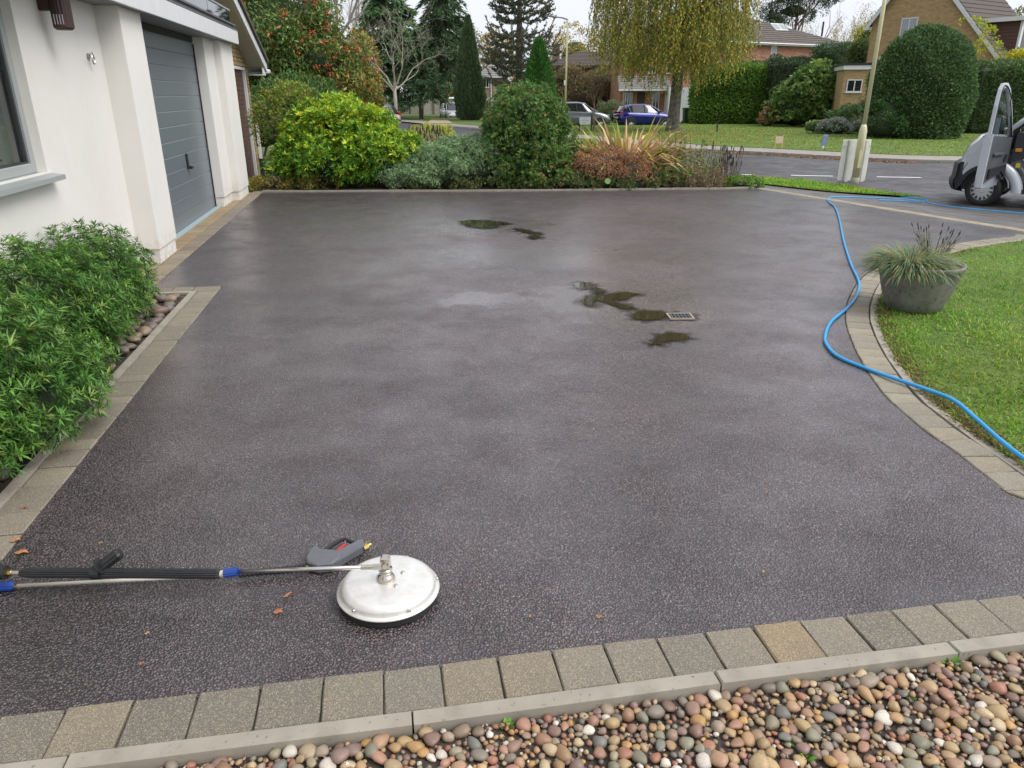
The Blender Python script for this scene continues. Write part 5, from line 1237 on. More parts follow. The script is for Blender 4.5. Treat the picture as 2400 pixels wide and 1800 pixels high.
bush('topiary_skirt', 'low dark evergreen lump at the left foot of the egg topiary', onl(2095, 36.6), [(0, 0, .85, 1.0, .9, .9, 70, .24)], [(.04, .09, .028), (.06, .12, .035), (.03, .065, .02)], None, .13, .07, 90, GLOSSY, corek=.9)
hedge('tall_dark_hedge', 'dark hedge behind the open van door right of the egg topiary', onl(2335, 42.5), (3.3, 2.4, 3.5), [(.045, .085, .032), (.065, .115, .04), (.1, .145, .05)], 14000, .14, .08, 0, .35)
bush('yellow_leaved_shrub', 'golden yellow leaved shrub at the right edge behind the van', onl(2420, 43.5), [(0, 0, 2.5, 2.6, 1.6, 1.5, 120, .4), (-1.2, 0, 2.9, 1.3, 1.2, .9, 50, .3)], [(.46, .36, .03), (.3, .33, .03), (.17, .25, .03), (.52, .38, .04)], [.3, .28, .27, .15], .15, .08, 90, corek=.85)
bush('variegated_climber', 'yellow green climber against the brick gable above the egg topiary', Vector((gx(2283, 43.2), 43.2, 0)), [(.5, .6, 3.9, .6, .4, 1.0, 18, .22), (-.5, .6, 5.1, .6, .3, .2, 8, .16)], [(.36, .36, .03), (.22, .29, .03)], None, .13, .07, 26, corek=0, stems=0)
for px, Y, lobes, cols, lab, nm in [
    (1988, 41.5, [(0, 0, .62, .85, .6, .5, 40, .2), (.4, .3, .95, .6, .5, .45, 30, .2)], [(.07, .13, .05), (.11, .17, .06), (.05, .1, .04)], 'blue green spreading shrub beneath the small brick window', 'spreading_shrub'),
    (2068, 41.0, [(0, 0, .55, .7, .5, .5, 40, .18)], [(.2, .075, .045), (.26, .1, .06), (.12, .1, .05)], 'red leaved shrub behind the near lamp post', 'red_shrub'),
    (2065, 42.6, [(0, 0, 1.3, 1.0, .8, .9, 50, .26), (.5, 0, 1.7, .7, .6, .8, 40, .24)], [(.075, .13, .045), (.12, .16, .06), (.15, .11, .06)], 'loose green shrub against the brick extension behind the lamp post', 'loose_shrub'),
    (1968, 40.6, [(0, 0, .33, .9, .45, .33, 40, .18)], [(.2, .22, .19), (.26, .28, .24), (.15, .17, .13)], 'silver grey lavender mound at the edge of the green', 'silver_shrub'),
    (2032, 40.7, [(0, 0, .34, .5, .4, .32, 30, .16)], [(.24, .25, .2), (.18, .2, .15)], 'smaller silver grey mound right of the lavender at the edge of the green', 'silver_shrub'),
    (1805, 50.5, [(0, 0, .5, .5, .4, .6, 30, .18)], [(.26, .13, .07), (.16, .15, .06), (.3, .2, .1)], 'small reddish shrub between the dark hedge and the laurel', 'red_shrub'),
    (1925, 41.5, [(0, 0, .28, .5, .35, .25, 20, .15)], [(.1, .15, .05), (.07, .11, .04)], 'low dark green plant at the right foot of the laurel', 'low_shrub')]:
    bush(nm, lab, onl(px, Y), lobes, cols, None, .11, .05, 60, corek=.85, stems=4)
# growth above and behind the hedges
for px, py, Y, rx, rz, cols, lab in [
    (1745, 166, 62, 1.9, .75, [(.06, .1, .035), (.09, .13, .04), (.13, .13, .05)], 'dark mixed shrub tops above the bright hedge'),
    (1855, 158, 64, 2.1, .5, [(.26, .32, .03), (.2, .27, .03), (.12, .2, .03)], 'yellow green shrub tops below the red brick wall'),
    (1808, 158, 63, .7, .6, [(.05, .08, .03), (.07, .1, .04)], 'small dark shrub top left of the tall narrow window'),
    (1925, 140, 66, .9, 1.0, [(.03, .075, .035), (.045, .095, .04)], 'dark green conifer in front of the red brick wall, left of a pair'),
    (1960, 140, 65, .8, .95, [(.05, .085, .045), (.07, .11, .05)], 'greyer conifer in front of the red brick wall, right of a pair'),
    (2002, 138, 56, .4, .9, [(.06, .09, .03), (.09, .12, .04)], 'dark shrub top against the corner of the yellow brick house'),
    (2018, 95, 72, 1.1, 1.1, [(.3, .29, .04), (.2, .23, .04)], 'yellowing tree top at the corner of the yellow brick house')]:
    g = onl(px, Y); zc = at(px, py, Y).z - g.z
    t = bush('shrub', lab, g, [(0, 0, zc, rx, rx * .8, rz, 60, rz * .35 + .1), (0, 0, zc * .5, rx * .8, rx * .6, zc * .55, 40, .35)], cols, None, .17, .08, 50, corek=.85, stems=4)
# ------------------------------------------------------------------ trees
def trunk(parent, pts, rad, m=BARK, n=12, name='trunk'):
    b = MB(); b.tube(pts, rad, n); o = b.build(name, m, parent, True); return o
# weeping birch on the green
bp = P(1576, 307, .08); birch = thing('birch_tree', 'large weeping birch with yellowing leaves on the green across the road', 'tree', bp)
b = MB(); r = random.Random(5)
tp = [Vector((0, 0, -.1)), Vector((0, 0, .25)), Vector((.02, 0, 1.2)), Vector((.05, 0, 2.6)), Vector((.0, .1, 5)), Vector((.15, 0, 8.5)), Vector((.1, 0, 12)), Vector((.2, 0, 16))]
b.tube(tp, [.46, .37, .31, .3, .26, .2, .13, .04], 16)
for i, q in enumerate(b.v):                                         # fluted, burred bark
    a = math.atan2(q[1], q[0]); k = 1 + .09 * math.sin(a * 5 + q[2] * 1.3) + .06 * math.sin(a * 9 - q[2] * 2)
    if q[2] < 3: b.v[i] = (q[0] * k, q[1] * k, q[2])
b.build('trunk', mat('birch_bark', (.07, .06, .05), .95, (.24, .215, .18), 6, bs=16, bstr=1, bd=.12), birch, True)
lst = []
for i in range(56):
    z = r.uniform(2.6, 15); a = r.uniform(0, 6.28); ln = (5.6 * (1 - max(0, z - 8) / 13)) * r.uniform(.6, 1.0)
    c = Vector((.05, 0, z)); d = Vector((math.cos(a), math.sin(a), r.uniform(.5, 1.1)))
    limbs(c, d, ln * .5, .05 + .05 * (1 - z / 16), 2, r, .55, (2, 3), .75, .02, .16, .008, 4, lst)
limbmesh(lst, 5).build('limbs', mat('dark_branch', (.06, .05, .042), .9), birch)
ends = [q for p_, _ in lst for q in p_[2:]]
lp, ld, tw = [], [], MB()
for i in range(5200):
    q_ = r.random() ** .5; a = r.uniform(0, 6.28); zc = r.random(); env = (1 - max(0, zc - .72) / .4) ** .6 * (.82 + .18 * min(1, zc / .12))     # crown envelope
    e = Vector((math.cos(a) * 4.25 * q_ * env - .4, math.sin(a) * 4.6 * q_ * env, 4.2 + 14.6 * zc - .8 * q_))
    lump = math.sin(a * 3 + e.z * .7) + math.sin(a * 7 - e.z * 1.1)
    if q_ > .75 and lump < -.9: continue
    h = min(e.z - 1.5 - 1.5 * q_ * q_ - r.uniform(0, 1.7), r.uniform(1.0, 3.8))
    if h < .4: continue
    dx, dy = r.gauss(0, .12), r.gauss(0, .12); hd_ = Vector((e.x, e.y, 0)); hd_ = hd_.normalized() if hd_.length > .1 else Vector((0, 0, 0))
    k = int(h * 11); pr = e
    for j in range(k):
        u = j / k; q = e + hd_ * (.35 * math.sin(u * 1.6)) + Vector((dx * u * h * .4 + r.gauss(0, .05), dy * u * h * .4 + r.gauss(0, .05), -h * u))
        lp.append((q.x, q.y, q.z)); ld.append((r.gauss(0, .5), r.gauss(0, .5), -.9))
    tw.tube([e, e + hd_ * .25 + Vector((dx * h * .2, dy * h * .2, -h * .5)), e + hd_ * .35 + Vector((dx * h * .4, dy * h * .4, -h))], [.007, .005, .003], 3, cap=False)
tw.build('hanging_twigs', bpy.data.materials['dark_branch'], birch)
lp = np.array(lp); n = len(lp)
v, f, tt = leaves(lp, np.array(ld), rng.uniform(.1, .19, n), rng.uniform(.05, .09, n), tints(n, [(.21, .21, .035), (.31, .26, .04), (.15, .18, .035), (.4, .26, .045), (.1, .14, .035)], [.33, .22, .23, .1, .12]), .15, .3)
link('crown', npmesh('crown', v, f, tt), LEAF, birch)
print('birch leaves', n)

# rowan-like tree with red berries behind the brick garage
def ytree(name, label, loc, h, lobes, cols, wts, L, Wd, per, m=None, barkm=BARK, tr=.16, coremat=INNER, corek=.7, clr=None, lean=0):
    t = bush(name, label, loc, lobes, cols, wts, L, Wd, per, m, None, 'tree', coremat, .15, 0, .75, .25, corek, -.8, .2, .85, clr)
    for c in t.children:
        if c.name.startswith('foliage'): c.name = 'crown'
    trunk(t, [(0, 0, -.1), (lean * .3, 0, h * .3), (lean, 0, h * .7)], [tr, tr * .8, tr * .35], barkm)
    lst = []; rr = random.Random(int(h * 10))
    for i in range(9): limbs((lean * .4, 0, h * (.2 + .05 * i)), (rr.gauss(0, 1), rr.gauss(0, 1), .8), h * .25, tr * .4, 2, rr, .6, out=lst)
    limbmesh(lst).build('limbs', barkm, t); return t
rl = Vector((gx(655, 25), 25, zt(gx(655, 25), 25)))
row = ytree('rowan_tree', 'big green tree with red berry clusters behind the brick garage', rl, 7, [(-.35, 0, 3.7, 2.1, 2.1, 2.0, 170, .52), (-1.1, 0, 5.6, 1.6, 1.8, 1.5, 100, .5), (1.2, -.2, 2.6, 1.5, 1.5, 1.2, 80, .45), (2.0, -.3, 1.8, 1.1, 1.1, .8, 50, .38), (-1.4, 0, 2.4, 1.3, 1.3, 1.3, 60, .45)], [(.08, .14, .035), (.115, .18, .045), (.05, .1, .028), (.2, .18, .05), (.3, .15, .06)], [.36, .26, .26, .08, .04], .15, .055, 140, GLOSSY, corek=.62,
            clr=lambda p, d, T: T * (1 + np.clip((p[:, 0:1] - 1.0) / 2, 0, 1) * np.array([[.55, .05, 0]])))
br = MB(); r = random.Random(8)
for i in range(260):
    u = Vector((r.gauss(0, 1), r.gauss(0, 1) - .6, r.gauss(0, .9) + .15)).normalized(); c = r.choice([(-.35, 0, 3.7, 2.25, 2.25, 2.1), (-1.1, 0, 5.6, 1.75, 1.95, 1.6), (1.2, -.2, 2.6, 1.6, 1.6, 1.3), (2.0, -.3, 1.8, 1.2, 1.2, .9)])
    k = 1.06; q = Vector((c[0] + u.x * c[3] * k, c[1] + u.y * c[4] * k, c[2] + u.z * c[5] * k))
    for j in range(7):
        w_ = q + Vector((r.gauss(0, .05), r.gauss(0, .05), r.gauss(0, .04))); s_ = .03
        br.add([w_ + Vector(o_) * s_ for o_ in ((1, 0, 0), (-1, 0, 0), (0, 1, 0), (0, -1, 0), (0, 0, 1), (0, 0, -1))], [(0, 2, 4), (2, 1, 4), (1, 3, 4), (3, 0, 4), (2, 0, 5), (1, 2, 5), (3, 1, 5), (0, 3, 5)])
br.build('berries', mat('red_berry', (.46, .075, .03), .45), row, True)
bush('dark_understory', 'dark evergreen undergrowth beneath the berry tree beside the garage', Vector((gx(640, 21.5), 21.5, zt(gx(640, 21.5), 21.5))), [(-.6, 0, .9, 1.0, .8, .9, 50, .3), (.7, .6, 1.1, 1.0, .8, 1.0, 50, .3)], [(.06, .11, .03), (.09, .15, .04), (.04, .08, .025)], None, .12, .05, 60, corek=.8)
pa_ = [(-4.9, 15.5), (-4.0, 16.0), (-4.3, 19), (-5.0, 24), (-6.2, 24), (-5.9, 19)]
struct(MB().add([(x, y, zt(x, y) + .01) for x, y in pa_], [tuple(range(len(pa_)))]).build('side_path', PATHM))

# bare trees
def bare(name, label, px, Y, h, r0, seed, barkm, depth=5, spread=.55, first=.3, up=.1, kids=(2, 3), fork=None, droop=0, nl=6):
    g = onl(px, Y, 0.03); t = thing(name, label, 'tree', g); rr = random.Random(seed); lst = []
    trunk(t, [(0, 0, -.1), (.03, 0, h * first * .5), (0, .02, h * first)], [r0 * 1.25, r0, r0 * .85], barkm)
    for i in range(nl):
        a = i * 6.28 / nl + rr.uniform(-.4, .4)
        limbs((0, 0, h * first * rr.uniform(.75, 1.0)), (math.cos(a) * spread * 1.3, math.sin(a) * spread * 1.3, 1), h * .26, r0 * .5, depth, rr, spread, kids, .74, up, .16, .006, 4, lst, droop)
    limbmesh(lst, 5).build('branches', barkm, t); return t, lst
PALEB = mat('pale_bark', (.3, .26, .2), .85, (.42, .37, .3), 5)
bare('bare_magnolia', 'pale bare spreading tree in front of the dark conifers', 925, 58, 8.6, .13, 12, PALEB, 5, .6, .3, .05, (2, 3))
bare('bare_oak', 'tall bare tree behind the berry tree', 797, 60, 16, .26, 21, GREYBARK, 5, .55, .35, .06, (2, 3))
bare('far_bare_tree', 'fine twigged bare tree far behind the conifers, left of the dark spruce', 868, 85, 15, .22, 33, GREYBARK, 5, .5, .25, .06, (2, 3))
sp, sl_ = bare('bare_sapling', 'thin brown twiggy sapling beside the notice board', 1394, 43.0, 3.4, .035, 41, mat('brown_twig', (.18, .12, .09), .9), 2, .35, .45, .2, (2, 2), nl=4)

# conifers
def conifer(name, label, px, Y, h, rmax, cols, wts=None, droop=.25, n=120, L=.28, Wd=.05, gap=0, taper=1.0, dens=26, seed=1, z0=.05, up=.0, m=None):
    g = onl(px, Y, 0.03); t = thing(name, label, 'tree', g); rr = random.Random(seed)
    trunk(t, [(0, 0, -.1), (0, 0, h * .5), (0, 0, h)], [.02 * h + .05, .012 * h + .03, .02], BARK)
    br = MB(); lp = []; ld = []
    for i in range(n):
        u = rr.random() ** .8; z = h * (z0 + (1 - z0) * u); rad = rmax * (1 - u) ** taper * rr.uniform(.72, 1.08) + .12; a = rr.uniform(0, 6.28)
        d = Vector((math.cos(a), math.sin(a), 0)); pts = []
        for j in range(6):
            q = j / 5; pts.append(Vector((0, 0, z)) + d * rad * q + Vector((0, 0, rad * (up * q - droop * q * q))))
        br.tube(pts, [.03, .026, .022, .017, .012, .006], 4, cap=False)
        sd_ = Vector((-d.y, d.x, 0))
        for j in range(int(dens * rad) + 6):
            q = rr.random() ** .6; k = min(4, int(q * 5)); p = pts[k].lerp(pts[k + 1], q * 5 - k) + sd_ * rr.gauss(0, .13 * rad * (1.1 - q * .6)) + Vector((0, 0, rr.gauss(0, .05)))
            lp.append(tuple(p)); ld.append(tuple(d * rr.uniform(.3, 1) + sd_ * rr.gauss(0, .6) + Vector((0, 0, rr.uniform(-.7, .25) - droop * .6))))
    br.build('branches', BARK, t); n_ = len(lp)
    v, f, tt = leaves(np.array(lp), np.array(ld), L * rng.uniform(.6, 1.3, n_), Wd * rng.uniform(.7, 1.3, n_), tints(n_, cols, wts), .2, .5)
    link('crown', npmesh('crown', v, f, tt), m or LEAF, t); return t
DG = [(.055, .095, .045), (.075, .125, .055), (.038, .07, .035)]
conifer('green_spruce', 'broad dark green spruce behind the pale bare tree', 918, 70, 15.5, 4.4, [(.075, .145, .06), (.105, .18, .07), (.05, .1, .042)], None, .25, 330, .5, .13, dens=34, seed=2, z0=.14)
conifer('drooping_cedar', 'tall dark drooping conifer left of the narrow cypress', 1040, 74, 18, 3.4, DG, None, .55, 300, .5, .11, dens=34, seed=3, z0=.16, taper=.75)
conifer('side_spruce', 'lower dark spruce between the tall conifers', 985, 66, 7, 2.6, DG, None, .3, 170, .4, .1, dens=30, seed=4, z0=.2)
cyp = thing('narrow_cypress', 'narrow columnar grey green cypress by the road', 'tree', onl(1100, 64, .03))
n = 20000; zz = rng.random(n) ** .9; rad = 1.15 * np.where(zz < .25, .82 + .18 * zz / .25, (1 - (zz - .25) / .75) ** .8) * rng.uniform(.8, 1.06, n); a = rng.uniform(0, 6.28, n); rad *= 1 + .12 * np.sin(a * 5 + zz * 9) + .1 * np.sin(zz * 40 + a * 2) * rng.random(n)
p = np.stack([np.cos(a) * rad, np.sin(a) * rad, .1 + zz * 7.45], 1); d = np.stack([np.cos(a) * .4, np.sin(a) * .4, np.ones(n)], 1) + rng.normal(0, .2, (n, 3))
v, f, tt = leaves(p, d, .3 * rng.uniform(.6, 1.3, n), .07, tints(n, [(.065, .11, .05), (.1, .15, .065), (.045, .075, .036)], None, .4), .2, .4); link('crown', npmesh('crown', v, f, tt), LEAF, cyp)
MB().lathe([(.02, 0), (.8, .05), (.98, 2), (.75, 4.2), (.4, 6.3), (.02, 7.2)], 16).build('inner_foliage', INNER, cyp, True); trunk(cyp, [(0, 0, -.1), (0, 0, 4)], [.16, .1])
gc = thing('green_conical_conifer', 'small bright green conical conifer behind the dark dome shrub', 'tree', onl(1262, 36, .03))
n = 14000; zz = rng.random(n); rad = 1.05 * (1 - zz) ** .75 * rng.uniform(.75, 1.08, n) + .03; a = rng.uniform(0, 6.28, n); rad *= 1 + .14 * np.sin(a * 6 + zz * 12)
p = np.stack([np.cos(a) * rad, np.sin(a) * rad, .1 + zz * 4.1], 1); d = np.stack([np.cos(a), np.sin(a), np.full(n, .9)], 1) + rng.normal(0, .25, (n, 3))
v, f, tt = leaves(p, d, .17 * rng.uniform(.6, 1.3, n), .045, tints(n, [(.055, .14, .03), (.08, .18, .04), (.035, .095, .022)], None, .35), .2, .4); link('crown', npmesh('crown', v, f, tt), LEAF, gc)
MB().lathe([(.02, 0), (.85, .05), (.75, 1.2), (.4, 2.6), (.02, 3.9)], 16).build('inner_foliage', INNER, gc, True); trunk(gc, [(0, 0, -.1), (0, 0, 2)], [.09, .06])

# monkey puzzle
mpz = thing('monkey_puzzle_tree', 'monkey puzzle tree with upcurved spiny branches beyond the road', 'tree', onl(1217, 60, .03)); r = random.Random(14)
trunk(mpz, [(0, 0, -.1), (0, 0, 6), (0, 0, 14)], [.3, .22, .06], mat('puzzle_bark', (.1, .08, .07), .95, (.16, .13, .11), 6, bs=20, bstr=.7, bd=.03))
lp, ld, lc = [], [], []; br = MB()
def ropes(pts, rad, k):
    br.tube(pts, [rad * .4] * len(pts), 4, cap=False)
    for i in range(k):
        u = r.random() * (len(pts) - 1.001); j = int(u); p = pts[j].lerp(pts[j + 1], u - j); t_ = (pts[j + 1] - pts[j]).normalized()
        s_ = Vector((r.gauss(0, 1), r.gauss(0, 1), r.gauss(0, 1))); s_ = (s_ - t_ * s_.dot(t_)).normalized()
        lp.append(tuple(p + s_ * rad * .3)); ld.append(tuple(s_ * .8 + t_ * .9))
for w_ in range(20):
    z = 3.3 + w_ * .55; rm = 3.1 * (1 - max(0, z - 5.5) / 10.5) * (1 if z > 4.6 else .8); nb_ = 6
    for k in range(nb_):
        a = k * 6.28 / nb_ + w_ * .7 + r.uniform(-.25, .25); d = Vector((math.cos(a), math.sin(a), 0)); s0 = r.uniform(.8, 1.08) * rm
        dr_ = .35 if z < 7 else .12
        pts = [Vector((0, 0, z)) + d * s0 * q + Vector((0, 0, s0 * (-dr_ * math.sin(q * 2.4) + .5 * q ** 3 + r.uniform(-.04, .04)))) for q in (0, .2, .4, .6, .8, 1.0)]
        ropes(pts, .085, int(40 * s0))
        for sgn_ in (-1, 1):
            for q in (.45, .68, .85):
                if r.random() < .62:
                    e = pts[0].lerp(pts[-1], q); e.z = pts[int(q * 5)].z; sd_ = Vector((-d.y, d.x, 0)) * sgn_; ln = s0 * .34 * (1.3 - q)+.15
                    ropes([e, e + (sd_ * .8 + d * .5) * ln * .5, e + (sd_ * .9 + d * .8) * ln + Vector((0, 0, .3 * ln))], .1, int(42 * ln) + 10)
br.build('branches', BARK, mpz); n = len(lp)
v, f, tt = leaves(np.array(lp), np.array(ld), .19 * rng.uniform(.7, 1.2, n), .075, tints(n, [(.06, .085, .05), (.085, .11, .065), (.04, .06, .036)]), .2, .4); link('crown', npmesh('crown', v, f, tt), LEAF, mpz)

# far backdrop trees
def ftree(name, label, px, Y, h, w_, cols, wts=None, n=60, L=.35, barkm=BARK, corek=.5, z0=.35):
    g = onl(px, Y, 0.0)
    return ytree(name, label, g, h, [(0, 0, h * (z0 + .35), w_, w_, h * .34, n, w_ * .28), (w_ * .3, 0, h * z0, w_ * .8, w_ * .8, h * .22, n // 2, w_ * .26)], cols, wts, L, L * .45, 70, None, barkm, .02 * h, INNER, corek)
ftree('autumn_tree', 'orange brown autumn tree between the berry tree and the dark spruce', 848, 66, 6.4, 1.5, [(.28, .17, .06), (.33, .22, .08), (.17, .16, .06)], None, 60, .22, corek=.4)
ftree('autumn_tree', 'yellow autumn tree top behind the brown hipped roof', 1345, 112, 10.2, 3.6, [(.36, .26, .06), (.3, .24, .08), (.22, .2, .07)], None, 60)
ftree('autumn_tree', 'pale orange distant tree left of the monkey puzzle', 1160, 120, 10, 2.6, [(.4, .25, .11), (.3, .24, .12), (.36, .32, .2)], None, 50)
pn = ytree('scots_pine', 'dark scots pine behind the red brick house', onl(1845, 98), 17.5, [(-2.6, 0, 14.0, 3.4, 2.6, 2.2, 60, .95), (1.2, 0, 14.8, 3.4, 2.6, 1.9, 60, .9), (3.0, 0, 13.0, 1.7, 1.7, 1.0, 24, .7), (-.5, 0, 11.2, 3, 2, 1.2, 36, .8), (-3, 0, 17.0, 3, 2.5, 2.0, 40, .9)], [(.075, .105, .065), (.1, .135, .085), (.05, .075, .045)], None, .4, .09, 110, None, mat('pine_bark', (.2, .12, .09), .9), .3, corek=.5)
# distant half-bare birch
fb, fl = bare('far_birch', 'half bare distant birch between the red and yellow brick houses', 1960, 90, 12.5, .15, 52, GREYBARK, 4, .3, .35, .05, (2, 3), droop=.5)
e = [q for p_, _ in fl for q in p_[1:]]; lp = []; ld = []; r = random.Random(9)
for i in range(700):
    q = r.choice(e); h = r.uniform(.8, 2.6)
    for j in range(int(h * 5)): u = q + Vector((r.gauss(0, .12), r.gauss(0, .12), -h * j / (h * 5))); lp.append(tuple(u)); ld.append((r.gauss(0, .5), r.gauss(0, .5), -1))
n = len(lp); v, f, tt = leaves(np.array(lp), np.array(ld), .2, .08, tints(n, [(.34, .28, .1), (.26, .24, .1), (.3, .27, .2)])); link('crown', npmesh('crown', v, f, tt), LEAF, fb)
bush('brown_shrubbery', 'tall brownish shrub mass behind the silver car', onl(1365, 68), [(0, 0, 2.0, 2.6, 1.5, 2.0, 110, .45), (-1.6, 0, 2.4, 1.6, 1.2, 1.8, 60, .4), (1.6, 0, 2.2, 1.6, 1.2, 1.9, 60, .4)], [(.2, .135, .075), (.15, .14, .06), (.25, .18, .11), (.1, .11, .045)], None, .16, .06, 75, DRY, coremat=INNERB, corek=.75)
bush('low_round_bush', 'low grey green bush between the silver and blue cars', onl(1432, 57.5), [(0, 0, .75, .95, .7, .75, 60, .2)], [(.13, .16, .08), (.17, .19, .1), (.1, .12, .06)], None, .08, .035, 80, corek=.88)
# far belt of trees closing the horizon
for i, (px, Y, h, w_) in enumerate([(560, 80, 9, 5), (700, 95, 11, 6), (1010, 120, 12, 7), (1480, 125, 11, 6), (1660, 120, 12, 7), (2150, 130, 13, 8), (2390, 110, 12, 7), (300, 90, 12, 7), (2700, 100, 12, 7)]):
    ftree('distant_tree', ['distant green tree left of the berry tree', 'distant tree behind the berry tree', 'distant tree behind the drooping conifer', 'distant tree behind the birch, left side', 'distant tree behind the birch, right side', 'distant tree behind the yellow brick house', 'distant tree at the far right behind the houses', 'distant tree hidden behind the white house', 'distant tree beyond the right edge'][i], px, Y, h, w_, [(.1, .13, .06), (.14, .16, .07), (.2, .18, .08)], None, 50, .5, corek=.7, z0=.3)
# ------------------------------------------------------------------ houses across the road
def wallplane(A, ang):
    """returns f(px,py) -> (local x along wall, world z) for the vertical plane through A at angle ang"""
    dx, dy = math.cos(ang), math.sin(ang); nx_, ny_ = -dy, dx
    def f(px, py):
        d = ray(px, py); t = (A.x * nx_ + A.y * ny_) / (d[0] * nx_ + d[1] * ny_); q = Vector((d[0] * t, d[1] * t))
        return ((q.x - A.x) * dx + (q.y - A.y) * dy, H + d[2] * t)
    return f
def window(parent, x0, x1, z0, z1, y=0, mull=1, sill=True, fr=.06, m=WHITE, gl=None):
    """white framed window standing 3 mm proud of a wall at local y; returns its frame"""
    b = MB(); yb, yf = y + .05, y - .03
    b.box((x0, yf, z0), (x0 + fr, yb, z1)); b.box((x1 - fr, yf, z0), (x1, yb, z1)); b.box((x0 + fr, yf, z1 - fr), (x1 - fr, yb, z1)); b.box((x0 + fr, yf, z0), (x1 - fr, yb, z0 + fr))
    for k in range(mull): c = x0 + (x1 - x0) * (k + 1) / (mull + 1); b.box((c - fr * .5, yf + .004, z0 + fr), (c + fr * .5, yb, z1 - fr))
    w_ = b.build('window', m, parent)
    MB().box((x0 + fr, y - .012, z0 + fr), (x1 - fr, y - .006, z1 - fr)).build('pane', gl or GLASS, w_)
    if sill: MB().box((x0 - .06, y - .09, z0 - .05), (x1 + .06, y - .004, z0 - .003)).build('sill', m, w_)
    return w_
def courses(parent, lo0, lo1, hi0, hi1, n, m, name='tile_course', th=.03):
    """overlapping tile courses from the eave line lo to the ridge line hi"""
    lo0, lo1, hi0, hi1 = map(Vector, (lo0, lo1, hi0, hi1)); nrm = (lo1 - lo0).cross(hi0 - lo0).normalized()
    if nrm.z < 0: nrm = -nrm
    for i in range(n):
        a, b_ = i / n, (i + 1) / n; p = [lo0.lerp(hi0, a), lo1.lerp(hi1, a), lo1.lerp(hi1, b_), lo0.lerp(hi0, b_)]
        V = [p[0] + nrm * th, p[1] + nrm * th, p[2] + nrm * .006, p[3] + nrm * .006, p[0], p[1]]
        o = MB().add(V, [(0, 1, 2, 3), (4, 5, 1, 0)]).build(name, m, parent)
        if o.data.polygons[0].normal.dot(nrm) < 0: o.data.flip_normals()
def slab(parent, name, m, pts, th=.05):
    pts = [Vector(p) for p in pts]; nrm = (pts[1] - pts[0]).cross(pts[2] - pts[1]).normalized(); n = len(pts)
    V = pts + [p - nrm * th for p in pts]
    return MB().add(V, [tuple(range(n)), tuple(range(n, 2 * n))[::-1]] + [(i + n, (i + 1) % n + n, (i + 1) % n, i) for i in range(n)]).build(name, m, parent)

# yellow brick gable house at the right
Ay = at(2019, 218, 52.0); ang = math.atan2(-8, 5)
Ay = Vector((Ay.x, Ay.y, 0)); fy = wallplane(Ay, ang); gz = zt(Ay.x, Ay.y) - .05
yh = thing('yellow_brick_house', 'yellow brick gabled house with steep brown roof and dormer at the right', 'house', (Ay.x, Ay.y, 0), ang)
eL = fy(2028, 55); eR = fy(2368, 165); ap_ = fy(2171, -106)
MB().prism([(0, gz), (eR[0], gz), (eR[0], eR[1]), (ap_[0], ap_[1]), (0, eL[1])], -5, 0, Matrix(((1, 0, 0, 0), (0, 0, -1, 0), (0, 1, 0, 0), (0, 0, 0, 1)))).build('wall', YBRICK, yh)
def gslope(p, q, side):
    (x0, z0), (x1, z1) = p, q; d = Vector((x1 - x0, 0, z1 - z0)).normalized(); x0 -= d.x * .35; z0 -= d.z * .35
    nn = Vector((-d.z, 0, d.x)) if d.x > 0 else Vector((d.z, 0, -d.x)); nn = nn if nn.z > 0 else -nn
    a, c = Vector((x0, -.3, z0)) + nn * .08, Vector((x1, -.3, z1)) + nn * .08
    courses(yh, a, a + Vector((0, 5.6, 0)), c, c + Vector((0, 5.6, 0)), 26, TILEB, th=.035)
    slab(yh, 'bargeboard', WHITE, [Vector((x0, -.31, z0)) + nn * .07, Vector((x0, -.31, z0)) - nn * .14, Vector((x1, -.31, z1)) - nn * .14, Vector((x1, -.31, z1)) + nn * .07], .03)
    slab(yh, 'soffit', WHITE, [Vector((x0, -.28, z0)), Vector((x0, 0, z0)), Vector((x1, 0, z1)), Vector((x1, -.28, z1))], .02)
gslope((0, eL[1]), ap_, 0); gslope((eR[0], eR[1]), ap_, 1)
b = MB(); b.box((-.4, -.3, eL[1] - .42), (-.02, .0, eL[1] - .25)); b.build('eave_box', WHITE, yh)
MB().tube([(eR[0] + .45, -.3, eR[1] - .22), (eR[0] + .45, 5, eR[1] - .22)], .06, 8).build('gutter', UPVC, yh)
w0, w1 = fy(2106, 95), fy(2153, 44); window(yh, w0[0], w1[0], w0[1], w1[1] + .1, 0, 1, gl=PALEGLASS)
MB().box((fy(2063, 137)[0], -.12, fy(2063, 139)[1]), (fy(2068, 137)[0], -.003, fy(2063, 133)[1])).build('outside_light', UPVC, yh)
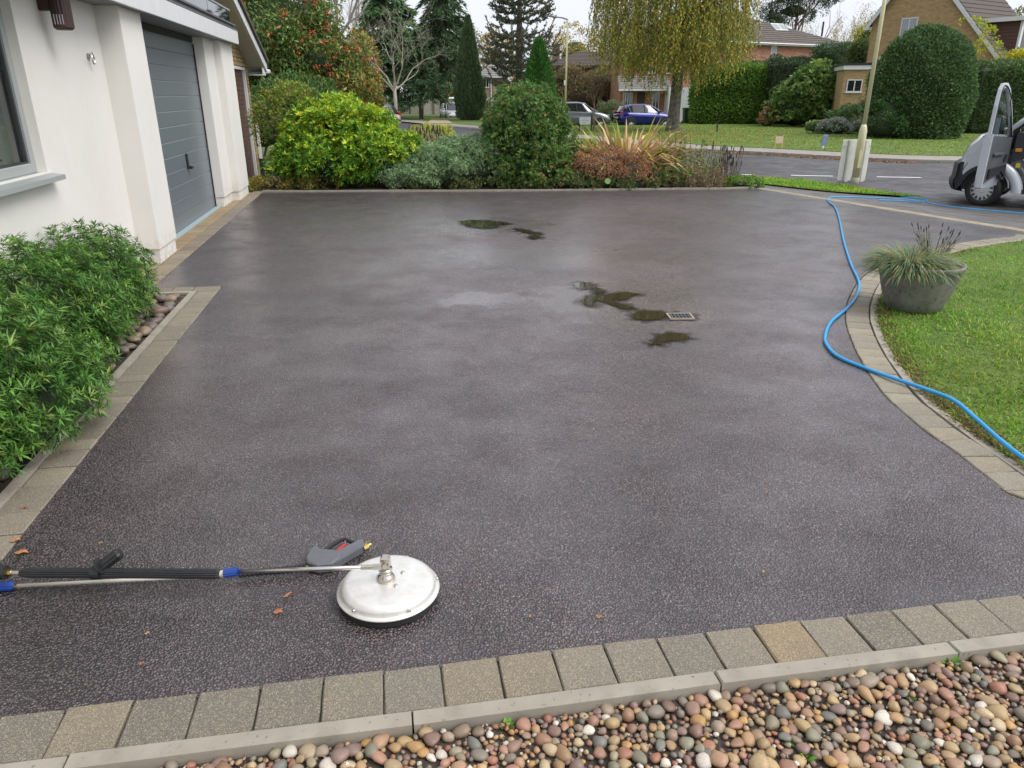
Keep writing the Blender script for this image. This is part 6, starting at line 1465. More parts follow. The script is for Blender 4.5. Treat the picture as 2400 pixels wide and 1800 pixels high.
# dormer on the right-hand roof slope, facing along +x of the house
dm = MB(); xs_, xe = ap_[0] + 1.3, eR[0] - .55; zs = eR[1] + (ap_[1] - eR[1]) * (eR[0] - xe) / (eR[0] - ap_[0])
ztop = zs + 2.0; y0, y1 = 1.2, 4.6
MB().box((xs_, y0, zs), (xe, y1, ztop)).build('dormer_cheek', mat('hung_tile', (.1, .05, .045), .85, (.13, .065, .055), 5), yh)
for k in range(11): MB().add([(xs_, y0 - .03, zs + k * .18), (xe, y0 - .03, zs + k * .18), (xe, y0 - .004, zs + k * .18 + .178), (xs_, y0 - .004, zs + k * .18 + .178)], [(0, 1, 2, 3)]).build('hung_tile_course', bpy.data.materials['hung_tile'], yh)
MB().box((xs_ - .2, y0 - .35, ztop + .003), (xe + .3, y1 + .3, ztop + .22)).build('dormer_roof', WHITE, yh)
d_ = MB(); d_.box((xe + .003, y0 + .05, zs + .35), (xe + .08, y1 - .05, ztop - .05)); dw = d_.build('dormer_window', WHITE, yh)
for k in range(3): MB().box((xe + .082, y0 + .2 + k * 1.08, zs + .5), (xe + .09, y0 + 1.15 + k * 1.08, ztop - .2)).build('pane', GLASS, dw)
b = MB(); b.box((xe - .02, y0 - .06, zs + .2), (xe + .1, y0 + .045, ztop)); b.build('dormer_post', WHITE, yh)
# flat roofed extension in front
Ae = at(1972, 218, 46.5); ange = R(-14); Ae = Vector((Ae.x, Ae.y, 0)); fe = wallplane(Ae, ange); gze = zt(Ae.x, Ae.y)
ex = thing('brick_extension', 'flat roofed yellow brick extension with small white window behind the lamp post', 'house', (Ae.x, Ae.y, 0), ange)
xr = fe(2210, 200)[0]; zf0 = fe(2000, 164)[1]; zf1 = fe(2000, 153)[1]
MB().box((0, 0, gze - .1), (xr, 4.0, zf0 + .1)).build('wall', YBRICK, ex)
xm = fe(2052, 160)[0]
MB().box((-.1, -.12, zf0 + .02), (xm, 4.1, zf1)).build('fascia', UPVC, ex)
MB().box((xm + .003, -.2, zf0), (xr + .1, 4.1, zf1 + .1)).build('white_fascia', WHITE, ex)
MB().box((-.14, -.16, zf1 + .003), (xm, 4.1, zf1 + .12)).build('roof_edge', mat('felt', (.03, .03, .034), .8), ex)
MB().box((xm + .003, -.24, zf1 + .103), (xr + .1, 4.1, zf1 + .2)).build('roof_edge', bpy.data.materials['felt'], ex)
w0, w1 = fe(1982, 216), fe(2023, 186); window(ex, w0[0], w1[0], w0[1], w1[1], 0, 1)
MB().tube([(fe(2080, 171)[0], -.01, fe(2080, 171)[1]), (fe(2080, 171)[0], -.09, fe(2080, 171)[1])], .09, 12).build('flue', BLACKP, ex)

# red brick house with hipped roof
Ar = at(1700, 218, 74.0); angr = R(28); Ar = Vector((Ar.x, Ar.y, 0)); frh = wallplane(Ar, angr); gzr = zt(Ar.x, Ar.y)
rh = thing('red_brick_house', 'red brick house with grey hipped roof and skylight behind the hedges', 'house', (Ar.x, Ar.y, 0), angr)
xl, xr = frh(1590, 110)[0], frh(1990, 110)[0]; ze = frh(1870, 106)[1]
MB().box((xl, 0, gzr - .2), (xr, 8, ze)).build('wall', RBRICK, rh)
rg = frh(1722, 22); xa = min(rg[0], xr - 4.5); za = ze + 3.3
eo = .45; lo0, lo1 = (xl - eo, -eo, ze + .1), (xr + eo, -eo, ze + .1)
courses(rh, lo0, lo1, (xl + 4, 4, za), (xa, 4, za), 17, TILE, th=.045)
courses(rh, (xr + eo, -eo, ze + .1), (xr + eo, 8 + eo, ze + .1), (xa, 4, za), (xa + .01, 4.01, za), 17, TILE, th=.045)
courses(rh, (xl - eo, 8 + eo, ze + .1), (xl - eo, -eo, ze + .1), (xl + 4, 4.01, za), (xl + 4, 4, za), 12, TILE, th=.045)
MB().box((xl - eo, -eo - .02, ze - .12), (xr + eo, -.003, ze + .095)).build('fascia', WHITE, rh); MB().box((xr + .003, -eo + .01, ze - .12), (xr + eo, 8, ze + .095)).build('fascia', WHITE, rh)
MB().tube([(xl - eo, -eo - .08, ze + .03), (xr + eo + .1, -eo - .08, ze + .03)], .065, 8).build('gutter', UPVC, rh)
x = frh(1979, 130)[0]; MB().tube([(xr + .2, -eo - .05, ze - .02), (xr - .25, -.1, ze - .7), (xr - .25, -.1, ze - 4)], .045, 8).build('downpipe', UPVC, rh)
w0, w1 = frh(1803, 152), frh(1821, 109); window(rh, w0[0], w1[0], w0[1] - .6, ze - .13, 0, 0, gl=PALEGLASS)
sx = frh(1850, 100)[0]; sl0 = Vector((0, (4 + eo), za - ze - .1)).normalized(); k0_, k1_ = .36, .56
def rp(x, k): return Vector((x, -eo + (4 + eo) * k, ze + .1 + (za - ze - .1) * k))
up_ = Vector((0, -sl0.z, sl0.y))
fr_ = slab(rh, 'skylight', UPVC, [rp(sx - .75, k0_) + up_ * .12, rp(sx + .85, k0_) + up_ * .12, rp(sx + .85, k1_) + up_ * .12, rp(sx - .75, k1_) + up_ * .12], .1)
for s_ in (0, 1): slab(fr_, 'pane', PALEGLASS, [rp(sx - .68 + s_ * .8, k0_ + .02) + up_ * .127, rp(sx + .0 + s_ * .8, k0_ + .02) + up_ * .127, rp(sx + .0 + s_ * .8, k1_ - .02) + up_ * .127, rp(sx - .68 + s_ * .8, k1_ - .02) + up_ * .127], .004)
MB().tube([(frh(1958, 90)[0] - .6, 1.2, ze + 1.0), (frh(1958, 90)[0] - .6, 1.2, ze + 2.3)], .09, 8).build('vent_pipe', BLACKP, rh)

# small red brick house with porch roof behind the birch
Ap_ = at(1452, 218, 61.0); Ap_ = Vector((Ap_.x, Ap_.y, 0)); fp_ = wallplane(Ap_, 0); gzp = zt(Ap_.x, Ap_.y)
ph = thing('red_brick_cottage', 'red brick house with grey tiled porch roof and white windows behind the birch', 'house', (Ap_.x, Ap_.y, 0), 0)
xr = fp_(1640, 200)[0]; zg = fp_(1500, 209)[1]; zr2 = fp_(1500, 178)[1]
MB().box((0, 0, gzp), (xr, 6, zg + 2.3)).build('wall', RBRICK, ph)
courses(ph, (-.2, -1.0, zg + .05), (fp_(1566, 200)[0], -1.0, zg + .05), (-.2, 0, zr2), (fp_(1566, 200)[0], 0, zr2), 6, mat('pale_tile', (.2, .19, .18), .75, (.28, .265, .25), 3), th=.05)
MB().box((-.2, -1.04, zg - .12), (fp_(1566, 200)[0], -.92, zg + .04)).build('fascia', WHITE, ph)
w0, w1 = fp_(1459, 250), fp_(1483, 217); window(ph, w0[0], w1[0], w0[1] - .1, w1[1], 0, 3)
w0, w1 = fp_(1527, 262), fp_(1546, 216); window(ph, w0[0], w1[0], w0[1], w1[1], 0, 1, False)
w0 = fp_(1490, 290); w1 = fp_(1512, 214); MB().box((w0[0], -.03, gzp), (w1[0], -.003, w1[1])).build('front_door', mat('brown_door', (.07, .045, .035), .6), ph)
w0, w1 = fp_(1520, 172), fp_(1538, 146); window(ph, w0[0], w1[0], w0[1], w1[1], 0, 1)
w0, w1 = fp_(1562, 172), fp_(1580, 146); window(ph, w0[0], w1[0], w0[1], w1[1], 0, 1)
xw0, xw1 = fp_(1556, 250)[0], fp_(1626, 250)[0]
wg = MB().box((xw0, -1.6, gzp), (xw1, -.003, fp_(1600, 205)[1])).build('white_garage_front', WHITE, ph)
courses(ph, (-.4, -.4, zg + 2.3), (xr + .4, -.4, zg + 2.3), (1.5, 3, zg + 4.0), (xr - 1.5, 3, zg + 4.0), 12, TILE, th=.045)
courses(ph, (xr + .4, -.4, zg + 2.3), (xr + .4, 6.4, zg + 2.3), (xr - 1.5, 3, zg + 4.0), (xr - 1.5, 3.01, zg + 4.0), 12, TILE, th=.045)
# brown roofed house in the middle distance
Ab = at(1290, 218, 88); Ab = Vector((Ab.x, Ab.y, 0)); fb_ = wallplane(Ab, 0); gzb = zt(Ab.x, Ab.y)
bh = thing('brown_roofed_house', 'distant brown brick house with dark hipped roof behind the shrubs', 'house', (Ab.x, Ab.y, 0), 0)
xr = fb_(1500, 200)[0]; ze = fb_(1350, 153)[1]; za = fb_(1350, 116)[1]; xa0 = fb_(1362, 116)[0]
MB().box((0, 0, gzb), (xr, 8, ze)).build('wall', mat('brown_brick', (.15, .095, .07), .9, (.2, .13, .1), 2), bh)
courses(bh, (-.5, -.5, ze), (xr + .5, -.5, ze), (xa0, 4, za), (xr - 3, 4, za), 10, TILEB, th=.05)
courses(bh, (-.5, 8.5, ze), (-.5, -.5, ze), (xa0, 4.01, za), (xa0, 4, za), 10, TILEB, th=.05)
MB().box((-.5, -.52, ze - .25), (xr + .5, -.45, ze - .01)).build('fascia', mat('dark_fascia', (.03, .024, .02), .7), bh)
MB().box((.3, 2.5, za - 1.2), (1.1, 3.3, za + .7)).build('chimney', bpy.data.materials['brown_brick'], bh)
for k in (1.2, 4.2): window(bh, k, k + 1.2, ze - 2.0, ze - .7, 0, 1)
# pale brick house at the left of the monkey puzzle
Al = at(1128, 218, 82); Al = Vector((Al.x, Al.y, 0)); fl_ = wallplane(Al, 0); gzl = zt(Al.x, Al.y)
lh = thing('pale_brick_house', 'pale buff brick house with small gabled porch left of the monkey puzzle tree', 'house', (Al.x, Al.y, 0), 0)
xr = fl_(1190, 200)[0]; ze = fl_(1150, 178)[1]
BUFF = brickmat('buff_brick', (.42, .28, .17), (.36, .23, .14), (.34, .3, .25))
MB().box((0, 0, gzl), (xr, 6, ze)).build('wall', BUFF, lh)
courses(lh, (-.4, -.4, ze), (xr + .4, -.4, ze), (1.2, 3, ze + 1.5), (xr - .8, 3, ze + 1.5), 8, bpy.data.materials['pale_tile'], th=.05)
MB().box((-.4, -.42, ze - .18), (xr + .4, -.38, ze - .002)).build('fascia', WHITE, lh)
w0, w1 = fl_(1133, 205), fl_(1146, 184); window(lh, w0[0], w1[0], w0[1], w1[1], 0, 1)
MB().tube([(fl_(1151, 200)[0], -.08, gzl), (fl_(1151, 200)[0], -.08, ze)], .06, 8).build('downpipe', UPVC, lh)
courses(lh, (fl_(1126, 236)[0], -1.6, fl_(1140, 240)[1]), (fl_(1160, 236)[0], -1.6, fl_(1140, 240)[1]), (fl_(1126, 236)[0], 0, fl_(1140, 228)[1]), (fl_(1160, 236)[0], 0, fl_(1140, 228)[1]), 4, bpy.data.materials['pale_tile'])
Ag = at(1150, 218, 76); gg = thing('gabled_outbuilding', 'small grey roofed gabled building half hidden behind the dome shrub', 'outbuilding', (Ag.x, Ag.y, 0), 0); fg = wallplane(Ag, 0)
x0, x1 = fg(1152, 230)[0], fg(1205, 230)[0]; z0, z1 = fg(1160, 226)[1], fg(1160, 193)[1]
MB().prism([(x0 + .2, zt(Ag.x, Ag.y)), (x1 + 1.4, zt(Ag.x, Ag.y)), (x1 + 1.4, z0), ((x0 + x1) / 2 + .4, z1 - .1), (x0 + .2, z0)], -4, 0, UP).build('wall', mat('dark_cladding', (.09, .06, .045), .8), gg)
xm = (x0 + x1) / 2 + .4
for sx_, xx in ((-1, x0), (1, x1 + 1.6)): courses(gg, (xx, -.3, z0 - .1), (xx, 4, z0 - .1), (xm, -.3, z1), (xm, 4, z1), 6, bpy.data.materials['pale_tile'], th=.05)
slab(gg, 'bargeboard', mat('dark_board', (.06, .04, .03), .7), [(x0, -.33, z0 - .1), (x0, -.33, z0 - .3), (xm, -.33, z1 - .2), (xm, -.33, z1)], .03)

# far white fence at the left with posts, and its greenery
fx = [(880, 84), (905, 84), (935, 84), (958, 83), (990, 82), (1015, 82), (1034, 82), (1048, 82)]
fn = thing('white_fence', 'pale panelled garden fence under the conifers at the left', 'fence', (0, 0, 0))
FW = mat('weathered_white', (.5, .47, .42), .8, (.38, .36, .32), 3)
for (p0, Y0), (p1, Y1) in zip(fx, fx[1:]):
    a, c = Vector((gx(p0, Y0), Y0, zt(gx(p0, Y0), Y0))), Vector((gx(p1, Y1), Y1, zt(gx(p1, Y1), Y1))); hF = 1.75
    for k in range(6):
        z0, z1 = .1 + k * .27, .1 + k * .27 + .25
        MB().add([a + Vector((0, .0, z0)), c + Vector((0, 0, z0)), c + Vector((0, 0, z1)), a + Vector((0, 0, z1)), a + Vector((0, .04, z0)), c + Vector((0, .04, z0)), c + Vector((0, .04, z1)), a + Vector((0, .04, z1))], [(0, 1, 2, 3), (7, 6, 5, 4), (3, 2, 6, 7), (0, 4, 5, 1)]).build('fence_board', FW, fn)
    MB().box((a.x - .07, a.y - .12, a.z - .2), (a.x + .07, a.y - .01, a.z + hF)).build('fence_post', mat('brown_post', (.16, .12, .09), .9) if p0 == 880 else bpy.data.materials['brown_post'], fn)
# pale brown garage drive beyond the road
dq = [P(1000, 289, .09), P(1060, 289, .09), P(1050, 282, .09), P(1010, 281, .09)]
struct(MB().add([q + Vector((0, 0, .02)) for q in dq], [(0, 1, 2, 3)]).build('far_drive', mat('tan_gravel', (.4, .31, .2), .9, (.46, .37, .25), 3)))

# ------------------------------------------------------------------ lamp posts
POST = mat('lamp_post_paint', (.56, .54, .31), .55, (.64, .6, .39), 3)
lb = P(2003, 428, .0)
lp1 = thing('lamp_post', 'tall khaki lamp post on the verge in front of the white sign', 'lamp post', lb)
MB().tube([(0, 0, -.1), (0, 0, .12)], [.1, .1], 20).build('base', mat('grey_base', (.25, .25, .22), .7, (.3, .3, .2), 6), lp1, True)
MB().tube([(0, 0, .12), (0, 0, 1.18), (0, 0, 1.26), (0, 0, 1.32)], [.088, .088, .07, .05], 20).build('column_base', POST, lp1, True)
MB().tube([(0, 0, 1.31), (0, 0, 6.0)], [.05, .036], 16).build('column', POST, lp1, True)
MB().box((-.04, -.0905, .35), (.04, -.086, .75)).build('door_panel', POST, lp1)
def lamphead(parent, z, d):
    MB().tube(spline([(0, 0, z), (d * .15, 0, z + .12), (d * .8, 0, z + .18)], 8), .028, 8).build('bracket_arm', bpy.data.materials['grey_base'], parent)
    MB().lathe([(0, -.07), (.09, -.06), (.13, 0), (.1, .05), (0, .06)], 14, Matrix.Translation((d * 1.05, 0, z + .19)) @ Matrix.Diagonal((2.0, .9, .8, 1))).build('lantern', bpy.data.materials['grey_base'], parent, True)
lamphead(lp1, 6.0, .9)
lf_ = onl(1326, 42, -.02); lp2 = thing('lamp_post', 'far lamp post with bent arm beside the monkey puzzle tree', 'lamp post', lf_)
zt2 = at(1334, 45, 42).z - lf_.z
MB().tube([(0, 0, -.1), (0, 0, 1.3), (0, 0, 1.4)], [.085, .085, .05], 14).build('column_base', POST, lp2, True)
MB().tube([(0, 0, 1.39), (0, 0, zt2)], [.055, .04], 12).build('column', POST, lp2, True)
MB().tube([(0, 0, zt2 - .02), (-.25, 0, zt2 + .06), (-.55, 0, zt2 + .1)], [.04, .035, .03], 8).build('bracket_arm', mat('lamp_grey', (.22, .22, .23), .6), lp2)
MB().lathe([(0, -.05), (.07, -.05), (.09, 0), (.07, .04), (0, .05)], 12, Matrix.Translation((-.75, 0, zt2 + .12)) @ Matrix.Rotation(R(8), 4, 'Y') @ Matrix.Diagonal((3.0, 1.1, .9, 1))).build('lantern', bpy.data.materials['lamp_grey'], lp2, True)
MB().box((-.11, -.11, 2.5), (-.03, -.06, 2.75)).build('number_plate', UPVC, lp2)
# back of the white street sign behind the near post
sg_ = thing('sign_board', 'white rectangular sign board seen from behind at the foot of the lamp post', 'sign', lb + Vector((.02, .22, .02)), R(4))
SIGNM = mat('dirty_white', (.78, .78, .73), .6, (.66, .66, .58), 5)
MB().box((-.36, 0, .0), (.33, .02, .95), None, .008).build('board', SIGNM, sg_)
for x in (-.21, .19): MB().box((x - .035, -.012, .01), (x - .01, -.001, .94)).build('channel', mat('channel_grey', (.3, .3, .27), .6) if x < 0 else bpy.data.materials['channel_grey'], sg_); MB().box((x + .02, -.016, -.1), (x + .10, -.001, .94)).build('batten', SIGNM, sg_)
MB().box((-.35, -.012, .80), (-.25, -.001, .84)).build('cross_batten', SIGNM, sg_); MB().box((.30, -.012, .80), (.325, -.001, .84)).build('cross_batten', SIGNM, sg_)
# notice board across the road
nbp = onl(1381, 43.5, .03); fnb = wallplane(Vector((nbp.x, nbp.y, 0)), 0)
nbd = thing('notice_board', 'small white notice board on black legs at the edge of the green', 'sign', nbp)
x0, x1 = fnb(1358, 290)[0], fnb(1384, 290)[0]; z0, z1 = fnb(1370, 292)[1] - nbp.z, fnb(1370, 275)[1] - nbp.z
MB().box((x0, -.02, z0), (x1, .02, z1)).build('board', WHITE, nbd)
for x in (x0, x1 + .06): MB().box((x - .035, -.03, -.1), (x + .035, .03, z1 + (.12 if x > x0 else -.3))).build('leg', BLACKP, nbd)
INK = mat('sign_ink', (.35, .35, .4), .7)
for k in range(3): MB().box((x0 + .1, -.024, z1 - .1 - k * .09), (x0 + .1 + (.3, .42, .25)[k], -.021, z1 - .07 - k * .09)).build('print', INK, nbd)
# little markers on the green
ym = P(1567, 339, .1); yt = thing('yellow_marker_sign', 'small yellow framed marker sign stuck in the green by the pavement', 'sign', P(1824, 347, .09) )
k = 1 / ppm(30)
for dx in (-.13, .13): MB().box((dx - .018, -.012, -.05), (dx + .018, .012, .46)).build('post', mat('yellow_paint', (.55, .38, .06), .6) if dx < 0 else bpy.data.materials['yellow_paint'], yt)
MB().box((-.14, -.016, .17), (.14, -.0125, .43)).build('panel', mat('pale_panel', (.5, .36, .25), .7, (.6, .5, .35), 9), yt)
bm_ = thing('blue_marker_post', 'short blue marker post stuck in the green by the pavement', 'post', P(1928, 349, .09)); bm_.rotation_euler = (0, R(6), 0)
MB().box((-.09, -.025, .12), (.09, .025, .5), None, .015).build('panel', mat('faded_blue', (.14, .18, .34), .6, (.22, .26, .4), 12), bm_); MB().box((-.03, -.02, -.1), (.03, .02, .118)).build('stake', UPVC, bm_)
# green wheeled bin by the hedge
gbn = onl(1615, 56.5); gn = thing('green_bin', 'dark green wheeled bin beside the clipped hedge', 'bin', gbn)
MB().add([(-.24, -.3, .05), (.24, -.3, .05), (.24, .3, .05), (-.24, .3, .05), (-.29, -.37, 1.0), (.29, -.37, 1.0), (.29, .37, 1.0), (-.29, .37, 1.0)], [(3, 2, 1, 0), (4, 5, 6, 7), (0, 1, 5, 4), (1, 2, 6, 5), (2, 3, 7, 6), (3, 0, 4, 7)]).build('body', mat('bin_green', (.02, .08, .045), .5), gn)
MB().box((-.31, -.4, 1.003), (.31, .42, 1.07), None, .02).build('lid', bpy.data.materials['bin_green'], gn)
for x in (-.3, .26): MB().tube([(x, .3, .1), (x + .04, .3, .1)], .1, 12).build('wheel', RUBBER, gn)
# ------------------------------------------------------------------ vehicles
def paint(name, col, metal=.35): return mat(name, col, .22, tuple(c * .93 for c in col), 2, metal=metal, coat=.6)
def wheel(parent, x, y, r, side, w_=.2, steer=0, spokes=5):
    M_ = Matrix.Translation((x, y, r)) @ Matrix.Rotation(steer, 4, 'Z') @ Matrix.Rotation(R(-90) * side, 4, 'X')
    o = MB().lathe([(r * .62, -w_ * .5), (r * .9, -w_ * .5), (r, -w_ * .35), (r, w_ * .35), (r * .93, w_ * .5), (r * .68, w_ * .5), (r * .64, w_ * .4)], 32, M_, None, False).build('wheel', RUBBER, parent, True)
    b = MB(); b.lathe([(0, w_ * .38), (r * .16, w_ * .4), (r * .2, w_ * .34), (r * .66, w_ * .3), (r * .67, w_ * .42), (r * .63, w_ * .44)], 32, M_, None, False); b.build('rim', mat('alloy', (.62, .62, .63), .35, metal=.25) if 'alloy' not in bpy.data.materials else bpy.data.materials['alloy'], o)
    b = MB()
    for k in range(spokes):
        a = 6.283 * k / spokes; stp = 6.283 / spokes; q0, q1 = a + .2 * stp, a + .8 * stp
        b.add([M_ @ Vector((rr * r * math.cos(q), rr * r * math.sin(q), w_ * .385)) for rr, q in ((.32 if spokes < 10 else .42, (q0 * .6 + q1 * .4)), (.32 if spokes < 10 else .42, (q0 * .4 + q1 * .6)), (.63, q1), (.63, q0))], [(0, 1, 2, 3)])
    b.build('rim_openings', BLACKP, o)
    return o
def hatchback(name, label, loc, rz, pm, hgt=1.48, ln=3.95, hw=.86, rear=True, kick=0):
    c = thing(name, label, 'car', loc, rz); k = ln / 3.95; h = hgt / 1.48
    st = [(-1.97, .45, .72, .62), (-1.92, .33, .86, .76), (-1.75, .24, .97, .82), (-1.4, .2, .98, .85), (-.7, .18, .97, .86), (.2, .18, .94, .86), (.85, .18, .92, .86), (1.25, .2, .86, .85), (1.6, .22, .78, .82), (1.85, .28, .66, .74), (1.97, .38, .54, .58)]
    V = []; n = 10
    for x, zb, zt_, w_ in st:
        w_ = w_ / .86 * hw
        for sx in (1, -1):
            q = [(w_ * .9, zb), (w_, zb + .14), (w_ * 1.0, zt_ * .7), (w_ * .96, zt_ - .05), (w_ * .84, zt_)]
            V += [(x * k, sx * y, z * h) for y, z in (q if sx == 1 else q[::-1])]
    F = []
    for i in range(len(st) - 1):
        for j in range(n): F.append((i * n + j, i * n + (j + 1) % n, (i + 1) * n + (j + 1) % n, (i + 1) * n + j))
    F += [tuple(range(n))[::-1], tuple((len(st) - 1) * n + j for j in range(n))]
    o = MB().add(V, F).build('body', pm, c, True)
    bm = bmesh.new(); bm.from_mesh(o.data); bmesh.ops.recalc_face_normals(bm, faces=bm.faces); bm.to_mesh(o.data); bm.free()
    gh = [(-1.9, .94, .98, .72, .66), (-1.62, .96, 1.33, .77, .58), (-1.1, .96, 1.455, .78, .6), (-.3, .95, 1.48, .78, .61), (.25, .93, 1.42, .77, .59), (1.08, .9, .925, .73, .66)]
    if kick: gh = [(-1.95, .94, 1.0, .74, .68), (-1.85, .96, 1.42, .77, .6), (-1.2, .96, 1.47, .78, .6), (-.2, .95, 1.48, .78, .61), (.3, .93, 1.42, .77, .59), (.95, .9, .925, .73, .66)]
    V = []; Fg = []; Fp = []
    for x, zb, zr, wb, wr in gh:
        for y, z in ((wb, zb), (wr + .02, zr - .07), (wr * .85, zr), (-wr * .85, zr), (-wr - .02, zr - .07), (-wb, zb)): V.append((x * k, y / .86 * hw, z * h))
    for i in range(len(gh) - 1):
        for j in range(5):
            q = (i * 6 + j, i * 6 + j + 1, (i + 1) * 6 + j + 1, (i + 1) * 6 + j)
            if j in (1, 2, 3) and 1 <= i <= 3: Fp.append(q)
            elif j in (0, 4) and i == 0: Fp.append(q)
            else: Fg.append(q)
    for nm, ff, mm in (('glazing', Fg, GLASS), ('roof', Fp, pm)):
        o = MB().add(V, ff).build(nm, mm, c, True); bm = bmesh.new(); bm.from_mesh(o.data); bmesh.ops.delete(bm, geom=[v for v in bm.verts if not v.link_faces], context='VERTS')
        bmesh.ops.recalc_face_normals(bm, faces=bm.faces); bm.to_mesh(o.data); bm.free()
    for sx in (1, -1):
        y_ = lambda w_: sx * w_ / .86 * hw
        MB().tube([(1.08 * k, y_(.735), .9 * h), (.25 * k, y_(.615), 1.36 * h)], .03, 6).build('windscreen_pillar', pm, c)
        MB().tube([(-.25 * k, y_(.785), .95 * h), (-.32 * k, y_(.635), 1.41 * h)], .025, 6).build('door_pillar', BLACKP, c)
        MB().tube([(-1.3 * k, y_(.78), .96 * h), (-1.45 * k, y_(.62), 1.32 * h)], .05, 6).build('rear_pillar', pm, c)
        MB().box((.72 * k, sx * (hw + .02) - .07, .93 * h), (.86 * k, sx * (hw + .02) + .07, 1.06 * h), None, .03).build('mirror', pm, c)
        for xx in (-1.22, 1.24):
            b = MB(); b.lathe([(.27, 0), (.36, 0), (.36, .012), (.27, .012)], 28, Matrix.Translation((xx * k, sx * hw * (.995 if sx > 0 else .995), .32)) @ Matrix.Rotation(R(-90) * sx, 4, 'X'), None, False); b.build('wheel_arch', BLACKP, c)
            wheel(c, xx * k, sx * (hw - .085), .31, sx)
        MB().box((-1.93 * k, sx * hw * .72 - .1, .74 * h), (-1.80 * k, sx * hw * .72 + .15 * (sx > 0) + .1 * (sx < 0) - .02, 1.05 * h), None, .04).build('tail_light', mat('tail_red', (.45, .02, .015), .25) if 'tail_red' not in bpy.data.materials else bpy.data.materials['tail_red'], c)
        MB().box((1.62 * k, sx * hw * .7 - .1, .62 * h), (1.84 * k, sx * hw * .7 + .1, .76 * h), None, .03).build('headlight', PALEGLASS, c)
        MB().box((-1.955 * k, sx * hw * .66 - .09, .40 * h), (-1.925 * k, sx * hw * .66 + .09, .45 * h)).build('reflector', bpy.data.materials['tail_red'], c)
    MB().box((-1.975 * k, -.26, .56 * h), (-1.95 * k, .26, .68 * h)).build('number_plate', mat('plate_yellow', (.6, .42, .04), .5) if 'plate_yellow' not in bpy.data.materials else bpy.data.materials['plate_yellow'], c)
    MB().box((-1.9 * k, -.6, .24), (1.9 * k, .6, .30)).build('underbody', BLACKP, c)
    return c
BLUE = paint('metallic_blue', (.008, .014, .17), .3); SILV = paint('silver_grey', (.2, .215, .23), .5); WHT = paint('white_car_paint', (.6, .6, .6), 0)
def carz(px, py, Y): x = gx(px, Y); return Vector((x, Y, at(px, py, Y).z))
hatchback('parked_car', 'metallic blue three door hatchback parked beyond the green by the birch', carz(1512, 297.5, 53.5), R(14), BLUE)
hatchback('parked_car', 'silver grey car with its bonnet showing right of the dark dome shrub', carz(1358, 298.5, 53), R(6), SILV, 1.62, 4.2, .9, kick=1)
hatchback('parked_car', 'white car at the far left beside the narrow cypress', carz(1060, 285, 70), R(-75), WHT, 1.6, 4.1, .88, kick=1)
hatchback('parked_car', 'pale car roof showing above the golden shrub at the left', Vector((gx(858, 47), 47, zt(gx(858, 47), 47))), R(150), paint('pale_silver', (.45, .47, .52), .3))

# van with its passenger door open
vc = P(2297, 482); hd_ = math.atan2(.62, -.785); hv = Vector((math.cos(hd_), math.sin(hd_), 0)); lf2 = Vector((-hv.y, hv.x, 0))
vo = vc - lf2 * .86
van = thing('van', 'silver van with black bumper and its passenger door standing open', 'van', vo, hd_)
VS = paint('van_silver', (.56, .59, .63), .15); VB = mat('van_black', (.018, .02, .024), .55, (.026, .028, .032), 6); VT = mat('van_trim', (.07, .076, .088), .65, (.085, .092, .105), 6)
HWV = .95
def cr(y): return .15 * abs(y / HWV) ** 4
def vloft(name, prof, m, ys=13, y0=-HWV, y1=HWV, sq=1.0):
    V = []; F = []; n = len(prof)
    for j in range(ys):
        y = y0 + (y1 - y0) * j / (ys - 1)
        for x, z in prof: V.append((x - cr(y) * sq * max(0, min(1, (x + .5) / 1.0)), y, z))
    for j in range(ys - 1):
        for i in range(n - 1): F.append((j * n + i, j * n + i + 1, (j + 1) * n + i + 1, (j + 1) * n + i))
    o = MB().add(V, F).build(name, m, van, True); return o
vloft('bonnet', [(-.38, 1.43), (-.2, 1.41), (.08, 1.36), (.3, 1.27), (.44, 1.1), (.52, .92), (.54, .78)], VS)
vloft('bumper', [(.53, .785), (.61, .78), (.645, .74), (.65, .50), (.68, .47), (.67, .36), (.62, .27), (.42, .24)], VB)
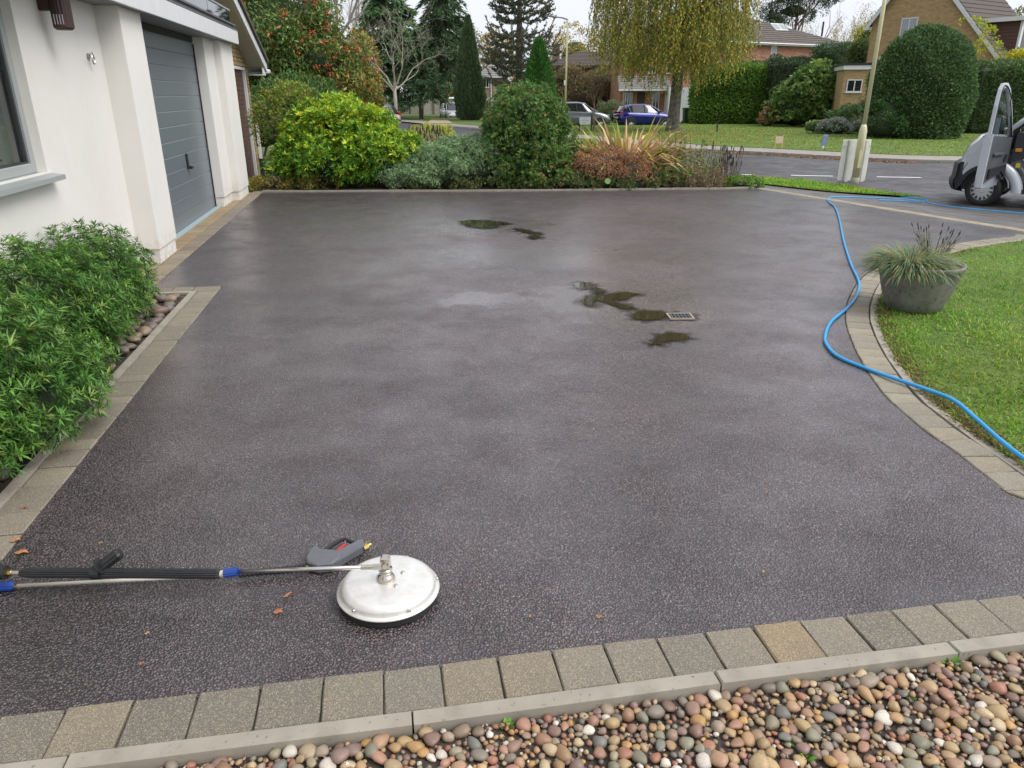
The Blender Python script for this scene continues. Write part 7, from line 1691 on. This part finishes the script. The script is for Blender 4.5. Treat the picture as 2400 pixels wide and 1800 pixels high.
# near-side wing with the wheel arch cut out
def arcpts(r, a0, a1, n): return [(r * math.cos(R(a0 + (a1 - a0) * i / n)), .31 + r * math.sin(R(a0 + (a1 - a0) * i / n))) for i in range(n + 1)]
for sy in (1, -1):
    outer = [(.40, .785), (.39, .92), (.32, 1.08), (.2, 1.235), (.05, 1.32), (-.1, 1.36), (-.2, 1.375), (-.22, .78), (-.38, .5), (-.405, .36)]
    arch = arcpts(.39, 172, 20, 14); pl_ = outer + arch + [(.40, .6)]
    V = [(x, sy * HWV, z) for x, z in pl_] + [(x, sy * (HWV - .12), z) for x, z in pl_]; n = len(pl_)
    MB().add(V, [tuple(range(n))] + [(i, (i + 1) % n, n + (i + 1) % n, n + i) for i in range(n)]).build('wing', VS, van)
    b = MB(); a = arcpts(.385, 22, 118, 12); c_ = arcpts(.455, 22, 118, 12)
    V = [(x, sy * (HWV + .012), z) for x, z in a] + [(x, sy * (HWV + .012), z) for x, z in c_] + [(x, sy * (HWV - .03), z) for x, z in c_] + [(x, sy * (HWV - .03), z) for x, z in a]; n = 13
    F = [(i, i + 1, n + i + 1, n + i) for i in range(12)] + [(n + i, n + i + 1, 2 * n + i + 1, 2 * n + i) for i in range(12)] + [(3 * n + i, 3 * n + i + 1, i + 1, i) for i in range(12)]
    b.add(V, F); b.build('arch_trim', VB, van)
    MB().add([(.34, sy * (HWV + .004), .78), (.49, sy * (HWV - .04), .78), (.53, sy * (HWV - .04), .5), (.46, sy * (HWV - .02), .26), (.36, sy * (HWV + .004), .42), (.41, sy * (HWV + .004), .6)], [(0, 1, 2, 3, 4, 5)]).build('bumper_return', VB, van)
    # bulging body panel behind the wheel
    V = []; F = []
    for i in range(11):
        q = R(100 + 84 * i / 10)
        for j, (rr, yy) in enumerate(((.39, -.05), (.395, .015), (.43, .035), (.48, .04), (.53, .02), (.56, -.04))): V.append((rr * math.cos(q) * (1 + .12 * i / 10), sy * (HWV + yy), .31 + rr * math.sin(q) * (1.0 if i < 8 else 1)))
    for i in range(10):
        for j in range(5): F.append((i * 6 + j, i * 6 + j + 1, i * 6 + 7 + j, i * 6 + 6 + j))
    MB().add(V, F).build('rear_arch_panel', VS, van, True)
    V = [(.39, sy * (HWV + .004), .9), (.33, sy * (HWV + .006), 1.05), (.21, sy * (HWV + .006), 1.21), (.12, sy * (HWV + .004), 1.26), (.17, sy * (HWV + .004), 1.12), (.28, sy * (HWV + .006), .95)]
    MB().add(V, [tuple(range(6))]).build('headlight', bpy.data.materials.get('lamp_lens') or glassmat('lamp_lens', (.55, .58, .6), .1), van)
    MB().box((-1.8, sy * .84 - .08, .27), (-.5, sy * .84 + .1, .35)).build('sill', VB, van)
    MB().tube([(-.22, sy * .92, 1.38), (-.52, sy * .87, 1.68), (-.92, sy * .8, 2.0), (-1.3, sy * .78, 2.05)], [.045, .045, .05, .05], 8).build('windscreen_pillar', VS, van, True)
    MB().tube([(-.28, sy * .87, 1.36), (-.56, sy * .82, 1.64), (-.94, sy * .75, 1.95)], .035, 6).build('pillar_trim', VB, van)
    wheel(van, 0, sy * .86, .31, sy, .21, R(-16), 14); wheel(van, -3.0, sy * .86, .31, sy, .21, 0, 14)
MB().add([(-.24, .86, 1.4), (-.24, -.86, 1.4), (-.94, -.76, 1.99), (-.94, .76, 1.99)], [(0, 1, 2, 3)]).build('windscreen', CLEAR, van)
MB().box((-4.5, -HWV, .42), (-1.78, HWV, 2.08), None, .09).build('load_body', VS, van)
MB().box((-1.8, -.8, 2.0), (-.92, .8, 2.07), None, .03).build('cab_roof', VS, van)
MB().box((-.33, -.84, .28), (.38, .84, .95)).build('engine_bay', VB, van)
MB().add([(-.33, -.84, .8), (-.33, .86, .8), (-.72, .86, .95), (-.77, .86, 1.12), (-.62, .86, 1.29), (-.33, .86, 1.34), (-.72, -.84, .95), (-.77, -.84, 1.12), (-.62, -.84, 1.29), (-.33, -.84, 1.34)], [(1, 2, 3, 4, 5), (0, 9, 8, 7, 6), (0, 6, 2, 1), (6, 7, 3, 2), (7, 8, 4, 3), (8, 9, 5, 4)]).build('dashboard', mat('dash_black', (.03, .032, .037), .6), van)
MB().box((-1.8, -.84, .36), (-.34, .88, .46)).build('cab_floor', VB, van)
MB().box((-1.79, -.88, .46), (-1.74, .88, 2.0)).build('bulkhead', VB, van)
for y in (-.45, .4):
    MB().box((-1.6, y - .26, .6), (-1.1, y + .26, .8), None, .05).build('seat', VT, van); MB().box((-1.68, y - .25, .8), (-1.52, y + .25, 1.5), None, .05).build('seat_back', VT, van)
MB().tube([(-1.0 + .08 * math.cos(q), -.45 + .19 * math.sin(q), 1.15 + .17 * math.cos(q)) for q in np.linspace(0, 6.28, 20)], .016, 6).build('steering_wheel', VB, van)
MB().box((-.46, .868, 1.0), (-.36, .9, 1.06), Matrix.Identity(4), .008).build('orange_lever', mat('orange_plastic', (.7, .25, .02), .45), van)
MB().box((-.49, .868, .72), (-.42, .9, .8), Matrix.Identity(4), .008).build('yellow_tag', mat('yellow_plastic', (.6, .5, .03), .45), van)
# the open door: hinge behind the wing, local u outwards
phi = R(76); dr = bpy.data.objects.new('front_door', None); C.objects.link(dr); dr.parent = van; dr.location = (-.22, .97, 0); dr.scale = (.93, 1, 1.03); dr.rotation_euler = (0, 0, phi)
low = [(.0, .50), (.06, .40), (.95, .38), (1.02, .42), (1.05, .6), (1.05, 1.30), (.0, 1.26)]
MB().prism(low, -.0, .035, UP).build('door_skin', VS, dr)
MB().prism([(.03, .52), (.10, .50), (.30, .62), (.93, .48), (1.0, .6), (1.0, 1.27), (.03, 1.22)], -.0, .075, UP @ Matrix.Translation((0, 0, -.076))).build('door_trim', VT, dr)
MB().box((.35, .077, .93), (.8, .11, .98), None, .01).build('armrest', VT, dr); MB().prism([(.1, .55), (.3, .66), (.86, .56), (.86, .72), (.12, .76)], 0, .03, UP @ Matrix.Translation((0, 0, -.108))).build('door_pocket', VB, dr); MB().lathe([(0, .012), (.07, .01), (.075, 0)], 18, Matrix.Translation((.2, .077, .88)) @ Matrix.Rotation(R(-90), 4, 'X')).build('speaker_grille', VB, dr)
MB().prism([(1.0, .40), (1.052, .42), (1.052, 1.30), (1.0, 1.30)], -.0, .09, UP @ Matrix.Translation((0, 0, -.092))).build('shut_face', VS, dr)
loop = spline([(1.02, .03, 1.28), (1.025, .03, 1.6), (1.02, .03, 1.9), (.985, .03, 2.07), (.84, .03, 2.08), (.66, .03, 1.99), (.42, .03, 1.78), (.18, .03, 1.47), (.03, .03, 1.27)], 26)
fo = [(1.05, 1.28), (1.05, 1.75), (1.025, 2.0), (.95, 2.09), (.78, 2.1), (.6, 2.0), (.3, 1.65), (.0, 1.24)]; fi = [(.975, 1.30), (.975, 1.75), (.955, 1.96), (.905, 2.02), (.8, 2.03), (.64, 1.94), (.36, 1.62), (.1, 1.30)]
V = [(x, y, z) for y in (.005, .06) for x, z in fo] + [(x, y, z) for y in (.005, .06) for x, z in fi]; F = []
for i in range(7): F += [(i, i + 1, 17 + i, 16 + i), (8 + i, 24 + i, 25 + i, 9 + i), (i, 8 + i, 9 + i, i + 1), (16 + i, 17 + i, 25 + i, 24 + i)]
MB().add(V, F).build('window_frame', VS, dr)
lin = [Vector((p[0] - .035 if p[0] > .5 else p[0] + .02, .055, p[2] - .035)) for p in loop]; MB().tube(lin, .018, 6).build('window_seal', VB, dr)
g_ = [(p[0], p[2]) for p in loop]; MB().prism(g_, 0, .006, UP @ Matrix.Translation((0, 0, -.03))).build('window_glass', CLEAR, dr)
MB().box((.12, -.24, 1.22), (.30, -.07, 1.58), None, .04).build('mirror', VB, dr); MB().box((.13, -.07, 1.27), (.2, .0, 1.33)).build('mirror_arm', VB, dr)
MB().box((.305, -.225, 1.26), (.31, -.085, 1.54)).build('mirror_glass', mat('mirror_glass', (.5, .6, .65), .05, metal=1), dr)
MB().box((.86, -.055, 1.1), (1.0, -.037, 1.15), None, .006).build('door_handle', VB, dr)
